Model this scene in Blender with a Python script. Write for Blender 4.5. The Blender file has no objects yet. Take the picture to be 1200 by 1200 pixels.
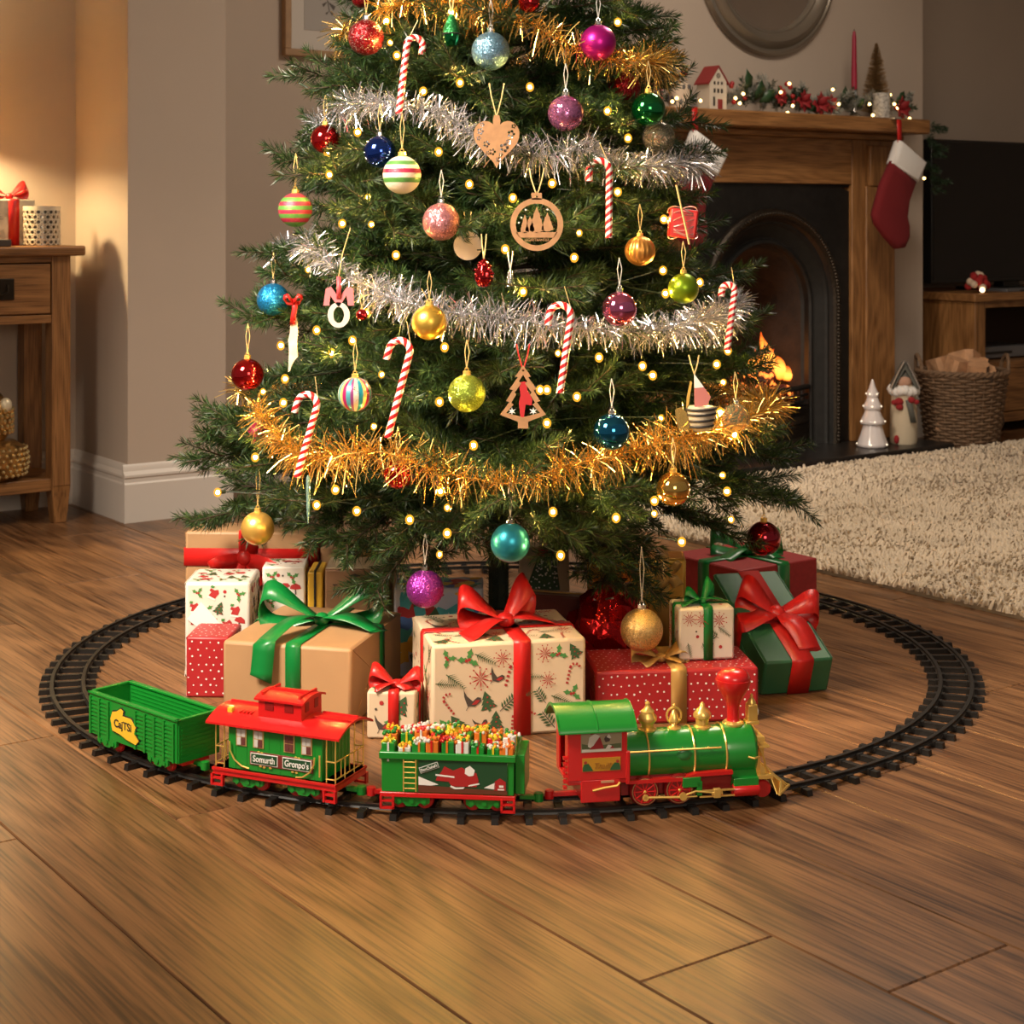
import bpy, math, random
import numpy as np
from mathutils import Vector, Matrix

random.seed(7)
SC = bpy.context.scene
COL = SC.collection
PI = math.pi
R = math.radians

# ------------------------------------------------------------------ camera
F = 1957.0                 # focal length in pixels of a 1200 px frame
CAMZ, HOR = 0.823, 255.0   # eye height, horizon row
cam_d = bpy.data.cameras.new('camera')
cam_d.sensor_width = 36.0
cam_d.lens = 36.0 * F / 1200.0
cam_d.shift_y = -(600.0 - HOR) / 1200.0
cam_d.dof.use_dof = True
cam_d.dof.focus_distance = 2.55
cam_d.dof.aperture_fstop = 13.0
cam_d.clip_start = 0.05
cam = bpy.data.objects.new('camera', cam_d)
cam.location = (0, 0, CAMZ)
cam.rotation_euler = (PI / 2, 0, 0)
COL.objects.link(cam)
SC.camera = cam

# ------------------------------------------------------------------ light
SC.view_settings.view_transform = 'Standard'
SC.view_settings.look = 'None'
SC.view_settings.exposure = 0.0
SC.view_settings.gamma = 1.0
SC.view_settings.use_curve_mapping = False

W = bpy.data.worlds.new('world'); SC.world = W; W.use_nodes = True
W.node_tree.nodes['Background'].inputs[0].default_value = (1.0, 0.85, 0.71, 1)
W.node_tree.nodes['Background'].inputs[1].default_value = 0.17

def area(name, loc, target, size, power, col, sy=None):
    d = bpy.data.lights.new(name, 'AREA'); d.energy = power; d.color = col
    d.shape = 'RECTANGLE'; d.size = size; d.size_y = sy or size
    o = bpy.data.objects.new(name, d); o.location = loc
    o.rotation_euler = (Vector(target) - Vector(loc)).to_track_quat('-Z', 'Y').to_euler()
    COL.objects.link(o); return o
key = area('key_light', (-1.5, 1.55, 2.1), (-0.18, 3.12, 0.48), 0.7, 30, (1.0, 0.85, 0.68), 0.8)  # unseen key lamp added at upper left, no window stands there
key.data.spread = R(62)
area('background_fill', (0.95, 4.05, 2.42), (0.95, 4.051, 0.0), 0.6, 34, (1.0, 0.86, 0.70))  # unseen overhead lamp added to brighten the walls and rug
area('front_fill', (0.55, -0.1, 1.25), (0.1, 3.0, 0.25), 0.8, 20, (1.0, 0.82, 0.64))  # fill lamp added behind the camera to lift the gift fronts

def plight(name, loc, power, col, rad=0.03):
    d = bpy.data.lights.new(name, 'POINT'); d.energy = power; d.color = col; d.shadow_soft_size = rad
    o = bpy.data.objects.new(name, d); o.location = loc; COL.objects.link(o); return o

# ------------------------------------------------------------------ frames of reference
YAW = R(35.7)
CU, SU = math.cos(YAW), math.sin(YAW)
def UV(u, v, z=0.0): return Vector((CU * u - SU * v, SU * u + CU * v, z))
def at(px, py, Y): return Vector(((px - 600) * Y / F, Y, CAMZ - (py - HOR) * Y / F))

# ------------------------------------------------------------------ materials
MATS = {}
def nt(name):
    m = bpy.data.materials.new(name); m.use_nodes = True
    t = m.node_tree; b = t.nodes['Principled BSDF']
    MATS[name] = m
    return m, t, b
def rgba(c): return (c[0], c[1], c[2], 1.0)
def srgb(r, g, b):
    f = lambda x: (x / 255 / 12.92) if x / 255 <= 0.04045 else ((x / 255 + 0.055) / 1.055) ** 2.4
    return (f(r), f(g), f(b))

def pm(name, col, rough=0.5, metal=0.0, spec=0.5, emit=None, es=0.0, coat=0.0, trans=0.0, sheen=0.0,
       noise=None, bump=None, alpha=1.0, ior=None, sss=0.0):
    if name in MATS: return MATS[name]
    m, t, b = nt(name)
    I = b.inputs
    I['Base Color'].default_value = rgba(col); I['Roughness'].default_value = rough
    I['Metallic'].default_value = metal; I['Specular IOR Level'].default_value = spec
    I['Coat Weight'].default_value = coat; I['Coat Roughness'].default_value = 0.06
    I['Transmission Weight'].default_value = trans; I['Sheen Weight'].default_value = sheen
    if ior: I['IOR'].default_value = ior
    if emit: I['Emission Color'].default_value = rgba(emit); I['Emission Strength'].default_value = es
    L = t.links.new
    tc = None
    if noise or bump:
        tc = t.nodes.new('ShaderNodeTexCoord')
    if noise:
        n = t.nodes.new('ShaderNodeTexNoise'); n.inputs['Scale'].default_value = noise[0]; n.inputs['Detail'].default_value = 5
        L(tc.outputs['Object'], n.inputs['Vector'])
        r = t.nodes.new('ShaderNodeValToRGB')
        a = noise[1]
        r.color_ramp.elements[0].position = 0.3; r.color_ramp.elements[1].position = 0.7
        r.color_ramp.elements[0].color = rgba([c * (1 - a) for c in col])
        r.color_ramp.elements[1].color = rgba([min(1, c * (1 + a)) for c in col])
        L(n.outputs['Fac'], r.inputs['Fac']); L(r.outputs['Color'], I['Base Color'])
    if bump:
        n2 = t.nodes.new('ShaderNodeTexNoise'); n2.inputs['Scale'].default_value = bump[0]; n2.inputs['Detail'].default_value = 4
        L(tc.outputs['Object'], n2.inputs['Vector'])
        bp = t.nodes.new('ShaderNodeBump'); bp.inputs['Strength'].default_value = bump[1]; bp.inputs['Distance'].default_value = bump[2] if len(bump) > 2 else 0.002
        L(n2.outputs['Fac'], bp.inputs['Height']); L(bp.outputs['Normal'], I['Normal'])
    return m

def glitter(name, col, scale=850, spread=0.8, rough=0.28, fleck=None):
    if name in MATS: return MATS[name]
    m, t, b = nt(name); L = t.links.new; I = b.inputs
    I['Metallic'].default_value = 0.75; I['Roughness'].default_value = rough
    tc = t.nodes.new('ShaderNodeTexCoord')
    v = t.nodes.new('ShaderNodeTexVoronoi'); v.inputs['Scale'].default_value = scale
    L(tc.outputs['Object'], v.inputs['Vector'])
    s = t.nodes.new('ShaderNodeVectorMath'); s.operation = 'SUBTRACT'; s.inputs[1].default_value = (0.5, 0.5, 0.5)
    L(v.outputs['Color'], s.inputs[0])
    sc = t.nodes.new('ShaderNodeVectorMath'); sc.operation = 'SCALE'; sc.inputs['Scale'].default_value = spread
    L(s.outputs[0], sc.inputs[0])
    g = t.nodes.new('ShaderNodeNewGeometry')
    ad = t.nodes.new('ShaderNodeVectorMath'); ad.operation = 'ADD'
    L(g.outputs['Normal'], ad.inputs[0]); L(sc.outputs[0], ad.inputs[1])
    nm = t.nodes.new('ShaderNodeVectorMath'); nm.operation = 'NORMALIZE'; L(ad.outputs[0], nm.inputs[0])
    L(nm.outputs[0], I['Normal'])
    sep = t.nodes.new('ShaderNodeSeparateColor'); L(v.outputs['Color'], sep.inputs[0])
    r = t.nodes.new('ShaderNodeValToRGB')
    r.color_ramp.elements[0].color = rgba([c * 0.55 for c in col]); r.color_ramp.elements[1].color = rgba([min(1, c * 1.35) for c in col])
    if fleck:
        e = r.color_ramp.elements.new(0.93); e.color = rgba([min(1, c * 1.3) for c in col])
        e2 = r.color_ramp.elements.new(0.95); e2.color = rgba(fleck); r.color_ramp.elements[-1].color = rgba(fleck)
    L(sep.outputs[0], r.inputs['Fac']); L(r.outputs['Color'], I['Base Color'])
    return m

def wood(name, c1, c2, axis=0, scale=1.0, rough=0.42, stretch=14.0, rnd=True, grain=1.0, coat=0.0, bumps=0.12):
    """Wood grain running along the object's local axis; a random offset keeps every piece different."""
    if name in MATS: return MATS[name]
    m, t, b = nt(name); L = t.links.new; I = b.inputs
    I['Roughness'].default_value = rough; I['Coat Weight'].default_value = coat; I['Coat Roughness'].default_value = 0.25
    tc = t.nodes.new('ShaderNodeTexCoord'); oi = t.nodes.new('ShaderNodeObjectInfo')
    mul = t.nodes.new('ShaderNodeMath'); mul.operation = 'MULTIPLY'; mul.inputs[1].default_value = 37.0
    L(oi.outputs['Random'], mul.inputs[0])
    cb = t.nodes.new('ShaderNodeCombineXYZ')
    for i in range(3): L(mul.outputs[0], cb.inputs[i])
    ad = t.nodes.new('ShaderNodeVectorMath'); ad.operation = 'ADD'
    L(tc.outputs['Object'], ad.inputs[0]); L(cb.outputs[0], ad.inputs[1])
    mp = t.nodes.new('ShaderNodeMapping')
    sv = [stretch * scale] * 3; sv[axis] = scale
    mp.inputs['Scale'].default_value = sv
    L(ad.outputs[0], mp.inputs['Vector'])
    n1 = t.nodes.new('ShaderNodeTexNoise'); n1.inputs['Scale'].default_value = 1.1; n1.inputs['Detail'].default_value = 6
    n1.inputs['Roughness'].default_value = 0.62; n1.inputs['Distortion'].default_value = 1.1
    L(mp.outputs[0], n1.inputs['Vector'])
    # rings: contour lines of a smooth stretched field give cathedral figure
    mp2 = t.nodes.new('ShaderNodeMapping'); sv2 = [4.2 * scale] * 3; sv2[axis] = 0.75 * scale
    mp2.inputs['Scale'].default_value = sv2; L(ad.outputs[0], mp2.inputs['Vector'])
    n2 = t.nodes.new('ShaderNodeTexNoise'); n2.inputs['Scale'].default_value = 1.0; n2.inputs['Detail'].default_value = 1.5
    L(mp2.outputs[0], n2.inputs['Vector'])
    m1 = t.nodes.new('ShaderNodeMath'); m1.operation = 'MULTIPLY'; m1.inputs[1].default_value = 26.0
    L(n2.outputs['Fac'], m1.inputs[0])
    fr = t.nodes.new('ShaderNodeMath'); fr.operation = 'PINGPONG'; fr.inputs[1].default_value = 1.0
    L(m1.outputs[0], fr.inputs[0])
    # fine pores
    mp3 = t.nodes.new('ShaderNodeMapping'); sv3 = [240 * scale] * 3; sv3[axis] = 6 * scale
    mp3.inputs['Scale'].default_value = sv3; L(ad.outputs[0], mp3.inputs['Vector'])
    n3 = t.nodes.new('ShaderNodeTexNoise'); n3.inputs['Scale'].default_value = 1.0; n3.inputs['Detail'].default_value = 2
    L(mp3.outputs[0], n3.inputs['Vector'])
    mx = t.nodes.new('ShaderNodeMix'); mx.data_type = 'FLOAT'; mx.inputs[0].default_value = 0.28 * grain
    L(n1.outputs['Fac'], mx.inputs[2]); L(fr.outputs[0], mx.inputs[3])
    mx2 = t.nodes.new('ShaderNodeMix'); mx2.data_type = 'FLOAT'; mx2.inputs[0].default_value = 0.38
    L(mx.outputs[0], mx2.inputs[2]); L(n3.outputs['Fac'], mx2.inputs[3])
    r = t.nodes.new('ShaderNodeValToRGB')
    r.color_ramp.elements[0].position = 0.32; r.color_ramp.elements[1].position = 0.66
    r.color_ramp.elements[0].color = rgba(c1); r.color_ramp.elements[1].color = rgba(c2)
    L(mx2.outputs[0], r.inputs['Fac'])
    # piece to piece tone
    hs = t.nodes.new('ShaderNodeHueSaturation')
    mr = t.nodes.new('ShaderNodeMapRange'); mr.inputs[3].default_value = 0.80; mr.inputs[4].default_value = 1.16
    L(oi.outputs['Random'], mr.inputs[0])
    if rnd: L(mr.outputs[0], hs.inputs['Value'])
    pr = t.nodes.new('ShaderNodeMapRange'); pr.inputs[1].default_value = 0.34; pr.inputs[2].default_value = 0.50; pr.inputs[3].default_value = 0.60; pr.inputs[4].default_value = 1.0
    L(n3.outputs['Fac'], pr.inputs[0])
    mm = t.nodes.new('ShaderNodeMix'); mm.data_type = 'RGBA'; mm.blend_type = 'MULTIPLY'; mm.inputs[0].default_value = 1.0
    L(r.outputs['Color'], mm.inputs[6]); L(pr.outputs[0], mm.inputs[7])
    L(mm.outputs[2], hs.inputs['Color']); L(hs.outputs[0], I['Base Color'])
    bp = t.nodes.new('ShaderNodeBump'); bp.inputs['Strength'].default_value = bumps; bp.inputs['Distance'].default_value = 0.001
    L(mx2.outputs[0], bp.inputs['Height']); L(bp.outputs['Normal'], I['Normal'])
    return m

def emis(name, col, s):
    if name in MATS: return MATS[name]
    m, t, b = nt(name); b.inputs['Base Color'].default_value = (0, 0, 0, 1)
    b.inputs['Emission Color'].default_value = rgba(col); b.inputs['Emission Strength'].default_value = s
    return m

# ------------------------------------------------------------------ mesh building
class MB:
    def __init__(s): s.v = []; s.f = []; s.m = []; s.mi = 0
    def mat(s, i): s.mi = i; return s
    def add(s, vs, fs):
        o = len(s.v); s.v.extend([tuple(p) for p in vs])
        for f in fs: s.f.append([i + o for i in f]); s.m.append(s.mi)
        return s
    def box(s, c, d, rot=None, taper=1.0):
        x, y, z = d[0] / 2, d[1] / 2, d[2] / 2
        P = []
        for k in (-1, 1):
            tp = taper if k > 0 else 1.0
            for (a, b) in ((-1, -1), (1, -1), (1, 1), (-1, 1)): P.append(Vector((a * x * tp, b * y * tp, k * z)))
        if rot is not None: P = [rot @ p for p in P]
        P = [p + Vector(c) for p in P]
        return s.add(P, [(3, 2, 1, 0), (4, 5, 6, 7), (0, 1, 5, 4), (1, 2, 6, 5), (2, 3, 7, 6), (3, 0, 4, 7)])
    def bb(s, x0, x1, y0, y1, z0, z1):
        return s.box(((x0 + x1) / 2, (y0 + y1) / 2, (z0 + z1) / 2), (abs(x1 - x0), abs(y1 - y0), abs(z1 - z0)))
    def tube(s, pts, r, n=8, closed=False, cap=True):
        pts = [Vector(p) for p in pts]; N = len(pts)
        rr = r if isinstance(r, (list, tuple)) else [r] * N
        vs = []; prev = None
        for i, p in enumerate(pts):
            if closed: d = pts[(i + 1) % N] - pts[i - 1]
            else: d = pts[min(i + 1, N - 1)] - pts[max(i - 1, 0)]
            d = d.normalized() if d.length > 1e-9 else Vector((0, 0, 1))
            if prev is None:
                a = Vector((0, 0, 1)) if abs(d.z) < 0.9 else Vector((1, 0, 0))
                e1 = d.cross(a).normalized()
            else:
                e1 = (prev - d * prev.dot(d))
                e1 = e1.normalized() if e1.length > 1e-6 else d.orthogonal().normalized()
            prev = e1; e2 = d.cross(e1)
            for k in range(n):
                a = 2 * PI * k / n
                vs.append(p + (e1 * math.cos(a) + e2 * math.sin(a)) * rr[i])
        fs = []
        M = N if closed else N - 1
        for i in range(M):
            j = (i + 1) % N
            for k in range(n):
                l = (k + 1) % n
                fs.append((i * n + k, i * n + l, j * n + l, j * n + k))
        if cap and not closed:
            fs.append(tuple(range(n - 1, -1, -1))); fs.append(tuple((N - 1) * n + k for k in range(n)))
        return s.add(vs, fs)
    def cyl(s, p0, p1, r0, r1=None, n=14): return s.tube([p0, p1], [r0, r0 if r1 is None else r1], n)
    def lathe(s, prof, n=24, c=(0, 0, 0), axis='z', flute=None, arc=None):
        """prof: (radius, height) pairs; axis z up or y/x; flute=(count, depth)"""
        vs = []; c = Vector(c)
        for (r, h) in prof:
            for k in range(n):
                a = 2 * PI * k / n
                q = r * (1 + (flute[1] * math.cos(flute[0] * a) if flute else 0))
                x, y = q * math.cos(a), q * math.sin(a)
                p = Vector((x, y, h)) if axis == 'z' else (Vector((x, h, y)) if axis == 'y' else Vector((h, x, y)))
                vs.append(p + c)
        fs = []
        for i in range(len(prof) - 1):
            for k in range(n):
                l = (k + 1) % n
                q = (i * n + k, i * n + l, (i + 1) * n + l, (i + 1) * n + k)
                fs.append(q if axis != 'y' else q[::-1])
        e0 = tuple(range(n - 1, -1, -1)); e1 = tuple((len(prof) - 1) * n + k for k in range(n))
        if prof[0][0] > 1e-5: fs.append(e0 if axis != 'y' else e0[::-1])
        if prof[-1][0] > 1e-5: fs.append(e1 if axis != 'y' else e1[::-1])
        return s.add(vs, fs)
    def ell(s, c, r, n=16, m=10, rot=None, jitter=0, rng=random):
        r = r if isinstance(r, (list, tuple)) else (r, r, r)
        vs = []; c = Vector(c)
        for i in range(1, m):
            t = PI * i / m
            for k in range(n):
                a = 2 * PI * k / n
                j = 1 + (rng.uniform(-jitter, jitter) if jitter else 0)
                p = Vector((r[0] * math.sin(t) * math.cos(a) * j, r[1] * math.sin(t) * math.sin(a) * j, r[2] * math.cos(t) * j))
                vs.append(c + (rot @ p if rot is not None else p))
        top = Vector((0, 0, r[2])); bot = Vector((0, 0, -r[2]))
        vs.append(c + (rot @ top if rot is not None else top)); vs.append(c + (rot @ bot if rot is not None else bot))
        T = len(vs) - 2; B = T + 1; fs = []
        for k in range(n):
            l = (k + 1) % n
            fs.append((T, k, l)); fs.append((B, (m - 2) * n + l, (m - 2) * n + k))
            for i in range(m - 2): fs.append((i * n + k, (i + 1) * n + k, (i + 1) * n + l, i * n + l))
        return s.add(vs, fs)
    def prism(s, pts, vec):
        """extrude a planar 3-D polygon by vec"""
        n = len(pts); vec = Vector(vec)
        a = [Vector(p) for p in pts]; b = [p + vec for p in a]
        fs = [tuple(range(n)), tuple(range(2 * n - 1, n - 1, -1))]
        for i in range(n):
            j = (i + 1) % n; fs.append((i, n + i, n + j, j))
        nrm = Vector((0, 0, 0))
        for i in range(n): nrm += a[i].cross(a[(i + 1) % n])
        if nrm.dot(vec) > 0: fs = [f[::-1] for f in fs]
        return s.add(a + b, fs)
    def poly(s, pts): return s.add(pts, [tuple(range(len(pts)))])
    def strip(s, pts, wid):
        vs = []
        for p, w in zip(pts, wid): vs += [Vector(p) - Vector(w) / 2, Vector(p) + Vector(w) / 2]
        return s.add(vs, [(2 * i, 2 * i + 1, 2 * i + 3, 2 * i + 2) for i in range(len(pts) - 1)])
    def mesh(s, name, mats, smooth=35, xf=None):
        me = bpy.data.meshes.new(name)
        vs = s.v if xf is None else [tuple(xf @ Vector(p)) for p in s.v]
        me.from_pydata(vs, [], s.f)
        mats = mats if isinstance(mats, (list, tuple)) else [mats]
        for m in mats: me.materials.append(m)
        if len(mats) > 1: me.polygons.foreach_set('material_index', s.m)
        if smooth:
            me.polygons.foreach_set('use_smooth', [True] * len(me.polygons))
            me.set_sharp_from_angle(angle=R(smooth))
        me.update()
        return me
    def build(s, name, mats, parent=None, smooth=35, loc=None, rot=None, bevel=None, solid=None, sub=0, xf=None):
        return link(name, s.mesh(name, mats, smooth, xf), parent, loc, rot, bevel, solid, sub)

def link(name, me, parent=None, loc=None, rot=None, bevel=None, solid=None, sub=0):
    o = bpy.data.objects.new(name, me); COL.objects.link(o)
    if parent: o.parent = parent
    if loc is not None: o.location = loc
    if rot is not None: o.rotation_euler = rot if isinstance(rot, (tuple, list)) else (0, 0, rot)
    if solid:
        k = o.modifiers.new('thickness', 'SOLIDIFY'); k.thickness = solid; k.offset = 0
    if sub:
        k = o.modifiers.new('smooth', 'SUBSURF'); k.levels = sub; k.render_levels = sub
    if bevel:
        k = o.modifiers.new('bevel', 'BEVEL'); k.width = bevel; k.segments = 2; k.limit_method = 'ANGLE'; k.angle_limit = R(40)
    return o

def np_mesh(name, V, T, mats, mi=None, smooth=False):
    me = bpy.data.meshes.new(name)
    V = np.asarray(V, dtype=np.float32); T = np.asarray(T, dtype=np.int32)
    me.vertices.add(len(V)); me.vertices.foreach_set('co', V.ravel())
    k = T.shape[1]
    me.loops.add(T.size); me.loops.foreach_set('vertex_index', T.ravel())
    me.polygons.add(len(T)); me.polygons.foreach_set('loop_start', np.arange(0, T.size, k, dtype=np.int32))
    for m in (mats if isinstance(mats, (list, tuple)) else [mats]): me.materials.append(m)
    if mi is not None: me.polygons.foreach_set('material_index', np.asarray(mi, dtype=np.int32))
    if smooth: me.polygons.foreach_set('use_smooth', np.ones(len(T), dtype=bool))
    me.update(calc_edges=True); me.validate()
    return me

def tag(o, label, cat, group=None, kind=None):
    o['label'] = label; o['category'] = cat
    if group: o['group'] = group
    if kind: o['kind'] = kind
    return o
def thing(name, label, cat, loc=(0, 0, 0), rot=0.0, group=None, scale=None):
    o = bpy.data.objects.new(name, None); COL.objects.link(o)
    o.empty_display_size = 0.02; o.location = loc
    o.rotation_euler = rot if isinstance(rot, (tuple, list)) else (0, 0, rot)
    if scale: o.scale = (scale,) * 3
    return tag(o, label, cat, group)
def struct(o, label, cat='room'):
    o['kind'] = 'structure'; o['label'] = label; o['category'] = cat; return o

XZ = Matrix(((1, 0, 0, 0), (0, 0, -1, 0), (0, 1, 0, 0), (0, 0, 0, 1)))   # drawing plane (x,y) -> upright plane (x,z), facing -y
def curve_mesh(name, loops, thick):
    c = bpy.data.curves.new(name, 'CURVE'); c.dimensions = '2D'; c.fill_mode = 'BOTH'; c.extrude = thick / 2
    for lp in loops:
        s = c.splines.new('POLY'); s.points.add(len(lp) - 1); s.use_cyclic_u = True
        for i, p in enumerate(lp): s.points[i].co = (p[0], p[1], 0, 1)
    o = bpy.data.objects.new(name, c); me = bpy.data.meshes.new_from_object(o)
    bpy.data.objects.remove(o); bpy.data.curves.remove(c)
    return me
def flat(name, loops, thick, mat, parent, loc=(0, 0, 0), rot=0.0):
    """upright cut-out sheet with holes, facing local -y"""
    me = curve_mesh(name, loops, thick); me.transform(XZ); me.materials.clear(); me.materials.append(mat)
    return link(name, me, parent, loc, rot)
def text(name, s, size, mat, parent, loc, rot=(PI / 2, 0, 0), thick=0.0003, align='CENTER', bold=0.0, shear=0.0, sx=1.0):
    c = bpy.data.curves.new(name, 'FONT'); c.body = s; c.size = size; c.extrude = thick; c.align_x = align; c.align_y = 'CENTER'
    c.offset = bold; c.shear = shear
    o = bpy.data.objects.new(name, c); me = bpy.data.meshes.new_from_object(o)
    bpy.data.objects.remove(o); bpy.data.curves.remove(c)
    me.transform(Matrix.Scale(sx, 4, (1, 0, 0)))
    me.materials.clear(); me.materials.append(mat)
    return link(name, me, parent, loc, rot)
def circ(r, n=32, c=(0, 0), a0=0.0, a1=2 * PI, end=False):
    k = n if not end else n - 1
    return [(c[0] + r * math.cos(a0 + (a1 - a0) * i / k), c[1] + r * math.sin(a0 + (a1 - a0) * i / k)) for i in range(n)]

# ------------------------------------------------------------------ shared materials
M_wall = pm('wall_paint', (0.49, 0.40, 0.325), 0.85, noise=(3, 0.03), bump=(900, 0.12))
M_wall_shaded = pm('wall_paint_shaded', (0.40, 0.32, 0.255), 0.85, noise=(3, 0.03), bump=(900, 0.12))  # same wall paint with the recess shade put into its colour
M_skirt = pm('skirting_white', (0.66, 0.60, 0.54), 0.4, bump=(60, 0.03))
M_oak = wood('oak', (0.17, 0.070, 0.020), (0.36, 0.17, 0.058), axis=0, scale=1.6, rough=0.42, rnd=False)
M_oakz = wood('oak_upright', (0.17, 0.070, 0.020), (0.36, 0.17, 0.058), axis=2, scale=1.6, rough=0.42, rnd=False)
M_oaky = wood('oak_cross', (0.17, 0.070, 0.020), (0.36, 0.17, 0.058), axis=1, scale=1.6, rough=0.42, rnd=False)
M_plank = wood('floor_oak', (0.078, 0.030, 0.011), (0.300, 0.145, 0.060), axis=1, scale=1.0, rough=0.36, stretch=34, coat=0.06, grain=0.9)
M_gap = pm('floor_joint', (0.03, 0.014, 0.006), 0.8)
M_black = pm('cast_iron', (0.012, 0.011, 0.010), 0.45, 0.3, noise=(40, 0.3), bump=(120, 0.12))
M_iron2 = pm('cast_iron_worn', (0.035, 0.026, 0.018), 0.4, 0.7, noise=(160, 0.5), bump=(260, 0.6))
M_gold = pm('gold_plating', (0.95, 0.64, 0.17), 0.28, 0.68)
M_goldp = pm('gold_paint', (0.80, 0.52, 0.12), 0.35, 0.6)
M_silver = pm('silver_cap', (0.85, 0.84, 0.82), 0.18, 1.0)
M_string = pm('gold_thread', (0.62, 0.46, 0.20), 0.5, 0.2)
M_sthread = pm('silver_thread', (0.62, 0.60, 0.56), 0.45, 0.4)
M_red = pm('red_satin', (0.50, 0.012, 0.010), 0.38)
M_redplast = pm('red_plastic', (0.56, 0.010, 0.011), 0.28, coat=0.3)
M_greenplast = pm('green_plastic', (0.008, 0.215, 0.022), 0.30, coat=0.25)
M_green = pm('green_satin', (0.004, 0.16, 0.030), 0.34)
M_white = pm('white_paint', (0.78, 0.76, 0.72), 0.5)
M_blackp = pm('black_plastic', (0.010, 0.009, 0.008), 0.38)
M_bulb = emis('warm_filament', (1.0, 0.56, 0.13), 1900)
M_halo, _t, _b = nt('amber_bulb_halo'); _t.nodes.remove(_b)  # glowing shell added round each bulb to imitate an orange halo
_e = _t.nodes.new('ShaderNodeEmission'); _e.inputs[0].default_value = (1.0, 0.42, 0.03, 1); _e.inputs[1].default_value = 1.7
_p = _t.nodes.new('ShaderNodeBsdfTransparent'); _m = _t.nodes.new('ShaderNodeMixShader'); _m.inputs[0].default_value = 0.5
_t.links.new(_p.outputs[0], _m.inputs[1]); _t.links.new(_e.outputs[0], _m.inputs[2]); _t.links.new(_m.outputs[0], _t.nodes['Material Output'].inputs[0])
M_wire = pm('dark_green_wire', (0.01, 0.02, 0.008), 0.5)
M_ink = pm('black_ink', (0.015, 0.012, 0.01), 0.7)
# ================================================================== FLOOR
fl = MB().bb(-1.3, 6.6, -0.6, 5.6, -0.06, -0.012).build('floor', M_gap, loc=(0, 0, 0), rot=YAW)
struct(fl, 'warm brown oak plank floor running diagonally across the room', 'floor')
PLW, PLL = 0.20, 1.212
joint = {-1: 2.18, 0: 2.58, 1: 2.125, 2: 1.38, 3: 2.42, 4: 1.75, 5: 2.9}
plank_meshes = {}
rp = random.Random(5)
def plank_mesh(L):
    key = round(L, 3)
    if key not in plank_meshes:
        g = 0.0007
        b = MB(); x, y = PLW / 2 - g, L / 2 - g; c = 0.0016
        b.add([(-x, -y, -0.012), (x, -y, -0.012), (x, y, -0.012), (-x, y, -0.012),
               (-x, -y, -c), (x, -y, -c), (x, y, -c), (-x, y, -c),
               (-x + c, -y + c, 0), (x - c, -y + c, 0), (x - c, y - c, 0), (-x + c, y - c, 0)],
              [(0, 1, 5, 4), (1, 2, 6, 5), (2, 3, 7, 6), (3, 0, 4, 7), (4, 5, 9, 8), (5, 6, 10, 9), (6, 7, 11, 10), (7, 4, 8, 11), (8, 9, 10, 11)])
        plank_meshes[key] = b.mesh('plank', M_plank, smooth=0)
    return plank_meshes[key]
for k in range(-6, 26):
    u0 = 0.76 + PLW * k
    if u0 > 5.7: continue
    j = joint.get(k, rp.uniform(0, PLL))
    vmin, vmax = 0.3, 5.0
    cuts = [vmin]
    x = j - PLL * math.ceil((j - vmin) / PLL) + PLL
    while x < vmax - 0.05:
        if x > vmin + 0.05: cuts.append(x)
        x += PLL
    cuts.append(vmax)
    for a, b in zip(cuts[:-1], cuts[1:]):
        o = link('plank', plank_mesh(b - a), fl, (u0 + PLW / 2, (a + b) / 2, 0))

# ================================================================== WALLS (room axes: u right/away, v left/away)
HT = 2.45
def wall(name, u0, u1, v0, v1, label, mat=M_wall, z0=0.0, z1=HT):
    o = MB().bb(u0, u1, v0, v1, z0, z1).build(name, mat, rot=YAW)
    return struct(o, label, 'wall')
wall('wall_left', -1.2, 1.79, 4.65, 4.77, 'beige wall lit by the lamp behind the console table')
wall('wall_pier', 1.79, 2.08, 4.27, 4.77, 'beige wall pier projecting beside the console table')
wall('wall_alcove', 2.08, 3.08, 4.65, 4.77, 'shaded beige alcove wall behind the tree with a picture')
wall('wall_alcove_right', 4.92, 6.6, 4.65, 4.77, 'dim beige alcove wall behind the television', M_wall)
wc = MB()
wc.bb(3.08, 3.70, 4.20, 4.77, 0, HT).bb(4.42, 4.92, 4.20, 4.77, 0, HT).bb(3.70, 4.42, 4.20, 4.77, 0.93, HT).bb(3.70, 4.42, 4.50, 4.77, 0, 0.93)
struct(wc.build('wall_chimney_breast', M_wall, rot=YAW), 'beige chimney breast around the fireplace and mirror', 'wall')
wall('wall_right', 6.48, 6.6, 0.2, 4.65, 'beige right side wall beyond the television', M_wall)
ce = MB().bb(-1.3, 6.6, 0.3, 4.77, HT, HT + 0.06).build('ceiling', pm('ceiling_white', (0.72, 0.68, 0.62), 0.9), rot=YAW)
struct(ce, 'plain off white ceiling above the room', 'ceiling')

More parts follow.
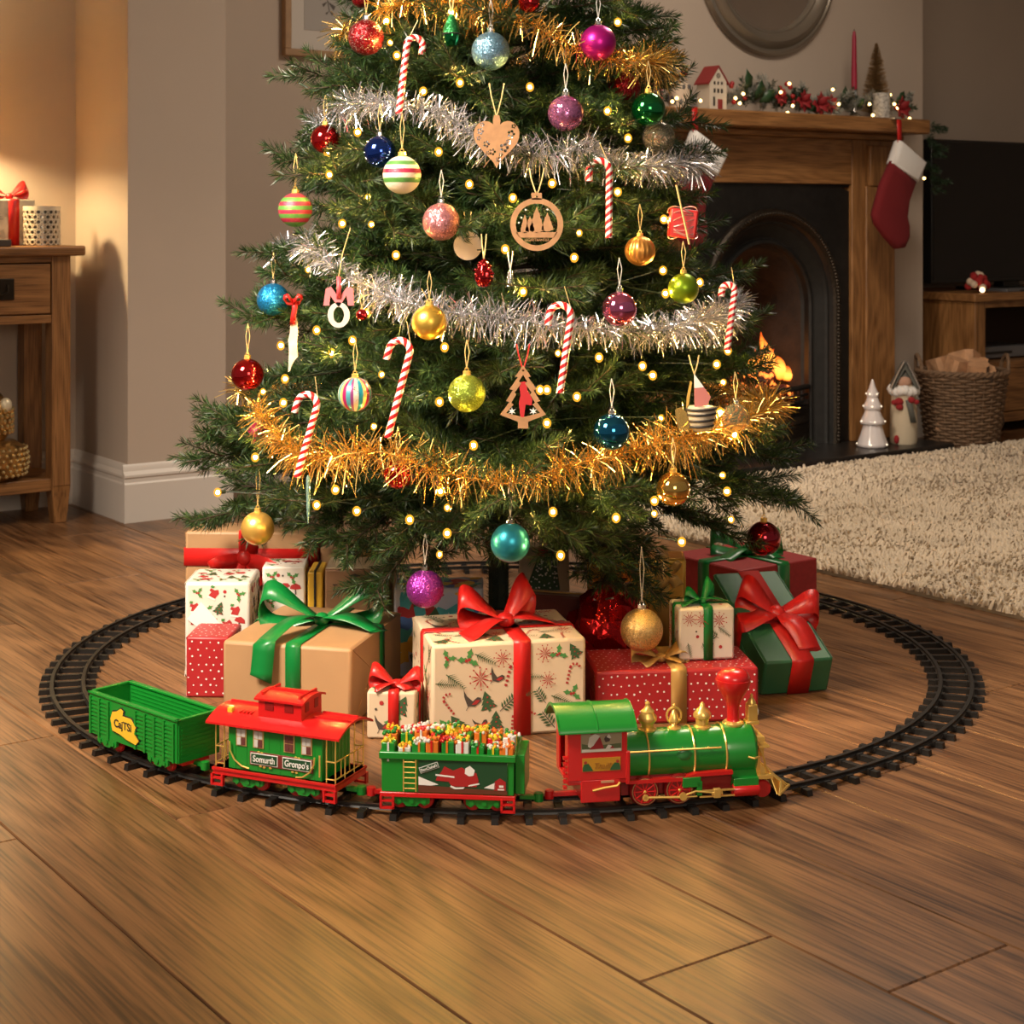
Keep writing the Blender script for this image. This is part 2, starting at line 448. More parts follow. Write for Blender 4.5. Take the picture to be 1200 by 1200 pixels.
def skirting(name, a, b, n, label):
    """skirting board from a to b (room u,v), n = outward normal"""
    a = Vector((a[0], a[1], 0)); b = Vector((b[0], b[1], 0)); n = Vector((n[0], n[1], 0)); Z = Vector((0, 0, 1))
    prof = [(0, 0), (0.016, 0), (0.016, 0.103), (0.013, 0.108), (0.013, 0.118), (0.016, 0.122), (0.016, 0.128), (0.008, 0.138), (0.006, 0.150), (0.002, 0.156), (0, 0.156)]
    m = MB(); N = len(prof)
    m.add([a + n * p + Z * z for p, z in prof] + [b + n * p + Z * z for p, z in prof],
          [(i, (i + 1) % N, N + (i + 1) % N, N + i) for i in range(N)] + [tuple(range(N))[::-1], tuple(range(N, 2 * N))])
    o = m.build(name, M_skirt, rot=YAW, smooth=25)
    return struct(o, label, 'skirting')
skirting('baseboard_left', (-1.2, 4.65), (1.79, 4.65), (0, -1), 'white skirting behind the console table')
skirting('baseboard_pier_side', (1.79, 4.65), (1.79, 4.27), (-1, 0), 'white skirting on the lamp-lit side of the pier')
skirting('baseboard_pier', (1.774, 4.27), (2.096, 4.27), (0, -1), 'white skirting across the front of the pier')
skirting('baseboard_pier_far_side', (2.08, 4.27), (2.08, 4.65), (1, 0), 'white skirting on the far side of the pier')
skirting('baseboard_alcove', (2.08, 4.65), (3.08, 4.65), (0, -1), 'white skirting of the alcove behind the tree')
skirting('baseboard_chimney', (3.064, 4.20), (3.45, 4.20), (0, -1), 'white skirting left of the fireplace')
skirting('baseboard_chimney_right', (4.66, 4.20), (4.936, 4.20), (0, -1), 'white skirting right of the fireplace')
skirting('baseboard_alcove_right', (4.92, 4.65), (6.48, 4.65), (0, -1), 'white skirting behind the television stand')

# ================================================================== PICTURE on the alcove wall
pc = thing('framed_picture', 'thin oak framed botanical print hanging on the alcove wall', 'picture', UV(2.70, 4.648, 1.395), YAW)
fw, fh, b = 0.50, 0.64, 0.022
# frame lower edge sits at y 65 in the photograph: z = 1.24
z0 = 1.253 - 1.32
PX0, PX1 = -0.245, 0.265
for nm, q in (('frame_rail', (PX0, PX1, z0, z0 + b)), ('frame_rail', (PX0, PX1, z0 + fh - b, z0 + fh)), ('frame_stile', (PX0, PX0 + b, z0 + b, z0 + fh - b)), ('frame_stile', (PX1 - b, PX1, z0 + b, z0 + fh - b))):
    MB().bb(q[0], q[1], -0.026, 0.0, q[2], q[3]).build(nm, pm('pale_frame_oak', (0.36, 0.21, 0.10), 0.5, noise=(20, 0.15)), pc, bevel=0.002)
MB().bb(PX0 + b, PX1 - b, -0.008, -0.003, z0 + b, z0 + fh - b).build('mount_board', pm('mount_card', (0.62, 0.57, 0.51), 0.8), pc, smooth=0)
MB().bb(PX0 + 0.075, PX1 - 0.075, -0.0095, -0.008, z0 + 0.085, z0 + fh - 0.09).build('print', pm('print_paper', (0.42, 0.39, 0.36), 0.8), pc, smooth=0)
tw = MB(); rr = random.Random(3)
for sx in (-0.07, -0.005, 0.06):
    y = z0 + fh - 0.10; x = sx
    for i in range(13):
        nx, ny = x + rr.uniform(-0.008, 0.008), y - 0.03
        tw.strip([(x, -0.0102, y), (nx, -0.0102, ny)], [(0.003, 0, 0)] * 2)
        for s in (-1, 1):
            L = rr.uniform(0.012, 0.03)
            tw.poly([(nx, -0.0102, ny), (nx + s * L, -0.0102, ny - L * 0.5), (nx + s * L * 0.75, -0.0102, ny - L)])
        x, y = nx, ny
tw.build('drawn_twigs', pm('twig_ink', (0.10, 0.085, 0.075), 0.8), pc, smooth=0)

# ================================================================== CONSOLE TABLE
ct = thing('console_table', 'oak console table with a drawer standing against the left wall', 'table', UV(1.2, 4.5, 0), YAW)
tx0, tx1 = 0.72 - 1.2, 1.70 - 1.2            # top ends
lx0, lx1 = tx0 + 0.035, tx1 - 0.035
fy, by = 4.36 - 4.5, 4.63 - 4.5
MB().bb(tx0, tx1, fy - 0.022, by + 0.012, 0.720, 0.747).build('table_top', M_oak, ct, bevel=0.006)
for xa in (lx0, lx1 - 0.052):
    for ya in (fy, by - 0.052):
        m = MB(); s = 0.052
        cx, cy = xa + s / 2, ya + s / 2
        m.bb(xa, xa + s, ya, ya + s, 0.10, 0.72)
        m.add([(cx - s / 2, cy - s / 2, 0.10), (cx + s / 2, cy - s / 2, 0.10), (cx + s / 2, cy + s / 2, 0.10), (cx - s / 2, cy + s / 2, 0.10),
               (cx - s * .34, cy - s * .34, 0), (cx + s * .34, cy - s * .34, 0), (cx + s * .34, cy + s * .34, 0), (cx - s * .34, cy + s * .34, 0)],
              [(4, 5, 1, 0), (5, 6, 2, 1), (6, 7, 3, 2), (7, 4, 0, 3), (7, 6, 5, 4)])
        m.build('leg', M_oakz, ct, bevel=0.002)
ax0, ax1 = lx0 + 0.052, lx1 - 0.052
MB().bb(ax0, ax1, fy + 0.004, fy + 0.022, 0.540, 0.562).build('lower_rail', M_oak, ct, bevel=0.001)
MB().bb(ax0, ax1, fy + 0.004, fy + 0.022, 0.703, 0.72).build('upper_rail', M_oak, ct, bevel=0.001)
for xa in (lx0, lx1 - 0.02): MB().bb(xa + 0.002, xa + 0.018, fy + 0.052, by - 0.052, 0.54, 0.72).build('side_apron', M_oaky, ct)
MB().bb(ax0, ax1, by - 0.03, by - 0.012, 0.54, 0.72).build('back_apron', M_oak, ct)
for i in range(2):
    w = (ax1 - ax0) / 2
    d = MB().bb(ax0 + w * i + 0.004, ax0 + w * (i + 1) - 0.004, fy + 0.001, fy + 0.10, 0.566, 0.699).build('drawer', M_oak, ct, bevel=0.0015)
    hx = ax0 + w * (i + 0.5) + (0.048 if i else 0)
    MB().bb(hx - 0.05, hx + 0.05, fy - 0.004, fy + 0.001, 0.605, 0.662).build('handle_plate', pm('bronze_dark', (0.035, 0.026, 0.018), 0.4, 0.8), d, bevel=0.002)
    MB().tube([(hx - 0.032, fy - 0.006, 0.645), (hx - 0.03, fy - 0.012, 0.625), (hx - 0.012, fy - 0.014, 0.618), (hx + 0.012, fy - 0.014, 0.618), (hx + 0.03, fy - 0.012, 0.625), (hx + 0.032, fy - 0.006, 0.645)], 0.003).build('handle_bail', MATS['bronze_dark'], d)
sh = MB().bb(lx0 + 0.004, lx1 - 0.004, fy + 0.006, by - 0.006, 0.088, 0.122)
sh.build('shelf', M_oak, ct, bevel=0.002)

# table lamp standing outside the frame on the table
lamp = thing('table_lamp', 'cream shaded table lamp glowing on the console table', 'lamp', UV(1.335, 4.485, 0.747), YAW)
MB().lathe([(0.001, 0), (0.065, 0), (0.065, 0.012), (0.02, 0.03), (0.035, 0.09), (0.042, 0.13), (0.03, 0.19), (0.010, 0.23), (0.008, 0.30), (0.001, 0.30)], 24).build('lamp_base', pm('lamp_ceramic', (0.35, 0.25, 0.15), 0.3), lamp)
shm, sht, shb = nt('lamp_shade_linen'); shb.inputs['Base Color'].default_value = (0.85, 0.74, 0.52, 1)
trn = sht.nodes.new('ShaderNodeBsdfTranslucent'); trn.inputs[0].default_value = (0.95, 0.80, 0.52, 1)
ms = sht.nodes.new('ShaderNodeMixShader'); ms.inputs[0].default_value = 0.65
sht.links.new(shb.outputs[0], ms.inputs[1]); sht.links.new(trn.outputs[0], ms.inputs[2]); sht.links.new(ms.outputs[0], sht.nodes['Material Output'].inputs[0])
s = MB(); n = 32
for k in range(n):
    a0, a1 = 2 * PI * k / n, 2 * PI * (k + 1) / n
    P = lambda r, z, a: (r * math.cos(a), r * math.sin(a), z)
    s.add([P(0.125, 0.29, a0), P(0.125, 0.29, a1), P(0.095, 0.45, a1), P(0.095, 0.45, a0)], [(0, 1, 2, 3)])
s.build('lamp_shade', shm, lamp, solid=0.001, smooth=60)
MB().ell((0, 0, 0.385), (0.026, 0.026, 0.035)).build('bulb', emis('lamp_bulb', (1.0, 0.62, 0.28), 90), lamp)
lp = plight('lamp_glow', (0, 0, 0.385), 30, (1.0, 0.74, 0.38), 0.03); lp.parent = lamp; lp.location = (0.0, 0, 0.345)

# things on the console table
def glass_mat():
    return pm('clear_glass', (1, 1, 1), 0.03, trans=1.0, ior=1.45)
vh = thing('candle_holder', 'round silver fretwork glass candle holder on the console table', 'candle holder', UV(1.610, 4.43, 0.747), YAW)
m = MB(); n = 18
for r_i in range(7):
    for k in range(n):
        a = 2 * PI * (k + 0.5 * (r_i % 2)) / n
        c = Vector((0.0475 * math.cos(a), 0.0475 * math.sin(a), 0.010 + r_i * 0.0135))
        t = Vector((-math.sin(a), math.cos(a), 0)); z = Vector((0, 0, 1))
        m.tube([c + t * 0.007 * math.cos(q * PI / 4) + z * 0.0068 * math.sin(q * PI / 4) for q in range(8)], 0.0019, 5, closed=True)
m.build('fretwork', pm('cream_fret', (0.62, 0.54, 0.42), 0.4, 0.2), vh)
MB().lathe([(0.044, 0.003), (0.0445, 0.098), (0.041, 0.098), (0.041, 0.003)], 28).build('mirrored_liner', pm('mercury_silver', (0.30, 0.26, 0.21), 0.22, 0.9, noise=(90, 0.6)), vh)
MB().lathe([(0.044, 0.095), (0.050, 0.095), (0.050, 0.107), (0.044, 0.107), (0.044, 0.095)], 28).build('rim', MATS['cream_fret'], vh)
MB().lathe([(0.001, 0.0), (0.049, 0.0), (0.049, 0.004), (0.001, 0.004)], 28).build('base', MATS['mercury_silver'], vh)
MB().lathe([(0.001, 0.005), (0.03, 0.005), (0.03, 0.06), (0.001, 0.058)], 20).build('candle', pm('candle_wax', (0.7, 0.62, 0.48), 0.5), vh)

GIFT_TABLE_LOC = UV(1.52, 4.50, 0.747)
tb = tag(MB().bb(-0.05, 0.05, -0.03, 0.03, 0, 0.018).build('small_book', pm('dark_book_cloth', (0.06, 0.045, 0.035), 0.7), loc=UV(1.448, 4.375, 0.747), rot=YAW, bevel=0.002), 'small dark book lying at the front of the console table', 'book')

# gold lidded pots on the table shelf
mg = pm('gold_mercury_glass', (0.42, 0.25, 0.09), 0.28, 0.85, noise=(60, 0.7), bump=(300, 0.3))
pot = thing('gold_drum_ornament', 'low round gold mesh ornament on the lower console shelf', 'ornament', UV(1.475, 4.435, 0.122), YAW)
MB().lathe([(0.001, 0), (0.06, 0), (0.085, 0.015), (0.094, 0.045), (0.09, 0.085), (0.06, 0.105), (0.001, 0.107)], 28).build('body', mg, pot)
m = MB()
for k in range(30):
    for j in range(6):
        a = 2 * PI * (k + 0.5 * (j % 2)) / 30; z = 0.018 + j * 0.0135
        rad = 0.086 + 0.009 * math.sin(PI * (z - 0.01) / 0.085)
        m.ell((rad * math.cos(a), rad * math.sin(a), z), (0.0055, 0.0055, 0.0055), 6, 4)
m.build('beaded_mesh', pm('pale_gold', (0.85, 0.66, 0.32), 0.25, 0.9), pot)
owl = thing('gold_bird_ornament', 'gold dome shaped bird ornament perched on the round gold ornament', 'ornament', UV(1.462, 4.435, 0.229), YAW)
MB().lathe([(0.001, 0), (0.045, 0), (0.066, 0.03), (0.068, 0.06), (0.055, 0.10), (0.035, 0.125), (0.012, 0.14), (0.001, 0.142)], 28).build('body', mg, owl)
m = MB()
for k in range(22):
    for j in range(5):
        a = 2 * PI * (k + 0.5 * (j % 2)) / 22; z = 0.025 + j * 0.014
        m.ell((0.066 * math.cos(a), 0.066 * math.sin(a), z), (0.006, 0.006, 0.008), 6, 4)
m.build('feathers', MATS['pale_gold'], owl)
MB().ell((0.035, -0.045, 0.095), (0.017, 0.014, 0.02)).build('face', pm('pale_face', (0.8, 0.7, 0.5), 0.4, 0.3), owl)
# ================================================================== FIREPLACE
FC = 4.05   # centre of the fireplace along u
fp = thing('fireplace', 'oak fireplace surround with black arched cast iron insert', 'fireplace', UV(FC, 4.20, 0), YAW)
# local frame: x along u, y = v-4.20
MB().bb(3.38 - FC, 4.685 - FC, -0.345, -0.002, 0.0, 0.03).build('hearth', pm('slate_hearth', (0.016, 0.014, 0.013), 0.35, noise=(12, 0.3), bump=(90, 0.15)), fp, bevel=0.004)
for xa in (3.445, 4.43):
    x0, x1 = xa - FC, xa + 0.22 - FC
    leg = MB().bb(x0, x1, -0.10, -0.002, 0.03, 1.10).build('surround_leg', M_oakz, fp, bevel=0.003)
    MB().bb(x0 + 0.06, x1 - 0.01, -0.113, -0.10, 0.03, 0.935).build('leg_panel', M_oakz, leg, bevel=0.004)
    MB().bb(x0 + 0.075, x1 - 0.03, -0.118, -0.10, 0.935, 1.08).build('corbel_block', M_oakz, leg, bevel=0.004)
MB().bb(3.665 - FC, 4.43 - FC, -0.098, -0.002, 0.94, 1.10).build('frieze', M_oak, fp, bevel=0.003)
MB().bb(3.41 - FC, 4.665 - FC, -0.135, -0.002, 1.10, 1.121).build('mantel_moulding', M_oak, fp, bevel=0.006)
MB().bb(3.33 - FC, 4.70 - FC, -0.225, -0.002, 1.121, 1.173).build('mantel_shelf', M_oak, fp, bevel=0.006)
# cast iron insert
def arch(w, zs, n=20, zb=0.03):
    p = [(-w, zb), (-w, (zb + zs) / 2), (-w, zs)]
    p += [(-w * math.cos(PI * i / n), zs + w * math.sin(PI * i / n)) for i in range(1, n)]
    return p + [(w, zs), (w, (zb + zs) / 2), (w, zb)]
def ring(m, a, ya, b_, yb):
    n = len(a)
    m.add([(x, ya, z) for x, z in a] + [(x, yb, z) for x, z in b_], [(i, i + 1, n + i + 1, n + i) for i in range(n - 1)])
m = MB(); A = arch(0.325, 0.53); W2, ZT = 0.385, 0.94
rect = []
for (x, z) in A:
    if z <= 0.53: rect.append((math.copysign(W2, x), z))
    else:
        ax, az = x, z - 0.53
        k = min(W2 / abs(ax) if abs(ax) > 1e-6 else 1e9, (ZT - 0.53) / az if az > 1e-6 else 1e9)
        rect.append((ax * k, 0.53 + az * k))
ring(m, rect, -0.085, A, -0.085)
m.bb(-W2, -W2 + 0.002, -0.085, -0.0, 0.03, ZT).bb(W2 - 0.002, W2, -0.085, 0, 0.03, ZT)
# corner pieces between ray-cast rim and the true corners
for sx in (-1, 1): m.bb(min(sx * W2, sx * (W2 - 0.001)), max(sx * W2, sx * (W2 - 0.001)), -0.085, -0.08, 0.9, ZT)
m.poly([(-W2, -0.0845, 0.93), (-0.2, -0.0845, 0.93), (-0.2, -0.0845, ZT), (-W2, -0.0845, ZT)]).poly([(0.2, -0.0845, 0.93), (W2, -0.0845, 0.93), (W2, -0.0845, ZT), (0.2, -0.0845, ZT)])
m.build('face_plate', M_black, fp, smooth=0)
prof = [(0.326, -0.085), (0.324, -0.097), (0.316, -0.106), (0.306, -0.108), (0.296, -0.104), (0.289, -0.096)]
m = MB()
for (w0, y0), (w1, y1) in zip(prof[:-1], prof[1:]): ring(m, arch(w0, 0.53), y0, arch(w1, 0.53), y1)
m.build('arch_rope_moulding', M_iron2, fp, smooth=60)
# rope twists
m = MB(); pa = arch(0.307, 0.53, 40)
pts = []
for (x0, z0_), (x1, z1_) in zip(pa[:-1], pa[1:]):
    L = math.hypot(x1 - x0, z1_ - z0_); k = max(1, int(L / 0.012))
    for i in range(k): pts.append((x0 + (x1 - x0) * i / k, z0_ + (z1_ - z0_) * i / k))
for (x, z) in pts: m.ell((x, -0.106, z), (0.0085, 0.006, 0.0065), 6, 4, rot=Matrix.Rotation(0.7, 3, 'Y'))
m.build('arch_rope_beads', M_iron2, fp)
prof = [(0.289, -0.096), (0.283, -0.082), (0.276, -0.080), (0.270, -0.072), (0.238, -0.045), (0.232, -0.045), (0.228, -0.056), (0.220, -0.058), (0.214, -0.050), (0.212, -0.03), (0.205, -0.02)]
m = MB()
for (w0, y0), (w1, y1) in zip(prof[:-1], prof[1:]): ring(m, arch(w0, 0.53 - (0.289 - w0) * 0.2), y0, arch(w1, 0.53 - (0.289 - w1) * 0.2), y1)
m.build('arch_throat', M_black, fp, smooth=40)
m = MB(); ring(m, arch(0.205, 0.515), -0.02, arch(0.17, 0.50), 0.24)
m.poly([(x, 0.24, z) for x, z in arch(0.17, 0.50)]); m.poly([(-0.2, -0.06, 0.031), (0.2, -0.06, 0.031), (0.17, 0.24, 0.031), (-0.17, 0.24, 0.031)])
m.build('firebox', pm('sooty_firebrick', (0.020, 0.012, 0.008), 0.9, noise=(14, 0.5), bump=(40, 0.5, 0.01)), fp, smooth=60)
# grate
def bow_arc(z, bulge, w=0.20, n=14, y0=-0.055): return [(-w + 2 * w * i / n, y0 - bulge * math.sin(PI * i / n), z) for i in range(n + 1)]
MB().tube(bow_arc(0.232, 0.05, 0.205), 0.010, 8).build('grate_top_bar', M_black, fp)
for z in (0.205, 0.185): MB().tube(bow_arc(z, 0.055, 0.20), 0.0055, 6).build('grate_bar', M_black, fp)
m = MB()
for i in range(1, 14, 1):
    p = bow_arc(0.232, 0.05)[i]; m.tube([(p[0], p[1], 0.17), (p[0], p[1], 0.232)], 0.003, 5)
m.build('grate_uprights', M_black, fp)
m = MB()
lay = [(0.168, 0.060), (0.158, 0.068), (0.150, 0.060), (0.135, 0.050), (0.122, 0.062), (0.112, 0.066), (0.104, 0.054), (0.06, 0.046), (0.05, 0.056), (0.031, 0.058)]
for (z0_, b0), (z1_, b1) in zip(lay[:-1], lay[1:]):
    a, c = bow_arc(z0_, b0, 0.212), bow_arc(z1_, b1, 0.212); n = len(a)
    m.add(a + c, [(i, n + i, n + i + 1, i + 1) for i in range(n - 1)])
m.build('ash_cover', M_iron2, fp, smooth=30)
MB().lathe([(0.001, 0), (0.012, 0), (0.008, 0.006), (0.012, 0.014), (0.001, 0.018)], 12, axis='y', c=(0.02, -0.125, 0.082)).build('ash_cover_knob', M_iron2, fp)
# coals, each its own thing inside the grate
hot, ht_, hb = nt('glowing_coal')
hb.inputs['Base Color'].default_value = (0.02, 0.012, 0.01, 1); hb.inputs['Roughness'].default_value = 0.9
tc = ht_.nodes.new('ShaderNodeTexCoord'); nz = ht_.nodes.new('ShaderNodeTexNoise'); nz.inputs['Scale'].default_value = 48; nz.inputs['Detail'].default_value = 2
cr = ht_.nodes.new('ShaderNodeValToRGB'); cr.color_ramp.elements[0].position = 0.52; cr.color_ramp.elements[1].position = 0.62
cr.color_ramp.elements[0].color = (0.02, 0.0, 0.0, 1); cr.color_ramp.elements[1].color = (1.0, 0.22, 0.03, 1)
ht_.links.new(tc.outputs['Object'], nz.inputs['Vector']); ht_.links.new(nz.outputs['Fac'], cr.inputs['Fac'])
ht_.links.new(cr.outputs['Color'], hb.inputs['Emission Color']); hb.inputs['Emission Strength'].default_value = 3.2
rc = random.Random(12)
coal_def = [(-0.13, -0.01, 0.215), (-0.06, -0.03, 0.22), (0.01, -0.02, 0.222), (0.075, -0.04, 0.215), (0.135, -0.01, 0.21), (-0.09, 0.06, 0.235), (-0.01, 0.07, 0.245), (0.06, 0.045, 0.245), (0.12, 0.07, 0.23), (0.05, -0.005, 0.27), (-0.04, 0.02, 0.272)]
where = ['at the left front of the grate', 'left of centre at the grate front', 'at the centre of the grate front', 'right of centre at the grate front', 'at the right front of the grate',
         'at the back left of the grate', 'at the back centre of the grate', 'at the back right of centre', 'at the back right corner of the grate', 'on top of the pile under the tall flame', 'on top of the pile left of the flame']
for (x, y, z), w_ in zip(coal_def, where):
    o = MB().ell((0, 0, 0), (rc.uniform(.034, .042), rc.uniform(.03, .036), rc.uniform(.024, .032)), 9, 6, jitter=0.16, rng=rc).build('coal', hot, loc=UV(FC + x, 4.20 + y, z), rot=YAW + rc.uniform(0, 6), smooth=20)
    tag(o, 'glowing black coal ' + w_, 'coal', 'coals burning in the grate')
MB().bb(-0.19, 0.19, -0.07, 0.12, 0.172, 0.185).build('grate_floor', M_black, fp)
# flames
flm, ft, fb = nt('flame'); ft.nodes.remove(fb)
em = ft.nodes.new('ShaderNodeEmission'); tr = ft.nodes.new('ShaderNodeBsdfTransparent'); mxs = ft.nodes.new('ShaderNodeMixShader')
tcf = ft.nodes.new('ShaderNodeTexCoord'); sx_ = ft.nodes.new('ShaderNodeSeparateXYZ'); ft.links.new(tcf.outputs['Generated'], sx_.inputs[0])
crf = ft.nodes.new('ShaderNodeValToRGB'); e = crf.color_ramp.elements
e[0].position = 0.0; e[0].color = (1.0, 0.16, 0.012, 1); e[1].position = 1.0; e[1].color = (1.0, 0.10, 0.008, 1)
k = e.new(0.4); k.color = (1.0, 0.36, 0.05, 1)
ft.links.new(sx_.outputs['Z'], crf.inputs['Fac']); ft.links.new(crf.outputs['Color'], em.inputs['Color']); em.inputs['Strength'].default_value = 3.6
nzf = ft.nodes.new('ShaderNodeTexNoise'); nzf.inputs['Scale'].default_value = 7; ft.links.new(tcf.outputs['Object'], nzf.inputs['Vector'])
lw = ft.nodes.new('ShaderNodeLayerWeight'); lw.inputs['Blend'].default_value = 0.35
iv = ft.nodes.new('ShaderNodeMath'); iv.operation = 'SUBTRACT'; iv.inputs[0].default_value = 1.05; ft.links.new(lw.outputs['Facing'], iv.inputs[1])
zf = ft.nodes.new('ShaderNodeMapRange'); zf.inputs[1].default_value = 0.35; zf.inputs[2].default_value = 1.0; zf.inputs[3].default_value = 1.0; zf.inputs[4].default_value = 0.25
ft.links.new(sx_.outputs['Z'], zf.inputs[0])
mlt = ft.nodes.new('ShaderNodeMath'); mlt.operation = 'MULTIPLY'; mlt.use_clamp = True; ft.links.new(iv.outputs[0], mlt.inputs[0]); ft.links.new(zf.outputs[0], mlt.inputs[1])
ft.links.new(mlt.outputs[0], mxs.inputs[0]); ft.links.new(tr.outputs[0], mxs.inputs[1]); ft.links.new(em.outputs[0], mxs.inputs[2])
ft.links.new(mxs.outputs[0], ft.nodes['Material Output'].inputs[0])
def flame(x, y, z, h, w, lean, label):
    pts = []; n = 12
    for i in range(n + 1):
        t = i / n; pts.append((lean * t * t + 0.010 * math.sin(t * 6 + x * 40), 0, h * t))
    rr_ = [max(0.0006, w * (math.sin(PI * min(1, t * 0.82 + 0.18)) ** 1.3)) for t in [i / n for i in range(n + 1)]]
    o = MB().tube(pts, rr_, 12).build('flame', flm, loc=UV(FC + x + 0.085, 4.20 + y - 0.02, z), rot=YAW, smooth=80)
    tag(o, label, 'flame', 'flames of the fire')
flame(-0.012, 0.03, 0.262, 0.165, 0.024, -0.025, 'tallest orange flame rising from the coals')
flame(0.022, 0.05, 0.262, 0.10, 0.026, 0.01, 'short broad flame right of the tallest flame')
flame(0.075, 0.05, 0.258, 0.085, 0.028, -0.05, 'low reddish flame over the right coals')
flame(0.12, 0.06, 0.245, 0.055, 0.026, -0.03, 'smallest dim flame at the right of the fire')
flame(-0.07, 0.05, 0.262, 0.11, 0.026, 0.02, 'left flame of the fire partly behind the tree')
plight('fire_glow', UV(FC + 0.05, 4.22, 0.33), 1.0, (1.0, 0.34, 0.08), 0.05)

# ================================================================== MIRROR
mi = thing('round_mirror', 'round mirror with a deep pewter frame above the mantel', 'mirror', UV(4.105, 4.198, 1.712), YAW)
MB().lathe([(0.328, 0.0), (0.330, -0.012), (0.322, -0.024), (0.312, -0.026), (0.306, -0.020), (0.298, -0.030), (0.280, -0.040), (0.266, -0.036), (0.252, -0.022), (0.247, -0.022), (0.244, -0.014), (0.240, -0.010), (0.238, -0.004)], 72, axis='y').build('frame', pm('pewter_frame', (0.30, 0.26, 0.21), 0.33, 0.7, bump=(30, 0.05)), mi, smooth=40)
MB().lathe([(0.001, -0.006), (0.241, -0.006), (0.241, -0.002), (0.001, -0.002)], 64, axis='y').build('mirror_glass', pm('mirror_glass', (0.80, 0.82, 0.84), 0.02, 1.0), mi)

# ================================================================== STOCKINGS hung from the mantel
fleece = pm('white_fleece', (0.74, 0.71, 0.68), 0.95, bump=(320, 0.8))
velvet = pm('red_velvet', (0.15, 0.004, 0.007), 0.9, bump=(200, 0.3))
def stocking(u, v, ztop, label):
    """outline in metres around the loop point"""
    k = 0.00301
    o = thing('christmas_stocking', label, 'stocking', UV(u, v, ztop), YAW, 'christmas stockings on the mantel')
    cuff = [(-1, 0), (36, -25), (24, -49), (-12, -27)]
    body = [(-11, -24), (-25, -51), (-36, -86), (-32, -98), (-17, -115), (-5, -126), (7, -125), (13, -114), (13, -101), (10, -89), (13, -69), (23, -46)]
    def pad(pts, th, name, mat, infl):
        c = Vector((sum(p[0] for p in pts) / len(pts), sum(p[1] for p in pts) / len(pts)))
        m = MB(); N = len(pts); rings = []
        for (s_, y) in ((0.80, -th), (0.95, -th * 0.8), (1.0, -th * 0.3), (1.0, th * 0.3), (0.95, th * 0.8), (0.80, th)):
            rings.append([(k * 1.22 * (c.x + (p[0] - c.x) * s_), y, k * (c.y + (p[1] - c.y) * s_)) for p in pts])
        m.add([p for r_ in rings for p in r_], [(i * N + j, i * N + (j + 1) % N, (i + 1) * N + (j + 1) % N, (i + 1) * N + j) for i in range(5) for j in range(N)] + [tuple(range(N))[::-1], tuple(range(5 * N, 6 * N))])
        return m.build(name, mat, o, smooth=70, bevel=None)
    pad(body, 0.018, 'stocking_leg', velvet, 1)
    pad(cuff, 0.024, 'cuff', fleece, 1)
    MB().strip([(0, -0.004, 0.072), (0, -0.006, 0.03), (0.004, -0.004, -0.012)], [(0.022, 0, 0)] * 3).build('hanging_loop', M_red, o, solid=0.003)
    MB().bb(-0.018, 0.018, 0.0, 0.03, 0.075, 0.08).build('mantel_clip', pm('silver_clip', (0.6, 0.6, 0.6), 0.3, 0.9), o)
    return o
stocking(4.505, 3.955, 1.093, 'red stocking with white cuff hanging at the right end of the mantel')
stocking(3.55, 3.955, 1.10, 'red stocking with white cuff half hidden behind the tree')

# ================================================================== TV, TV STAND, BASKET
ts = thing('television_stand', 'oak television stand with an open shelf in the right alcove', 'cabinet', UV(5.10, 4.10, 0), YAW)
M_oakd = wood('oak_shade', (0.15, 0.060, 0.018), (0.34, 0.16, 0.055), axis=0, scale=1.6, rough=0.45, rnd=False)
LW = 1.2
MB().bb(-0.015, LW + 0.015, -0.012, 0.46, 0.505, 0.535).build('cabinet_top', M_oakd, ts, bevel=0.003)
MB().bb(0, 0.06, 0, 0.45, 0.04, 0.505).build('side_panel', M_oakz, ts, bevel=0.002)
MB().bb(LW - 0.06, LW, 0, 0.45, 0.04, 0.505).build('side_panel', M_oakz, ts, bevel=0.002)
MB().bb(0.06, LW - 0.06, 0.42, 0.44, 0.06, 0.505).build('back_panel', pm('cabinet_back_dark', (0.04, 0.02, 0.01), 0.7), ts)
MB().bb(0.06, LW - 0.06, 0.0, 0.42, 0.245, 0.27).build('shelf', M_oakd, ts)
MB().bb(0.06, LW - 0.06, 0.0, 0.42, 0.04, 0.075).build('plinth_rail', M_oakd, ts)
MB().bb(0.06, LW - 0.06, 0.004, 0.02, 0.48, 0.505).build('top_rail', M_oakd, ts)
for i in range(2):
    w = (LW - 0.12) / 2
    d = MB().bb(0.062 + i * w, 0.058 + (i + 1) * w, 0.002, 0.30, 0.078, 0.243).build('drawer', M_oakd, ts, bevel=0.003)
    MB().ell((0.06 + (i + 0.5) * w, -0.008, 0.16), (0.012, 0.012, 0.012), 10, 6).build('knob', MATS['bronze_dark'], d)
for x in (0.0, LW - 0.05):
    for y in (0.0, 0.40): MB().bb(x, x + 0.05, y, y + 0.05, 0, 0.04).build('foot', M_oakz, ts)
tv = thing('television', 'large black flat screen television on the oak stand', 'television', UV(5.075, 4.30, 0.535), YAW)
MB().bb(0, 1.0, -0.012, 0.03, 0.032, 0.592).build('casing', pm('tv_casing', (0.006, 0.006, 0.006), 0.35), tv, bevel=0.003)
MB().bb(0.010, 0.990, -0.0135, -0.0115, 0.046, 0.582).build('screen', pm('tv_screen', (0.004, 0.004, 0.005), 0.16, spec=0.4), tv, smooth=0)
MB().bb(0.30, 0.70, -0.10, 0.12, 0, 0.012).bb(0.45, 0.55, 0.0, 0.05, 0.01, 0.05).build('foot', MATS['tv_casing'], tv, bevel=0.002)
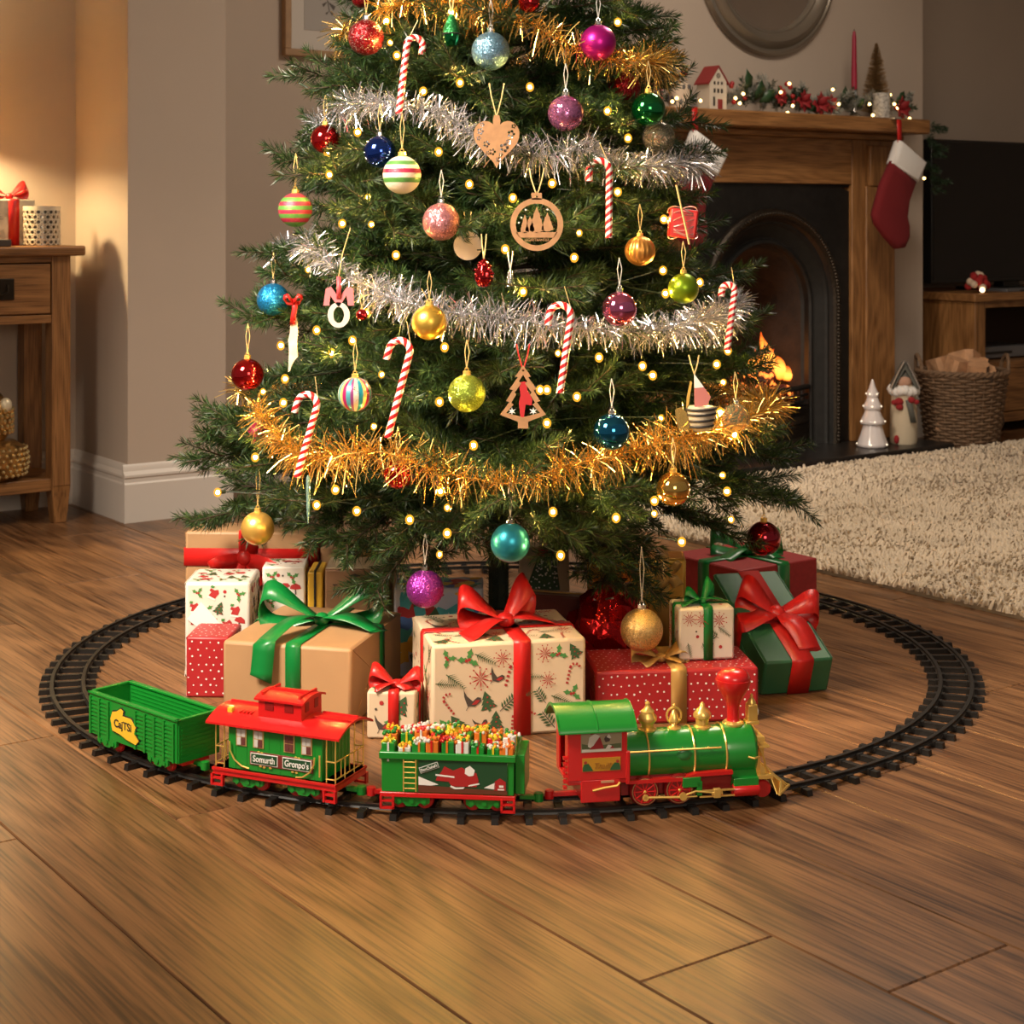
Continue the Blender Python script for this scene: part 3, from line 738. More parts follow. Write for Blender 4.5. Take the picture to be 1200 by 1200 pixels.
dv = thing('disc_player', 'slim grey disc player on the shelf of the television stand', 'player', UV(5.32, 4.20, 0.27), YAW)
MB().bb(-0.12, 0.22, -0.02, 0.20, 0.006, 0.05).build('case', pm('grey_plastic', (0.16, 0.16, 0.17), 0.35, 0.4), dv, bevel=0.003)
MB().bb(-0.10, 0.10, -0.022, -0.02, 0.022, 0.032).build('disc_slot', M_blackp, dv)
for x in (-0.1, 0.2): MB().bb(x - 0.01, x + 0.01, 0.0, 0.18, 0, 0.007).build('foot', M_blackp, dv)
bx = thing('set_top_box', 'flat grey box lying on top of the television stand', 'box', UV(5.42, 4.175, 0.535), YAW)
MB().bb(-0.10, 0.16, -0.05, 0.06, 0, 0.012).build('case', MATS['grey_plastic'], bx, bevel=0.002)
MB().bb(-0.02, 0.06, -0.0515, -0.05, 0.004, 0.008).build('display', M_blackp, bx)
# little red and white knitted decoration on the stand
kd = thing('knitted_cluster', 'small heap of red and white bobbles with a light on the television stand', 'decoration', UV(5.158, 4.135, 0.535), YAW)
rk = random.Random(4)
mr_ = pm('red_wool', (0.30, 0.012, 0.012), 0.9, bump=(300, 0.6)); mw_ = pm('cream_wool', (0.6, 0.45, 0.33), 0.9, bump=(300, 0.6))
for i in range(17):
    a = i * 2.4; rr_ = 0.016 + 0.036 * (i / 17); z = 0.016 + 0.058 * (1 - i / 17) * rk.uniform(0.8, 1.1)
    MB().ell((rr_ * math.cos(a) * 1.05, rr_ * math.sin(a) * 0.6, z), rk.uniform(0.014, 0.018), 10, 7).build('bobble', mr_ if i % 3 else mw_, kd)
MB().ell((-0.018, -0.036, 0.014), 0.010, 10, 7).build('bulb', emis('soft_bulb', (1.0, 0.62, 0.32), 5), kd)

bk = thing('log_basket', 'tall round wicker log basket standing right of the hearth', 'basket', UV(4.845, 3.955, 0), YAW)
wick = pm('wicker', (0.17, 0.10, 0.055), 0.75, noise=(60, 0.35), bump=(200, 0.5))
BH = 0.262
rad = lambda z: 0.124 + 0.034 * z / BH
NS = 26
st = MB()
for k in range(NS):
    a = 2 * PI * k / NS
    st.tube([(rad(z) * math.cos(a), rad(z) * math.sin(a), z) for z in (0.004, BH * 0.5, BH)], 0.0035, 5)
st.build('stakes', wick, bk)
for r_i in range(24):
    z = 0.007 + r_i * (BH - 0.012) / 23; ph = PI * (r_i % 2)
    MB().tube([((rad(z) + 0.0045 * math.cos(NS / 2 * a + ph)) * math.cos(a), (rad(z) + 0.0045 * math.cos(NS / 2 * a + ph)) * math.sin(a), z + 0.0015 * math.sin(a * 5 + r_i)) for a in [2 * PI * q / 78 for q in range(78)]], 0.0052, 5, closed=True).build('weave_row', wick, bk)
m = MB()
for s_ in range(3):
    m.tube([((rad(BH) + 0.006 * math.cos(14 * a + s_ * 2.1)) * math.cos(a), (rad(BH) + 0.006 * math.cos(14 * a + s_ * 2.1)) * math.sin(a), BH + 0.006 + 0.006 * math.sin(14 * a + s_ * 2.1)) for a in [2 * PI * q / 90 for q in range(90)]], 0.0058, 6, closed=True)
m.build('rim', wick, bk)
for s_ in (-1, 1):
    a0 = 0.0 - YAW + (PI if s_ < 0 else 0)
    m = MB()
    for q in range(2):
        m.tube([((rad(BH) + 0.004) * math.cos(a0 + 0.30 * math.cos(t)) , (rad(BH) + 0.004) * math.sin(a0 + 0.30 * math.cos(t)), BH + 0.062 * math.sin(t) + 0.004 * q) for t in [PI * i / 14 for i in range(15)]], 0.0065, 6)
    m.build('handle', wick, bk)
MB().lathe([(0.001, 0.0), (0.122, 0.0), (0.122, 0.006), (0.001, 0.006)], 24).build('base', wick, bk)
MB().lathe([(0.118, 0.008), (0.149, BH - 0.01), (0.146, BH - 0.01), (0.115, 0.008)], 26).build('lining', pm('wicker_inner', (0.05, 0.03, 0.016), 0.9), bk)
bark = pm('log_bark', (0.07, 0.045, 0.03), 0.9, bump=(60, 0.8, 0.004)); cutw = pm('split_log_wood', (0.50, 0.27, 0.14), 0.8, noise=(30, 0.25), bump=(80, 0.3))
logs = [(-0.072, -0.075, 0.17, 0.045, (14, 8, 20), 0), (0.0, -0.04, 0.19, 0.062, (-12, 18, 40), 0), (0.012, -0.085, 0.16, 0.05, (18, 5, -15), 0), (0.075, 0.0, 0.165, 0.05, (-8, -22, 60), 1), (0.062, -0.06, 0.155, 0.045, (28, -16, 10), 1), (-0.04, 0.05, 0.16, 0.05, (-14, -10, 30), 0)]
wl = ['at the left of the wicker basket under its handle', 'standing tallest at the top of the wicker basket', 'leaning at the front of the wicker basket', 'at the back right of the wicker basket', 'with dark bark at the front right of the basket', 'at the back left of the wicker basket']
for (x, y, z, r_, ro, kd_), w_ in zip(logs, wl):
    m = MB(); L = 0.13
    if kd_: m.mat(1).tube([(0, 0, -L), (0, 0, L * 0.92)], r_, 11, cap=False); m.mat(0).lathe([(0.001, L * 0.921), (r_, L * 0.92)], 11)
    else:
        sec = [(r_ * math.cos(a), r_ * math.sin(a)) for a in [R(-35 + 14 * q) for q in range(11)]] + [(-r_ * 0.5, -0.02), (-r_ * 0.5 + 0.012, -r_ * 0.75)]
        n_ = len(sec)
        for i in range(n_):
            m.mat(1 if i < 10 else 0); p, q = sec[i], sec[(i + 1) % n_]
            m.add([(p[0], p[1], -L), (q[0], q[1], -L), (q[0], q[1], L), (p[0], p[1], L)], [(0, 1, 2, 3)])
        m.mat(0).poly([(p[0], p[1], L) for p in sec]).poly([(p[0], p[1], -L) for p in sec[::-1]])
    b0 = UV(4.845, 3.955, 0)
    o = m.build('log', [cutw, bark], loc=b0 + Vector((x, y, z + 0.025)), rot=tuple(R(q) for q in ro), smooth=30)
    tag(o, 'split firewood log ' + w_, 'log', 'logs in the wicker basket')

# ceramic tree and felt figure on the hearth
cer = pm('glazed_white_ceramic', (0.72, 0.66, 0.65), 0.14, coat=0.6)
cp = at(1017, 519, 5.79); cp.z = 0.03
ctree = thing('ceramic_tree', 'white glazed ceramic christmas tree with lights on the hearth', 'ornament', UV(4.385, 3.965, 0.03), YAW)
tiers = [(0.054, 0.0, 0.030, 0.082), (0.043, 0.078, 0.022, 0.058), (0.032, 0.130, 0.015, 0.050), (0.021, 0.172, 0.003, 0.060)]
for (r0, z0_, r1, h) in tiers:
    MB().lathe([(0.001, z0_), (r0 * 0.9, z0_), (r0, z0_ + 0.006), (r0 * 0.97, z0_ + 0.014), ((r0 + r1) / 2 * 0.97, z0_ + h * 0.55), (r1, z0_ + h), (0.0008, z0_ + h + 0.003)], 36, flute=(12, 0.02)).build('tier', cer, ctree, smooth=60)
for (r0, z0_, r1, h) in tiers:
    for q in range(5):
        a = q * PI * 0.4 + z0_ * 20
        MB().ell((r0 * 0.99 * math.cos(a), r0 * 0.99 * math.sin(a), z0_ + 0.012), 0.0028, 6, 4).build('light', emis('tiny_light', (1.0, 0.80, 0.55), 2.2), ctree)
felt = pm('cream_felt', (0.55, 0.46, 0.33), 0.95, bump=(200, 0.6))
sg = thing('felt_house_figure', 'tall cream felt figure with grey pointed hat, fur collar and red scarf', 'figurine', UV(4.545, 3.965, 0.03), R(-6), scale=1.12)
MB().lathe([(0.001, 0), (0.040, 0), (0.043, 0.01), (0.042, 0.10), (0.037, 0.16), (0.03, 0.185), (0.001, 0.19)], 20).build('body', felt, sg, smooth=60)
m = MB(); rg = random.Random(8)
for k in range(16):
    a = 2 * PI * k / 16; m.ell((0.036 * math.cos(a), 0.036 * math.sin(a), 0.166 + rg.uniform(-.004, .004)), 0.016, 8, 6, jitter=0.1, rng=rg)
m.build('fur_collar', fleece, sg, smooth=60)
MB().ell((0, -0.012, 0.195), (0.026, 0.024, 0.022)).build('face', pm('felt_skin', (0.45, 0.26, 0.18), 0.9), sg)
m = MB()
for sx in (-1, 1):
    m.prism([(0, -0.032, 0.255), (sx * 0.044, -0.036, 0.178), (sx * 0.036, -0.036, 0.172), (0, -0.034, 0.235)], (0, 0.06, 0))
m.lathe([(0.034, 0.195), (0.026, 0.22), (0.006, 0.258), (0.001, 0.26)], 10)
m.build('pointed_hat', pm('grey_felt', (0.10, 0.10, 0.085), 0.9, bump=(200, 0.5)), sg)
m = MB()
for sx in (-1, 1): m.tube([(sx * 0.003, -0.043, 0.262), (sx * 0.024, -0.043, 0.222), (sx * 0.045, -0.043, 0.176)], 0.003, 5)
m.build('hat_trim', M_silver, sg)
m = MB()
for (x, z, r_) in ((-0.02, 0.135, 0.014), (-0.034, 0.132, 0.010), (-0.018, 0.118, 0.012), (0.018, 0.14, 0.012), (0.034, 0.134, 0.009)): m.ell((x, -0.044, z), (r_, 0.008, r_ * 0.9), 8, 6)
m.build('red_scarf', pm('red_felt', (0.26, 0.012, 0.015), 0.9), sg)
MB().strip([(0.008, -0.046, 0.14), (0.016, -0.048, 0.11), (0.024, -0.047, 0.07)], [(0.018, 0, 0)] * 3).build('grey_ribbon', MATS['grey_felt'], sg, solid=0.002)
MB().ell((-0.026, -0.036, 0.016), (0.009, 0.007, 0.014), 10, 7).build('red_button', MATS['red_felt'], sg)

# ================================================================== RUG
rg_ = thing('shag_rug', 'cream deep pile shag rug in front of the hearth', 'rug', UV(4.15, 2.80, 0), YAW)
RX, RY = 1.31, 1.005
MB().bb(-RX, RX, -RY, RY, 0.0, 0.012).build('backing', pm('rug_backing', (0.34, 0.27, 0.19), 0.95), rg_)
def rug_pile():
    rn = np.random.default_rng(3)
    sp = 0.0098
    gx, gy = np.meshgrid(np.arange(-RX, RX, sp), np.arange(-RY, RY, sp))
    P = np.stack([gx.ravel(), gy.ravel()], 1) + rn.uniform(-0.5, 0.5, (gx.size, 2)) * sp
    # keep what the room could show: u from left edge to beyond the frame
    N = len(P)
    h = rn.uniform(0.018, 0.030, N); a = rn.uniform(0, 2 * PI, N)
    fld = 1.6 * np.sin(P[:, 0] * 7 + 1.3 * np.sin(P[:, 1] * 9)) + 1.4 * np.sin(P[:, 1] * 11 + P[:, 0] * 3)
    a = np.where(rn.random(N) < 0.6, fld + rn.normal(0, 0.6, N), a)
    d = np.stack([np.cos(a), np.sin(a)], 1)
    lean = rn.uniform(0.003, 0.013, N)[:, None]
    r = rn.uniform(0.0048, 0.0070, N)
    V = np.zeros((N, 10, 3)); 
    for k in range(3):
        b = a + k * 2 * PI / 3
        V[:, k, 0] = P[:, 0] + r * np.cos(b); V[:, k, 1] = P[:, 1] + r * np.sin(b); V[:, k, 2] = 0.008
        V[:, 3 + k, :2] = P + d * lean * 0.45 + (r * 0.95)[:, None] * np.stack([np.cos(b), np.sin(b)], 1); V[:, 3 + k, 2] = h * 0.62
        V[:, 6 + k, :2] = P + d * lean + (r * 0.62)[:, None] * np.stack([np.cos(b), np.sin(b)], 1); V[:, 6 + k, 2] = h
    V[:, 9, :2] = P + d * lean * 1.5; V[:, 9, 2] = h * 0.96
    T = []
    for k in range(3):
        l = (k + 1) % 3
        T += [(k, l, 3 + l), (k, 3 + l, 3 + k), (3 + k, 3 + l, 6 + l), (3 + k, 6 + l, 6 + k), (6 + k, 6 + l, 9)]
    T = np.array(T)[None] + (np.arange(N) * 10)[:, None, None]
    return np_mesh('pile', V.reshape(-1, 3), T.reshape(-1, 3), pm('cream_wool_pile', (0.76, 0.62, 0.45), 0.95, noise=(9, 0.10), sheen=0.3), smooth=True)
po = link('pile', rug_pile(), rg_); po['kind'] = 'stuff'
# ================================================================== brush of needles (numpy)
def brush(twigs, dens, ln, wd, rn, a0=28, a1=68, full=True):
    """flat tapered needles set around straight twigs -> verts, quads"""
    VV = []; QQ = []; o = 0
    for (p0, p1) in twigs:
        p0 = np.array(p0, float); p1 = np.array(p1, float); d = p1 - p0; L = np.linalg.norm(d)
        if L < 1e-6: continue
        d /= L; N = max(4, int(dens * L))
        t = np.sort(rn.random(N)); b = p0 + d * (t * L)[:, None]
        e1 = np.cross(d, [0.31, 0.17, 0.93]); e1 /= np.linalg.norm(e1); e2 = np.cross(d, e1)
        ph = rn.uniform(0, 2 * PI, N)
        A = np.radians(rn.uniform(a0, a1, N)) * (1 - 0.45 * np.clip((t - 0.8) / 0.2, 0, 1))
        dr = d * np.cos(A)[:, None] + (e1 * np.cos(ph)[:, None] + e2 * np.sin(ph)[:, None]) * np.sin(A)[:, None]
        l = ln * rn.uniform(0.7, 1.1, N) * (1 - 0.25 * t)
        s = np.cross(dr, rn.normal(0, 1, (N, 3))); s /= np.linalg.norm(s, axis=1)[:, None] + 1e-9
        tip = b + dr * l[:, None] + np.array([0, 0, 1]) * (l * rn.uniform(-0.10, 0.10, N))[:, None]
        mid = b + dr * (l * 0.5)[:, None]
        w = wd * rn.uniform(0.7, 1.2, N)[:, None]
        V = np.stack([b, mid - s * w / 2, tip, mid + s * w / 2], 1).reshape(-1, 3)
        VV.append(V); QQ.append((np.arange(N) * 4)[:, None] + np.arange(4)[None] + o); o += 4 * N
    return np.concatenate(VV), np.concatenate(QQ)

def u_at(px, v):
    k = (px - 600) / F
    return v * (SU + CU * k) / (CU - SU * k)

# ================================================================== MANTEL DISPLAY
MZ = 1.173
leafm = pm('dark_leaf', (0.02, 0.055, 0.018), 0.4, noise=(40, 0.3))
frost = pm('frosted_needles', (0.30, 0.30, 0.26), 0.8)
fir_g = pm('garland_green', (0.016, 0.04, 0.014), 0.55)
berry = pm('red_berry', (0.30, 0.010, 0.012), 0.3)
petal = pm('poinsettia_red', (0.24, 0.006, 0.010), 0.7)
mbulb = emis('mantel_bulb', (1.0, 0.62, 0.20), 9)
gar = thing('mantel_garland', 'frosted fir garland with berries, leaves and warm lights along the mantel', 'garland', UV(4.05, 4.07, MZ), YAW)
rm = random.Random(21); rnm = np.random.default_rng(9)
def G(px, dz, v=4.07): return (u_at(px, v) - 4.05, v - 4.07, dz)
tw_f, tw_g = [], []
for i in range(96):
    px = rm.uniform(856, 1066); b0 = Vector(G(px, rm.uniform(0.015, 0.055)))
    d = Vector((rm.uniform(-1, 1), rm.uniform(-0.8, 0.5), rm.uniform(-0.05, 0.7))).normalized()
    e_ = b0 + d * rm.uniform(0.05, 0.085); e_.z = max(e_.z, 0.018)
    ((tw_f if rm.random() < 0.6 else tw_g)).append((b0, e_))
for i in range(14):   # greenery hanging past the right end
    z = -0.01 - i * 0.018; b0 = Vector((u_at(1078, 4.12) - 4.05 + 0.028, 4.10 - 4.07, z))
    tw_g.append((b0, b0 + Vector((rm.uniform(-0.02, 0.045), rm.uniform(-0.06, 0.0), rm.uniform(-0.05, 0.01)))))
for i in range(10):
    px = rm.uniform(772, 856); b0 = Vector(G(px, 0.03, 4.13)); tw_g.append((b0, b0 + Vector((rm.uniform(-.03, .03), rm.uniform(-.02, .02), rm.uniform(0.0, .04)))))
for nm, tws, mt in (('frosted_sprigs', tw_f, frost), ('fir_sprigs', tw_g, fir_g)):
    V, Q = brush(tws, 1500, 0.028, 0.0030, rnm); o = link(nm, np_mesh(nm, V, Q, mt), gar); o['kind'] = 'stuff'
def leaf(parent, p, d, L, w, mt, name='leaf'):
    d = Vector(d).normalized(); s = d.cross(Vector((0.1, -1, 0.25))).normalized(); n = s.cross(d)
    m = MB(); P = Vector(p); N = 7; ed = []
    pts = []
    for i in range(N):
        t = i / (N - 1); ww = w * math.sin(PI * min(1, t * 0.95 + 0.05)) * (1.0 if i % 2 == 0 else 0.72)
        c = P + d * L * t + n * (0.15 * L * math.sin(PI * t))
        pts.append((c - s * ww + n * 0.1 * ww, c, c + s * ww + n * 0.1 * ww))
    vs = [q for tr_ in pts for q in tr_]
    m.add(vs, [(3 * i + j, 3 * i + j + 1, 3 * i + j + 4, 3 * i + j + 3) for i in range(N - 1) for j in range(2)])
    return m.build(name, mt, parent, solid=0.0008, smooth=60)
for (px, dz, dx, dzz, L) in ((872, 0.06, -0.1, 1, 0.085), (884, 0.04, 0.25, 1, 0.075), (890, 0.035, 0.6, 0.5, 0.07), (985, 0.055, 0.2, 1, 0.055), (1049, 0.055, 0.7, 1, 0.06), (1056, 0.03, 1, 0.25, 0.04), (912, 0.05, -0.3, 0.7, 0.05), (935, 0.03, 1, 0.1, 0.06), (1000, 0.04, 0.6, 0.4, 0.05), (945, 0.02, 0.8, 0.1, 0.05)):
    leaf(gar, G(px, dz, 4.04), (dx, -0.25, dzz), L, L * 0.30, leafm)
for (px, dz) in ((858, 0.09), (857, 0.082), (918, 0.075), (914, 0.085), (922, 0.10), (926, 0.09), (929, 0.06), (930, 0.04), (860, 0.03), (873, 0.045)):
    MB().ell(G(px, dz, 4.03), 0.0085, 10, 7).build('berry', berry, gar)
def poinsettia(px, dz, v, r_):
    c = Vector(G(px, dz, v)); h = MB().ell(c, 0.008, 8, 6).build('flower_centre', berry, gar)
    for q in range(8):
        a = q * PI / 4; leaf(h, c, (math.cos(a), -0.45 - 0.25 * (q % 2), math.sin(a)), r_, r_ * 0.32, petal, 'petal')
for q in ((938, 0.045, 4.03, 0.045), (957, 0.035, 4.02, 0.05), (970, 0.04, 4.03, 0.04), (1052, 0.035, 4.02, 0.052), (912, 0.05, 4.02, 0.035)): poinsettia(*q)
for (px, py) in ((862, 115), (871, 110), (925, 98), (929, 124), (976, 105), (983, 122), (1019, 122), (1023, 135), (1043, 111), (1048, 122), (1051, 127), (1066, 139), (923, 132), (821, 118), (786, 98), (788, 119), (793, 115), (867, 121), (915, 108), (1083, 209)):
    v = 4.0 if px < 1070 else 4.05
    u = u_at(px, v); Yp = UV(u, v).y; z = CAMZ - (py - HOR) * Yp / F - MZ
    MB().ell((u - 4.05, v - 4.07, z), 0.0052, 10, 7).build('bulb', mbulb, gar)

def lbl(px, v, dz=0): return UV(u_at(px, v), v, MZ + dz)
mug = thing('printed_candle_pot', 'white candle pot printed with grey flowers on the mantel', 'candle pot', lbl(796, 4.075), YAW)
MB().lathe([(0.001, 0), (0.033, 0), (0.034, 0.004), (0.034, 0.084), (0.031, 0.084), (0.031, 0.06), (0.001, 0.06)], 28).build('pot', pm('warm_white_glaze', (0.62, 0.50, 0.38), 0.35), mug)
m = MB()
for k in range(16):
    a = k * 2.39; z = 0.012 + (k * 0.037) % 0.062
    for q in range(5):
        b_ = a + 0.10 * math.cos(q * 1.2566); zz = z + 0.0055 * math.sin(q * 1.2566)
        m.ell((0.0343 * math.cos(b_), 0.0343 * math.sin(b_), zz), (0.0032, 0.0032, 0.0032), 6, 4)
m.build('flower_print', pm('grey_print', (0.09, 0.09, 0.10), 0.6), mug)
br = MB()
for (x, z) in ((-0.012, 0.105), (0.012, 0.12), (0.02, 0.118), (-0.024, 0.11)): br.ell((x, -0.005, z), 0.009, 8, 6)
br.build('berries', berry, mug)
m = MB()
for (x, z) in ((-0.012, 0.105), (0.012, 0.12), (0.02, 0.118), (-0.024, 0.11)): m.tube([(0, 0, 0.058), (x * 0.8, -0.002, z * 0.8), (x, -0.005, z)], 0.0012, 4)
m.build('berry_stems', leafm, mug)

hs = thing('miniature_house', 'small white wooden house with red roof on the mantel', 'ornament', lbl(834, 4.055), YAW)
hw, hd, hh, hr = 0.074, 0.062, 0.094, 0.142
m = MB(); m.prism([(-hw / 2, -hd / 2, 0), (hw / 2, -hd / 2, 0), (hw / 2, -hd / 2, hh), (0, -hd / 2, hr), (-hw / 2, -hd / 2, hh)], (0, hd, 0))
m.build('walls', pm('house_white', (0.60, 0.52, 0.42), 0.6), hs, smooth=0)
for s_ in (-1, 1):
    MB().prism([(0, -hd / 2 - 0.005, hr + 0.004), (s_ * (hw / 2 + 0.008), -hd / 2 - 0.005, hh - 0.006), (s_ * (hw / 2 + 0.008), -hd / 2 - 0.005, hh - 0.011), (0, -hd / 2 - 0.005, hr - 0.001)], (0, hd + 0.01, 0)).build('roof_slope', pm('house_red', (0.24, 0.02, 0.02), 0.6), hs, smooth=0)
for (x, z, w_, h_) in ((-0.016, 0.088, 0.007, 0.010), (0.0, 0.088, 0.007, 0.010), (0.016, 0.088, 0.007, 0.010), (-0.016, 0.063, 0.008, 0.014), (0.0, 0.063, 0.008, 0.014), (0.016, 0.063, 0.008, 0.014), (-0.018, 0.028, 0.008, 0.03)):
    MB().bb(x - w_ / 2, x + w_ / 2, -hd / 2 - 0.0012, -hd / 2 + 0.004, z - h_ / 2, z + h_ / 2).build('window', pm('house_window', (0.03, 0.025, 0.022), 0.5), hs, smooth=0)
MB().lathe([(0.006, 0.0), (0.0085, 0.0), (0.0085, -0.002), (0.006, -0.002), (0.006, 0.0)], 16, axis='y', c=(0, -hd / 2, 0.112)).build('round_window', pm('house_trim', (0.2, 0.17, 0.14), 0.6), hs)
MB().bb(-0.002, 0.018, -hd / 2 - 0.0025, -hd / 2 + 0.004, 0.004, 0.036).build('door', MATS['house_red'], hs, bevel=0.001)

tp = thing('taper_candle', 'tall red taper candle in a silver holder on the mantel', 'candle', lbl(1001, 4.06), YAW)
MB().lathe([(0.001, 0), (0.028, 0), (0.026, 0.006), (0.008, 0.02), (0.007, 0.06), (0.012, 0.07), (0.013, 0.095), (0.001, 0.096)], 20).build('holder', M_silver, tp)
MB().lathe([(0.0105, 0.09), (0.0105, 0.13), (0.0075, 0.28), (0.005, 0.302), (0.001, 0.306)], 16).build('wax', pm('raspberry_wax', (0.30, 0.008, 0.035), 0.4), tp)
MB().cyl((0, 0, 0.304), (0, 0, 0.312), 0.0012, n=6).build('wick', M_ink, tp)

brushm = pm('gold_bristle', (0.36, 0.23, 0.11), 0.6)
def bottle_tree(px, v, h, r0, label):
    o = thing('bottle_brush_tree', label, 'ornament', lbl(px, v), YAW, 'bottle brush trees on the mantel')
    MB().lathe([(0.001, 0), (r0 * 0.6, 0), (r0 * 0.6, 0.010), (0.001, 0.012)], 16).build('base', pm('pale_wood', (0.38, 0.25, 0.13), 0.6), o)
    MB().cyl((0, 0, 0.01), (0, 0, h), 0.002, n=6).build('stem', brushm, o)
    rn = np.random.default_rng(int(px)); N = 2600
    t = rn.random(N); z = 0.02 + t * (h - 0.02); rad_ = r0 * (1 - t) ** 0.8 * rn.uniform(0.8, 1.05, N) + 0.003; a = rn.uniform(0, 2 * PI, N)
    d = np.stack([np.cos(a), np.sin(a), 0.25 * np.ones(N)], 1); b = np.stack([0 * z, 0 * z, z], 1); s_ = np.stack([-np.sin(a), np.cos(a), rn.uniform(-1, 1, N)], 1) * 0.0011
    V = np.stack([b - s_, b + s_, b + d * rad_[:, None] + s_ * .6, b + d * rad_[:, None] - s_ * .6], 1).reshape(-1, 3)
    q = link('bristles', np_mesh('bristles', V, (np.arange(N) * 4)[:, None] + np.arange(4), brushm), o); q['kind'] = 'stuff'
bottle_tree(1027, 4.10, 0.275, 0.060, 'gold bottle brush tree beside the red taper candle')
bottle_tree(762, 4.10, 0.24, 0.042, 'gold bottle brush tree at the left end of the mantel half behind the fir')
fc = thing('frosted_candle_jar', 'white crackled candle jar among the mantel greenery', 'candle jar', lbl(1033, 4.015), YAW)
MB().lathe([(0.001, 0), (0.030, 0), (0.031, 0.004), (0.031, 0.088), (0.027, 0.088), (0.027, 0.06), (0.001, 0.06)], 24).build('jar', pm('crackle_white', (0.42, 0.39, 0.35), 0.5, noise=(120, 0.5), bump=(160, 0.9, 0.004)), fc)
MB().lathe([(0.001, 0.06), (0.0265, 0.06), (0.0265, 0.070), (0.001, 0.068)], 20).build('wax', MATS['candle_wax'], fc)
rc_ = thing('pillar_candle', 'short red pillar candle at the left end of the mantel', 'candle', lbl(769, 4.04), YAW)
MB().lathe([(0.001, 0), (0.020, 0), (0.021, 0.005), (0.021, 0.078), (0.017, 0.082), (0.001, 0.078)], 20).build('wax', pm('dusty_red_wax', (0.28, 0.03, 0.035), 0.5), rc_)
MB().cyl((0, 0, 0.077), (0, 0, 0.088), 0.0012, n=6).build('wick', M_ink, rc_)
# ================================================================== CHRISTMAS TREE
TX, TY = -0.025, 3.11
def trad(z): return max(0.012, 0.640 - 0.300 * z)
ng, ngt, ngb = nt('fir_needles')
ngb.inputs['Roughness'].default_value = 0.42; ngb.inputs['Specular IOR Level'].default_value = 0.45
tc = ngt.nodes.new('ShaderNodeTexCoord'); oi = ngt.nodes.new('ShaderNodeObjectInfo'); gi = ngt.nodes.new('ShaderNodeNewGeometry')
cr = ngt.nodes.new('ShaderNodeValToRGB'); e = cr.color_ramp.elements
e[0].position = 0.0; e[0].color = (0.012, 0.034, 0.009, 1); e[1].position = 1.0; e[1].color = (0.068, 0.112, 0.030, 1)
k = e.new(0.55); k.color = (0.024, 0.058, 0.015, 1)
ngt.links.new(gi.outputs['Random Per Island'], cr.inputs['Fac'])
hs_ = ngt.nodes.new('ShaderNodeHueSaturation'); mr = ngt.nodes.new('ShaderNodeMapRange'); mr.inputs[3].default_value = 0.75; mr.inputs[4].default_value = 1.25
ngt.links.new(oi.outputs['Random'], mr.inputs[0]); ngt.links.new(mr.outputs[0], hs_.inputs['Value']); ngt.links.new(cr.outputs[0], hs_.inputs['Color'])
ngt.links.new(hs_.outputs[0], ngb.inputs['Base Color'])
trl = ngt.nodes.new('ShaderNodeBsdfTranslucent'); ngt.links.new(hs_.outputs[0], trl.inputs[0])
mxs = ngt.nodes.new('ShaderNodeMixShader'); mxs.inputs[0].default_value = 0.2
ngt.links.new(ngb.outputs[0], mxs.inputs[1]); ngt.links.new(trl.outputs[0], mxs.inputs[2]); ngt.links.new(mxs.outputs[0], ngt.nodes['Material Output'].inputs[0])
brk = pm('twig_brown', (0.045, 0.028, 0.014), 0.8)

def branch_mesh(L, seed):
    rn = np.random.default_rng(seed); rb = random.Random(seed)
    stem = [Vector((L * t, 0, 0.05 * L * math.sin(PI * t * 0.8) - 0.02 * L * t)) for t in [i / 6 for i in range(7)]]
    def on(t):
        f = t * 6; i = min(5, int(f)); return stem[i].lerp(stem[i + 1], f - i)
    tw = []
    for i in range(1, 6): tw.append((on(i / 6), on((i + 1) / 6)))
    nside = max(4, int(L / 0.042))
    for i in range(nside):
        t = 0.22 + 0.72 * i / (nside - 1); s = 1 if i % 2 else -1
        l = (0.42 * L * (1 - t) + 0.062) * rb.uniform(0.85, 1.15); a = R(rb.uniform(32, 58)) * s
        p = on(t); el = rb.uniform(-0.35, 0.45)
        d = Vector((math.cos(a), math.sin(a), el)).normalized()
        tw.append((p, p + d * l))
        if l > 0.10:
            for q in (0.45, 0.7):
                a2 = a + R(rb.choice((-38, 38))); d2 = Vector((math.cos(a2), math.sin(a2), rb.uniform(-.2, .4))).normalized()
                tw.append((p + d * l * q, p + d * l * q + d2 * l * 0.42))
    V, Q = brush(tw, 1450, 0.031, 0.0020, rn)
    m = MB(); m.tube(stem, [0.0038 - 0.0026 * i / 6 for i in range(7)], 5)
    for (a, b) in tw[5:]: m.tube([a, b], [0.0016, 0.0008], 4, cap=False)
    sv = np.array([tuple(p) for p in m.v]); o = len(V)
    quads = [f for f in m.f if len(f) == 4]
    Q2 = np.array(quads) + o
    return np_mesh('branch', np.concatenate([V, sv]), np.concatenate([Q, Q2]), [ng, brk], np.concatenate([np.zeros(len(Q)), np.ones(len(Q2))]))
BLEN = [0.10, 0.15, 0.20, 0.26, 0.32, 0.38, 0.44, 0.50, 0.56]
BM = {L: [branch_mesh(L, 100 + 7 * i + j) for j in range(3)] for i, L in enumerate(BLEN)}
tree = thing('christmas_tree', 'large decorated green artificial fir tree standing in the track circle', 'tree', (TX, TY, 0))
MB().tube([(0, 0, 0.03), (0, 0, 0.8), (0, 0, 2.1)], [0.02, 0.017, 0.006], 10).build('trunk', pm('trunk_green', (0.012, 0.02, 0.010), 0.7), tree)
MB().lathe([(0.001, 0), (0.05, 0), (0.048, 0.014), (0.026, 0.03), (0.026, 0.10), (0.001, 0.10)], 24).build('stand', M_blackp, tree)
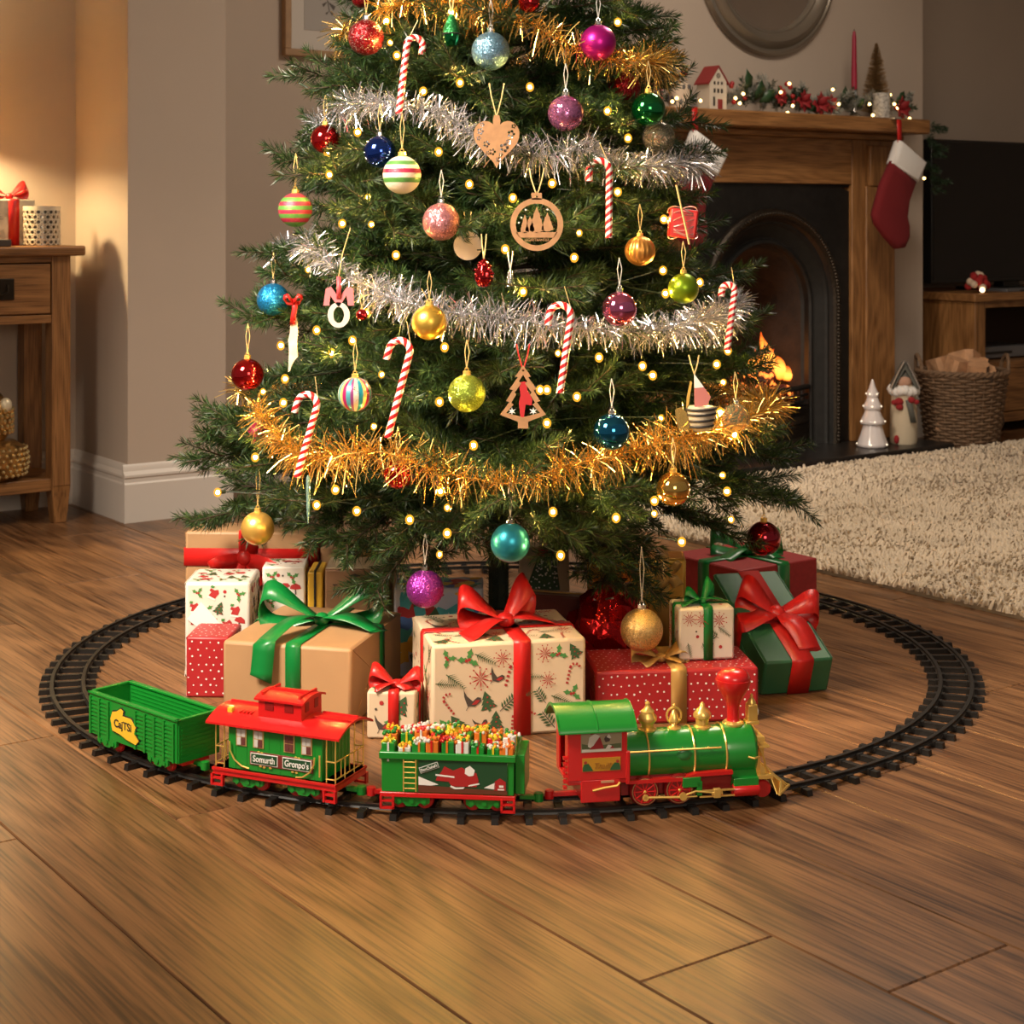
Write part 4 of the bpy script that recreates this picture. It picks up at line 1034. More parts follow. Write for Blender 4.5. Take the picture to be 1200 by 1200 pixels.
V, Q = brush([((0, 0, 0.10), (0, 0, 0.42))], 6000, 0.034, 0.0018, np.random.default_rng(2)); link('trunk_needles', np_mesh('trunk_needles', V, Q, ng), tree)['kind'] = 'stuff'
V, Q = brush([((0, 0, 0.40), (0, 0, 2.08))], 3200, 0.06, 0.0022, np.random.default_rng(2)); link('inner_needles', np_mesh('inner_needles', V, Q, ng), tree)['kind'] = 'stuff'
rt = random.Random(44)
def put_branch(z, ang, L, el, roll):
    Lk = min(BLEN, key=lambda q: abs(q - L)); me = rt.choice(BM[Lk]); s = L / Lk
    o = link('branch', me, tree, (0.008 * math.cos(ang), 0.008 * math.sin(ang), z))
    o.rotation_mode = 'XYZ'
    M = Matrix.Rotation(ang, 4, 'Z') @ Matrix.Rotation(-el, 4, 'Y') @ Matrix.Rotation(roll, 4, 'X')
    o.rotation_euler = M.to_euler(); o.scale = (s, min(s, 1.1), min(s, 1.1))
z = 0.37; i = 0
while z < 2.04:
    rr_ = trad(z)
    n = max(5, int(round(6 + rr_ * 21)))
    for q in range(n):
        ang = 2 * PI * (q + 0.5 * (i % 2)) / n + rt.uniform(-0.12, 0.12)
        f = (z - 0.37) / 1.67
        el = R(rt.uniform(-7, 11) + 16 * f)
        L = rr_ * rt.uniform(0.84, 1.04) / max(0.85, math.cos(el))
        put_branch(z + rt.uniform(-0.02, 0.02), ang, L, el, rt.uniform(-0.5, 0.5))
    z += 0.092 - 0.022 * (i / 20); i += 1
# tip shoot
put_branch(2.04, 0, 0.12, R(88), 0)
# branches that droop over the presents and reach out at the sides, as in the photograph
def put_to(px, py, Y, z0):
    t = at(px, py, Y) - Vector((TX, TY, z0)); L = t.length
    put_branch(z0, math.atan2(t.y, t.x), L, math.atan2(t.z, math.hypot(t.x, t.y)), rt.uniform(-.3, .3))
for a in ((437, 705, 2.76, 0.36), (735, 700, 2.82, 0.38), (768, 705, 2.86, 0.37), (400, 650, 2.80, 0.38), (360, 640, 2.86, 0.38), (222, 545, 3.10, 0.40), (232, 618, 3.05, 0.37), (245, 495, 3.14, 0.43), (936, 592, 3.02, 0.40), (870, 640, 3.0, 0.37), (700, 660, 2.72, 0.38),
          (520, 635, 2.66, 0.38), (655, 640, 2.66, 0.39), (480, 640, 2.74, 0.38), (305, 600, 2.95, 0.38), (860, 590, 2.9, 0.39), (600, 590, 2.56, 0.42),
          (332, 190, 3.08, 0.93), (345, 92, 3.06, 1.05), (284, 375, 3.05, 0.62), (310, 300, 3.08, 0.74), (872, 330, 3.05, 0.70), (878, 388, 3.02, 0.62), (825, 185, 3.05, 0.93), (775, 85, 3.05, 1.06), (768, 35, 3.05, 1.12)):
    put_to(*a)

# ================================================================== where the tree's outside is, along a ray through a pixel
def surf(px, py, out=0.0):
    """first point of the ray through the pixel that meets the cone grown by `out`"""
    best = None
    for i in range(900):
        Y = 2.35 + i * 0.001
        p = at(px, py, Y); r_ = math.hypot(p.x - TX, p.y - TY) - (trad(p.z) + out)
        if r_ <= 0: return p
        if best is None or r_ < best[0]: best = (r_, p)
    return best[1]

# ================================================================== LIGHTS
bulbs = [(453, 24), (457, 50), (465, 65), (529, 15), (539, 97), (496, 107), (419, 155), (384, 179), (386, 205), (514, 178), (431, 231), (550, 216), (401, 262), (435, 263), (464, 299), (724, 26), (621, 102), (712, 130), (736, 162), (647, 215), (601, 232), (592, 292), (679, 273), (724, 225), (778, 257), (361, 316), (371, 387), (329, 405), (389, 414), (413, 399), (429, 367), (334, 444), (332, 472), (308, 459), (447, 439), (299, 536), (438, 500), (673, 302), (613, 342), (521, 407), (515, 471), (555, 522), (633, 457), (641, 457), (676, 465), (702, 419), (641, 496), (654, 414), (777, 317), (780, 344), (820, 331), (753, 429), (765, 440), (840, 427), (827, 464), (844, 483), (848, 448), (861, 510), (775, 490), (853, 411), (255, 577), (393, 574), (371, 592), (418, 599), (480, 609), (516, 576), (524, 595), (524, 625), (515, 650), (648, 600), (722, 607), (657, 651), (852, 576), (767, 587), (767, 602), (847, 557), (799, 635), (857, 609)]
sl = thing('string_lights', 'string of warm white fairy lights wound through the tree', 'string lights', (TX, TY, 0))
T0 = Vector((TX, TY, 0))
bp = []
small = {(457, 50), (431, 231), (435, 263), (679, 273), (361, 316), (447, 439), (515, 650), (524, 595), (767, 602), (847, 557), (848, 448), (857, 609), (438, 500), (308, 459), (654, 414), (775, 490)}
bm1 = MB().ell((0, 0, 0), (0.0068, 0.0068, 0.0080), 12, 8).mesh('bulb', M_halo); bm2 = MB().ell((0, 0, 0), (0.0052, 0.0052, 0.0062), 10, 6).mesh('bulb', M_halo)
fm1 = MB().ell((0, 0, 0), (0.0027, 0.0027, 0.0034), 10, 6).mesh('filament', M_bulb); fm2 = MB().ell((0, 0, 0), (0.0018, 0.0018, 0.0024), 8, 5).mesh('filament', M_bulb)
sk = MB().cyl((0, 0, 0), (0, 0, 0.011), 0.0032, n=8).mesh('socket', M_wire)
for (px, py) in bulbs:
    p = surf(px, py, 0.012)
    if p.z < 0.30: p = at(px, py, max(2.62, p.y - 0.0))
    q = p - T0; bp.append(q)
    b_ = link('bulb', bm2 if (px, py) in small else bm1, sl, q)
    link('filament', fm2 if (px, py) in small else fm1, b_)
    rad_d = Vector((-q.x, -q.y, 0.0)).normalized()
    s_ = link('socket', sk, b_, rad_d * 0.003); s_.rotation_euler = rad_d.to_track_quat('Z', 'Y').to_euler()
m = MB(); rows = sorted(bp, key=lambda p: -p.z)
grp = [rows[i:i + 9] for i in range(0, len(rows), 9)]; path = []
for gi_, g in enumerate(grp): path += sorted(g, key=lambda p: p.x if gi_ % 2 == 0 else -p.x)
wp = []
for a, b_ in zip(path[:-1], path[1:]):
    f = lambda p, s_: Vector((p.x * s_, p.y * s_, p.z))
    wp += [f(a, 0.975), f(a.lerp(b_, 0.2), 0.80), f(a.lerp(b_, 0.5), 0.70), f(a.lerp(b_, 0.8), 0.80)]
m.tube(wp, 0.0010, 4); m.build('light_wire', M_wire, sl)

# ================================================================== TINSEL GARLANDS
def smooth_path(pts, k=10):
    out = []; n = len(pts)
    for i in range(n - 1):
        p0, p1, p2, p3 = pts[max(i - 1, 0)], pts[i], pts[i + 1], pts[min(i + 2, n - 1)]
        for j in range(k):
            t = j / k
            out.append(0.5 * ((2 * p1) + (p2 - p0) * t + (2 * p0 - 5 * p1 + 4 * p2 - p3) * t * t + (3 * p1 - p0 - 3 * p2 + p3) * t ** 3))
    out.append(pts[-1]); return out
def tinsel(px_list, mat, label, seed, rad_=0.040, dens=3000, out=0.010):
    pts = [surf(x, y, out) for x, y in px_list]
    # carry the garland round the far side of the tree so that it is a whole ring
    a, b_ = pts[0] - T0, pts[-1] - T0
    a0, a1 = math.atan2(b_.y, b_.x), math.atan2(a.y, a.x)
    if a1 < a0: a1 += 2 * PI
    if a1 - a0 > 1.0:
        for i in range(1, 7):
            t = i / 7; an = a0 + (a1 - a0) * t; zz = b_.z + (a.z - b_.z) * t; pts.append(T0 + Vector((trad(zz) * math.cos(an), trad(zz) * math.sin(an), zz)))
    c = smooth_path(pts, 8); rn = np.random.default_rng(seed)
    o = thing('tinsel_garland', label, 'garland', (TX, TY, 0), 0, 'tinsel garlands on the tree')
    C = np.array([tuple(p - T0) for p in c]); d = np.diff(C, axis=0); L = np.linalg.norm(d, axis=1); S = L.sum()
    N = int(dens * S); s_ = rn.random(N) * S; cum = np.concatenate([[0], np.cumsum(L)]); idx = np.clip(np.searchsorted(cum, s_) - 1, 0, len(L) - 1)
    b = C[idx] + d[idx] * ((s_ - cum[idx]) / L[idx])[:, None]
    dd = d[idx] / L[idx][:, None]; rv = rn.normal(0, 1, (N, 3)); rv -= dd * (rv * dd).sum(1)[:, None]; rv /= np.linalg.norm(rv, axis=1)[:, None]
    dr = rv + dd * rn.normal(0, 0.45, (N, 1)); dr /= np.linalg.norm(dr, axis=1)[:, None]
    l = (rad_ * rn.uniform(0.5, 1.15, N) * (1 + 0.28 * np.sin(s_ * 21 + seed) * np.sin(s_ * 9)))[:, None]
    sd = np.cross(dr, rn.normal(0, 1, (N, 3))); sd /= np.linalg.norm(sd, axis=1)[:, None]; sd *= 0.00075
    cu = np.array([0, 0, -1.0]) * l * 0.12
    V = np.stack([b - sd, b + sd, b + dr * l * 0.55 + sd, b + dr * l * 0.55 - sd, b + dr * l + cu + sd * 0.8, b + dr * l + cu - sd * 0.8], 1).reshape(-1, 3)
    k6 = (np.arange(N) * 6)[:, None]; Q = np.concatenate([k6 + np.array([0, 1, 2, 3]), k6 + np.array([3, 2, 4, 5])])
    q = link('tinsel_strands', np_mesh('tinsel_strands', V, Q, mat), o); q['kind'] = 'stuff'
    MB().tube([p - T0 for p in c], 0.0008, 4).build('core_wire', mat, o)
M_tins = pm('silver_tinsel', (0.70, 0.71, 0.76), 0.24, 0.9); M_ting = pm('gold_tinsel', (0.86, 0.58, 0.18), 0.24, 0.92)
tinsel([(392, 128), (430, 122), (480, 124), (530, 140), (575, 170), (625, 182), (680, 176), (715, 184), (752, 195)], M_tins, 'upper silver tinsel garland draped behind the wooden heart', 1)
tinsel([(356, 282), (385, 308), (425, 332), (470, 352), (530, 366), (590, 372), (650, 382), (700, 386), (760, 388), (800, 382)], M_tins, 'lower silver tinsel garland across the middle of the tree', 2)
tinsel([(300, 478), (322, 508), (355, 535), (400, 532), (450, 530), (500, 548), (560, 562), (610, 566), (660, 546), (710, 536), (770, 520), (805, 511), (822, 507)], M_ting, 'lower gold tinsel garland sagging above the presents', 3, 0.048, 2300)
tinsel([(440, 12), (490, 2), (550, 4), (610, 22), (650, 44), (700, 66), (742, 72)], M_ting, 'upper gold tinsel garland behind the magenta bauble', 4, 0.044, 2300)
# ================================================================== BAUBLES
def bands(name, cols, edges, rough=0.35, metal=0.3, vertical=0, glit=False):
    if name in MATS: return MATS[name]
    m, t, b = nt(name); L = t.links.new; b.inputs['Roughness'].default_value = rough; b.inputs['Metallic'].default_value = metal
    tc = t.nodes.new('ShaderNodeTexCoord')
    if vertical:
        g = t.nodes.new('ShaderNodeTexGradient'); g.gradient_type = 'RADIAL'; L(tc.outputs['Object'], g.inputs[0])
        mu = t.nodes.new('ShaderNodeMath'); mu.operation = 'MULTIPLY'; mu.inputs[1].default_value = vertical; L(g.outputs['Fac'], mu.inputs[0])
        fr = t.nodes.new('ShaderNodeMath'); fr.operation = 'FRACT'; L(mu.outputs[0], fr.inputs[0]); src = fr.outputs[0]
    else:
        s = t.nodes.new('ShaderNodeSeparateXYZ'); L(tc.outputs['Generated'], s.inputs[0]); src = s.outputs['Z']
    r = t.nodes.new('ShaderNodeValToRGB'); r.color_ramp.interpolation = 'CONSTANT'
    el = r.color_ramp.elements; el[0].position = 0; el[0].color = rgba(cols[0]); el[1].position = edges[-1]; el[1].color = rgba(cols[-1])
    for c, e_ in zip(cols[1:-1], edges[:-1]): q = el.new(e_); q.color = rgba(c)
    L(src, r.inputs['Fac']); L(r.outputs['Color'], b.inputs['Base Color'])
    if glit:
        n = t.nodes.new('ShaderNodeTexNoise'); n.inputs['Scale'].default_value = 700; L(tc.outputs['Object'], n.inputs['Vector'])
        bp_ = t.nodes.new('ShaderNodeBump'); bp_.inputs['Strength'].default_value = 0.7; bp_.inputs['Distance'].default_value = 0.001; L(n.outputs['Fac'], bp_.inputs['Height']); L(bp_.outputs[0], b.inputs['Normal'])
    return m
def shiny(name, c): return pm('shiny_' + name, c, 0.07, 0.95, coat=0.5)
def matte(name, c): return pm('matte_' + name, c, 0.33, 0.75)
S = {
 'redglit': glitter('glitter_red', (0.30, 0.010, 0.014), fleck=(0.9, 0.85, 0.8)), 'paleblue': glitter('glitter_pale_blue', (0.20, 0.38, 0.52)),
 'magenta': matte('magenta', (0.50, 0.012, 0.24)), 'lilac': glitter('glitter_lilac', (0.48, 0.16, 0.34), 260, 0.35, 0.14),
 'green': shiny('emerald', (0.004, 0.20, 0.045)), 'red': shiny('red', (0.50, 0.008, 0.012)), 'crimson': shiny('crimson', (0.36, 0.006, 0.02)),
 'cobalt': shiny('cobalt', (0.015, 0.06, 0.38)), 'rose': glitter('glitter_rose', (0.60, 0.24, 0.26)), 'amber': matte('amber', (0.62, 0.28, 0.06)),
 'blueglit': glitter('glitter_blue', (0.02, 0.26, 0.60)), 'gold': pm('gold_satin', (0.80, 0.50, 0.08), 0.34, 0.85, bump=(90, 0.3)), 'pink': shiny('pink', (0.74, 0.17, 0.36)),
 'lime': matte('lime', (0.20, 0.32, 0.012)), 'limeglit': glitter('glitter_lime', (0.32, 0.42, 0.05)), 'teal': shiny('teal', (0.008, 0.17, 0.34)),
 'goldmat': matte('gold', (0.85, 0.52, 0.12)), 'turq': matte('turquoise', (0.03, 0.32, 0.42)), 'purple': glitter('glitter_purple', (0.34, 0.04, 0.36)),
 'goldshine': shiny('gold', (0.75, 0.45, 0.10)), 'goldglit': glitter('glitter_gold', (0.75, 0.50, 0.20)), 'pinkmat': matte('pink', (0.50, 0.02, 0.10)), 'darkred': glitter('glitter_dark_red', (0.25, 0.008, 0.012)),
 'glass': pm('bauble_glass', (0.95, 0.86, 0.72), 0.02, trans=0.95, ior=1.12, spec=0.9),
 'stripeh': bands('cream_striped', [(0.72, 0.64, 0.50), (0.09, 0.26, 0.05), (0.72, 0.64, 0.50), (0.42, 0.02, 0.06), (0.72, 0.64, 0.50), (0.09, 0.26, 0.05), (0.72, 0.64, 0.50)], [0.30, 0.42, 0.55, 0.66, 0.76, 0.86], glit=True, metal=0.1),
 'stripeg': bands('green_red_striped', [(0.12, 0.30, 0.06), (0.42, 0.03, 0.07), (0.12, 0.32, 0.06), (0.42, 0.03, 0.07), (0.12, 0.32, 0.06), (0.42, 0.03, 0.07), (0.12, 0.32, 0.06), (0.42, 0.05, 0.07)], [0.14, 0.26, 0.38, 0.50, 0.62, 0.74, 0.86], glit=True, metal=0.3),
 'multi': bands('multi_striped', [(0.70, 0.62, 0.50), (0.02, 0.30, 0.40), (0.70, 0.55, 0.20), (0.45, 0.02, 0.12), (0.10, 0.36, 0.42), (0.30, 0.06, 0.20)], [0.2, 0.38, 0.54, 0.70, 0.88], vertical=4, metal=0.35, rough=0.3),
}
ball_cache = {}
def bauble(px, py, rp, key, label, out=0.028, cap='gold', thread=0.045, Y=None, flute=None, tw='gold'):
    p = surf(px, py, out) if Y is None else at(px, py, Y)
    r_ = rp * p.y / F
    o = thing('bauble', label, 'bauble', p, 0, 'baubles on the tree')
    n = 40
    if flute: MB().lathe([(r_ * math.sin(PI * i / 22) + 1e-4, -r_ * math.cos(PI * i / 22)) for i in range(23)], 72, flute=flute).build('ball', S[key], o, smooth=50)
    else: MB().ell((0, 0, 0), r_, 40, 24).build('ball', S[key], o, smooth=180)
    cm = M_gold if cap == 'gold' else M_silver
    c_ = MB().lathe([(0.22 * r_, r_ * 0.955), (0.23 * r_, r_ * 1.0), (0.20 * r_, r_ * 1.03), (0.20 * r_, r_ * 1.20), (0.001, r_ * 1.22)], 14, flute=(7, 0.04)).build('cap', cm, o)
    MB().tube([(0.10 * r_ * math.cos(a), 0, r_ * 1.28 + 0.10 * r_ * math.sin(a)) for a in [2 * PI * i / 10 for i in range(10)]], 0.0007, 5, closed=True).build('ring', cm, c_)
    tm = M_string if tw == 'gold' else M_sthread
    MB().tube([(0, 0, r_ * 1.3), (-0.003, 0.002, r_ * 1.3 + thread * 0.6), (0, 0.006, r_ * 1.3 + thread)], 0.0007, 4).tube([(0, 0, r_ * 1.3), (0.004, 0.002, r_ * 1.3 + thread * 0.6), (0, 0.006, r_ * 1.3 + thread)], 0.0007, 4).build('thread', tm, o)
    return o
bauble(429, 44, 21, 'redglit', 'red glitter bauble with white flecks near the picture frame', cap='silver')
bauble(575, 60, 22.5, 'paleblue', 'pale blue glitter bauble above the wooden heart', cap='silver', tw='s')
bauble(701, 50, 21, 'magenta', 'matte magenta bauble at the upper right of the tree', cap='silver', tw='s')
bauble(663, 133, 21, 'lilac', 'lilac crackled shiny bauble on the upper silver tinsel', cap='silver', tw='s')
bauble(760, 128, 20, 'green', 'shiny emerald green bauble beside the mantel')
bauble(772, 161, 19, 'glass', 'clear champagne glass bauble hanging under the emerald one', out=0.01)
bauble(381, 163, 17, 'red', 'shiny red bauble at the left edge by the upper silver tinsel', out=0.0)
bauble(445, 178, 19, 'cobalt', 'shiny cobalt blue bauble behind the cream striped one', out=0.02, cap='silver')
bauble(471, 205, 22.5, 'stripeh', 'cream bauble with green and red glitter stripes', out=0.05, thread=0.06)
bauble(346, 246, 20, 'stripeg', 'green and red striped glitter bauble at the left edge of the tree', thread=0.06)
bauble(517, 260, 22, 'rose', 'rose pink glitter bauble left of the round wooden ornament', cap='silver', tw='s')
bauble(750, 294, 17.5, 'amber', 'amber ribbed bauble at the right of the tree', flute=(18, 0.03))
bauble(320, 351, 19, 'blueglit', 'bright blue glitter bauble tucked at the left edge', out=0.0, cap='silver')
bauble(503, 378, 20.5, 'gold', 'golden yellow satin bauble on the lower silver tinsel', out=0.055)
bauble(726, 362, 20.5, 'pink', 'shiny pink bauble on the lower silver tinsel', cap='silver', out=0.05, tw='s')
bauble(801, 338, 18, 'lime', 'matte lime green bauble at the right edge', out=0.03)
bauble(290, 439, 19, 'red', 'shiny red bauble hanging at the far left tip', thread=0.05)
bauble(416, 462, 20, 'multi', 'bauble with vertical teal, plum and cream stripes', thread=0.05)
bauble(547, 461, 22, 'limeglit', 'lime green glitter bauble left of the wooden tree ornament')
bauble(717, 506, 21.5, 'teal', 'shiny teal blue bauble above the lower gold tinsel', cap='silver', out=0.05, tw='s')
bauble(302, 619, 19.5, 'goldmat', 'matte gold bauble above the large kraft gift', Y=2.86, thread=0.075)
bauble(598, 636, 23, 'turq', 'matte turquoise bauble hanging over the trunk', cap='silver', Y=2.58, thread=0.06, tw='s')
bauble(498, 690, 22, 'purple', 'purple glitter bauble low over the presents', cap='silver', Y=2.72, thread=0.05, tw='s')
bauble(789, 573, 20, 'goldshine', 'shiny gold bauble at the lower right of the tree')
bauble(895, 631, 20, 'crimson', 'shiny crimson bauble at the lower right tip by the rug', Y=3.0, thread=0.05)
bauble(752, 738, 25, 'goldglit', 'gold glitter bauble hanging low in front of the red foil gift', cap='silver', Y=2.74, thread=0.09, tw='s')
bauble(862, 490, 17, 'glass', 'clear glass bauble at the right end of the lower gold tinsel', out=0.03, cap='silver')
bauble(303, 508, 13, 'pinkmat', 'small matte pink bauble behind the left end of the gold tinsel', out=-0.02)
bauble(466, 556, 17, 'red', 'shiny red bauble half hidden under the lower gold tinsel', out=-0.01)
bauble(620, 2, 13, 'red', 'small red bauble at the top edge of the picture')
bauble(731, 104, 20, 'darkred', 'dark red glitter bauble deep in the branches left of the emerald one', out=-0.07)
bauble(423, -2, 11, 'darkred', 'small dark red bauble above the flecked red bauble', out=0.01)
bauble(424, 369, 7, 'red', 'tiny red bauble by the lower silver tinsel', out=0.03, thread=0.02)

# ================================================================== CANDY CANES
cw, crd = pm('candy_white', (0.74, 0.70, 0.64), 0.25, coat=0.4), pm('candy_red', (0.50, 0.012, 0.014), 0.25, coat=0.4)
def twisted(m, pts, r_, n, tw):
    prev = None; vs = []; N = len(pts)
    for i, p in enumerate(pts):
        d = (pts[min(i + 1, N - 1)] - pts[max(i - 1, 0)]).normalized()
        e1 = d.cross(Vector((0, 1, 0))).normalized() if prev is None else (prev - d * prev.dot(d)).normalized()
        prev = e1; e2 = d.cross(e1)
        for k in range(n):
            t = 2 * PI * k / n + tw * i; vs.append(p + (e1 * math.cos(t) + e2 * math.sin(t)) * r_)
    m.add(vs, [(i * n + k, i * n + (k + 1) % n, (i + 1) * n + (k + 1) % n, (i + 1) * n + k) for i in range(N - 1) for k in range(n)] + [tuple(range(n - 1, -1, -1)), tuple((N - 1) * n + k for k in range(n))])
def cane(top, bot, side, hw, label, out=0.045, drop=0.5):
    """top/bottom of the straight stem in pixels, hook to `side`, hw = hook width in pixels"""
    p = surf((top[0] + bot[0]) / 2, (top[1] + bot[1]) / 2, out); Y = p.y
    a, b_ = at(top[0], top[1], Y), at(bot[0], bot[1], Y); b_.y -= 0.012
    o = thing('candy_cane', label, 'candy cane', a, 0, 'candy canes on the tree')
    d = (a - b_).normalized(); s = (Vector((side, 0.25, 0))); s = (s - d * s.dot(d)).normalized(); hr = hw * Y / F / 2
    pts = [(b_ - a) * (1 - i / 84) for i in range(85)]
    for i in range(1, 37):
        t = PI * i / 36; pts.append(s * hr * (1 - math.cos(t)) + d * hr * math.sin(t))
    e_ = pts[-1]
    for i in range(1, 11): pts.append(e_ - d * hr * 2 * drop * i / 10)
    m = MB(); twisted(m, pts, 0.0058, 12, 0.33)
    m.m = [(1 if (f % 12) in (0, 1, 2, 6, 7, 8) else 0) for f in range(len(m.f))]
    m.build('stick', [cw, crd], o, smooth=60)
    MB().tube([s * hr * 0.2 + d * hr, s * hr + d * (hr + 0.03)], 0.0006, 4).build('thread', M_string, o)
cane((477, 52), (468, 134), 1, 19, 'candy cane hooked to the right near the top left of the tree')
cane((714, 200), (713, 279), -1, 24, 'upright candy cane right of the round wooden ornament')
cane((480, 415), (455, 512), -1, 26, 'candy cane left of the lime glitter bauble')
cane((371, 478), (349, 558), -1, 25, 'candy cane at the left in front of the gold tinsel')
cane((669, 372), (656, 460), -1, 26, 'candy cane right of the wooden tree ornament')
cane((861, 342), (851, 410), -1, 15, 'candy cane at the right edge in front of the fireplace')

# ================================================================== FLAT WOODEN AND NOVELTY ORNAMENTS
ply = pm('ornament_plywood', (0.38, 0.195, 0.085), 0.6, noise=(70, 0.15)); plyr = pm('ornament_red', (0.45, 0.015, 0.018), 0.6)
def hang(o, top, L=0.05, w=0.012, mt=None):
    m = MB(); t = Vector(top)
    for s_ in (-1, 1): m.tube([t, t + Vector((s_ * w * 0.7, 0.002, L * 0.6)), t + Vector((s_ * w, 0.008, L))], 0.0011, 5)
    return m.build('twine_loop', mt or M_string, o)
# heart
p = surf(582, 165, 0.055); sc = p.y / F
ht = thing('wooden_heart', 'wooden heart ornament with cut-out flowers on the upper silver tinsel', 'ornament', p)
hp = []
for i in range(48):
    t = 2 * PI * i / 48
    hp.append((16 * math.sin(t) ** 3 * 1.68 * sc, (13 * math.cos(t) - 5 * math.cos(2 * t) - 2 * math.cos(3 * t) - math.cos(4 * t)) * 1.95 * sc))
def petals(cx, cy, r_, n=5):
    out_ = []
    for q in range(n):
        a = 2 * PI * q / n; out_.append(circ(r_ * 0.34, 8, (cx + r_ * 0.62 * math.cos(a), cy + r_ * 0.62 * math.sin(a))))
    return out_
holes = []
for (x, y, r_) in ((-19, 11, 4.5), (-12, -4, 4.5), (-5, -13, 4.5), (9, -8, 6), (17, 8, 5), (2, -22, 3.5), (-17, 19, 3), (-21, 3, 3), (14, -1, 3.5), (20, 17, 3), (-10, -14, 2.6), (5, -16, 2.8)): holes += petals(x * sc, y * sc, r_ * sc)
flat('heart_board', [hp] + holes, 0.003, ply, ht)
tabp = [(-3.5 * sc, 10 * sc), (3.5 * sc, 10 * sc), (4.5 * sc, 24 * sc), (3 * sc, 30 * sc), (-3 * sc, 30 * sc), (-4.5 * sc, 24 * sc)]
flat('hanging_tab', [tabp], 0.0034, ply, ht)
hang(ht, (0, 0, 28 * sc), 0.055, 0.012)
# round scene
p = surf(629, 263, 0.06); sc = p.y / F
ro = thing('round_wooden_ornament', 'round wooden cut-out ornament with fir trees and lettering', 'ornament', p)
flat('ring', [circ(31 * sc, 56), circ(24.5 * sc, 56)], 0.003, ply, ro)
flat('hanging_tab', [[(-6 * sc, 29 * sc), (6 * sc, 29 * sc), (6 * sc, 37 * sc), (-6 * sc, 37 * sc)], circ(1.5 * sc, 10, (0, 33 * sc))], 0.003, ply, ro)
flat('ground_bar', [[(-24.5 * sc, -9 * sc), (24.5 * sc, -9 * sc), (20 * sc, -15.5 * sc), (-20 * sc, -15.5 * sc)]], 0.003, ply, ro)
def firp(cx, base, h, w, n=4):
    L = []; 
    for i in range(n):
        y0 = base + h * i / n; y1 = base + h * (i + 1) / n
        L += [(cx + w * (1 - i / n) * 0.5, y0 + h * 0.03), (cx + w * (1 - (i + 1) / n) * 0.5 + w * 0.07 * (i < n - 1), y1)]
    Rr = [(2 * cx - x, y) for x, y in L[::-1]]
    return [(cx - w * 0.06, base - h * 0.06), (cx + w * 0.06, base - h * 0.06)] + L + Rr
for (cx, b_, h, w) in ((0, -8, 29, 17), (12.5, -7, 21, 14), (-8, -8, 18, 11), (-14, -9, 21, 10)):
    flat('fir_cutout', [[(x * sc, y * sc) for x, y in firp(cx, b_, h, w)]], 0.003, ply, ro)
for (x, y) in ((-13, 17), (12.5, 17.5), (-18, 8), (-21, 2)): flat('star', [[((x + (1.6 if q % 2 else 0.7) * math.cos(q * PI / 5)) * sc, (y + (1.6 if q % 2 else 0.7) * math.sin(q * PI / 5)) * sc) for q in range(10)]], 0.002, M_white, ro)
text('lettering', "LEGAR'TAANTIUI", 4.6 * sc, ply, ro, (0, -0.0005, -18.3 * sc), bold=0.00006, sx=0.80)
hang(ro, (0, 0, 33 * sc), 0.045, 0.012)
# wooden tree with red figure
p = surf(613, 465, 0.055); sc = p.y / F
wt = thing('wooden_tree_ornament', 'wooden fir tree cut-out ornament with a red centre', 'ornament', p)
og = [(0, 37), (9, 24), (6, 23), (16, 9), (12, 8), (20, -5), (16, -6), (27, -21), (6, -29), (6, -37), (-6, -37), (-6, -29), (-27, -21), (-16, -6), (-20, -5), (-12, 8), (-16, 9), (-6, 23), (-9, 24)]
inn = [(0, 26), (5, 18), (2, 16), (10, 5), (8, 3), (14, -7), (11, -9), (20, -19), (0, -24), (-20, -19), (-11, -9), (-14, -7), (-8, 3), (-10, 5), (-2, 16), (-5, 18)]
flat('tree_frame', [[(x * sc, y * sc) for x, y in og], [(x * sc, y * sc) for x, y in inn], circ(1.6 * sc, 8, (0, 31 * sc))], 0.003, ply, wt)
flat('red_panel', [[(x * sc, y * sc) for x, y in ((-5, 17), (3, 18), (5, 8), (11, -3), (10, -10), (3, -9), (1, -24), (-3, -24), (-5, -8), (-3, 2))]], 0.002, plyr, wt)
for (x, y) in ((-13, -17), (12, -17)): flat('snowflake', [[((x + (5 if q % 2 else 1.6) * math.cos(q * PI / 6)) * sc, (y + (5 if q % 2 else 1.6) * math.sin(q * PI / 6)) * sc) for q in range(12)]], 0.002, M_white, wt)
hang(wt, (0, 0, 31 * sc), 0.04, 0.010, M_red)
# pink letter with ring
p = surf(397, 352, 0.055); sc = p.y / F
pk = thing('pink_letter_ornament', 'pink letter M ornament with a pearly ring below it', 'ornament', p)
Mp = [(-18, -6), (-11, -6), (-10, 6), (-1, -7), (1, -7), (9, 6), (11, -6), (18, -6), (17, 14), (10, 16), (0, 3), (-9, 16), (-15, 14)]
flat('letter', [[(x * sc, y * sc) for x, y in Mp]], 0.004, pm('pink_paint', (0.62, 0.16, 0.17), 0.5), pk)
flat('ring', [[(x * 0.86, y) for x, y in circ(15 * sc, 32, (0, -17 * sc))], [(x * 0.66, y) for x, y in circ(9.5 * sc, 32, (0, -17 * sc))]], 0.004, pm('pearl', (0.62, 0.52, 0.45), 0.3, coat=0.6), pk)
MB().strip([(0, -0.003, 2 * sc), (0.001, -0.005, 14 * sc), (0, -0.002, 28 * sc)], [(0.007, 0, 0)] * 3).build('ribbon', pm('pink_ribbon', (0.55, 0.06, 0.07), 0.5), pk, solid=0.0008)
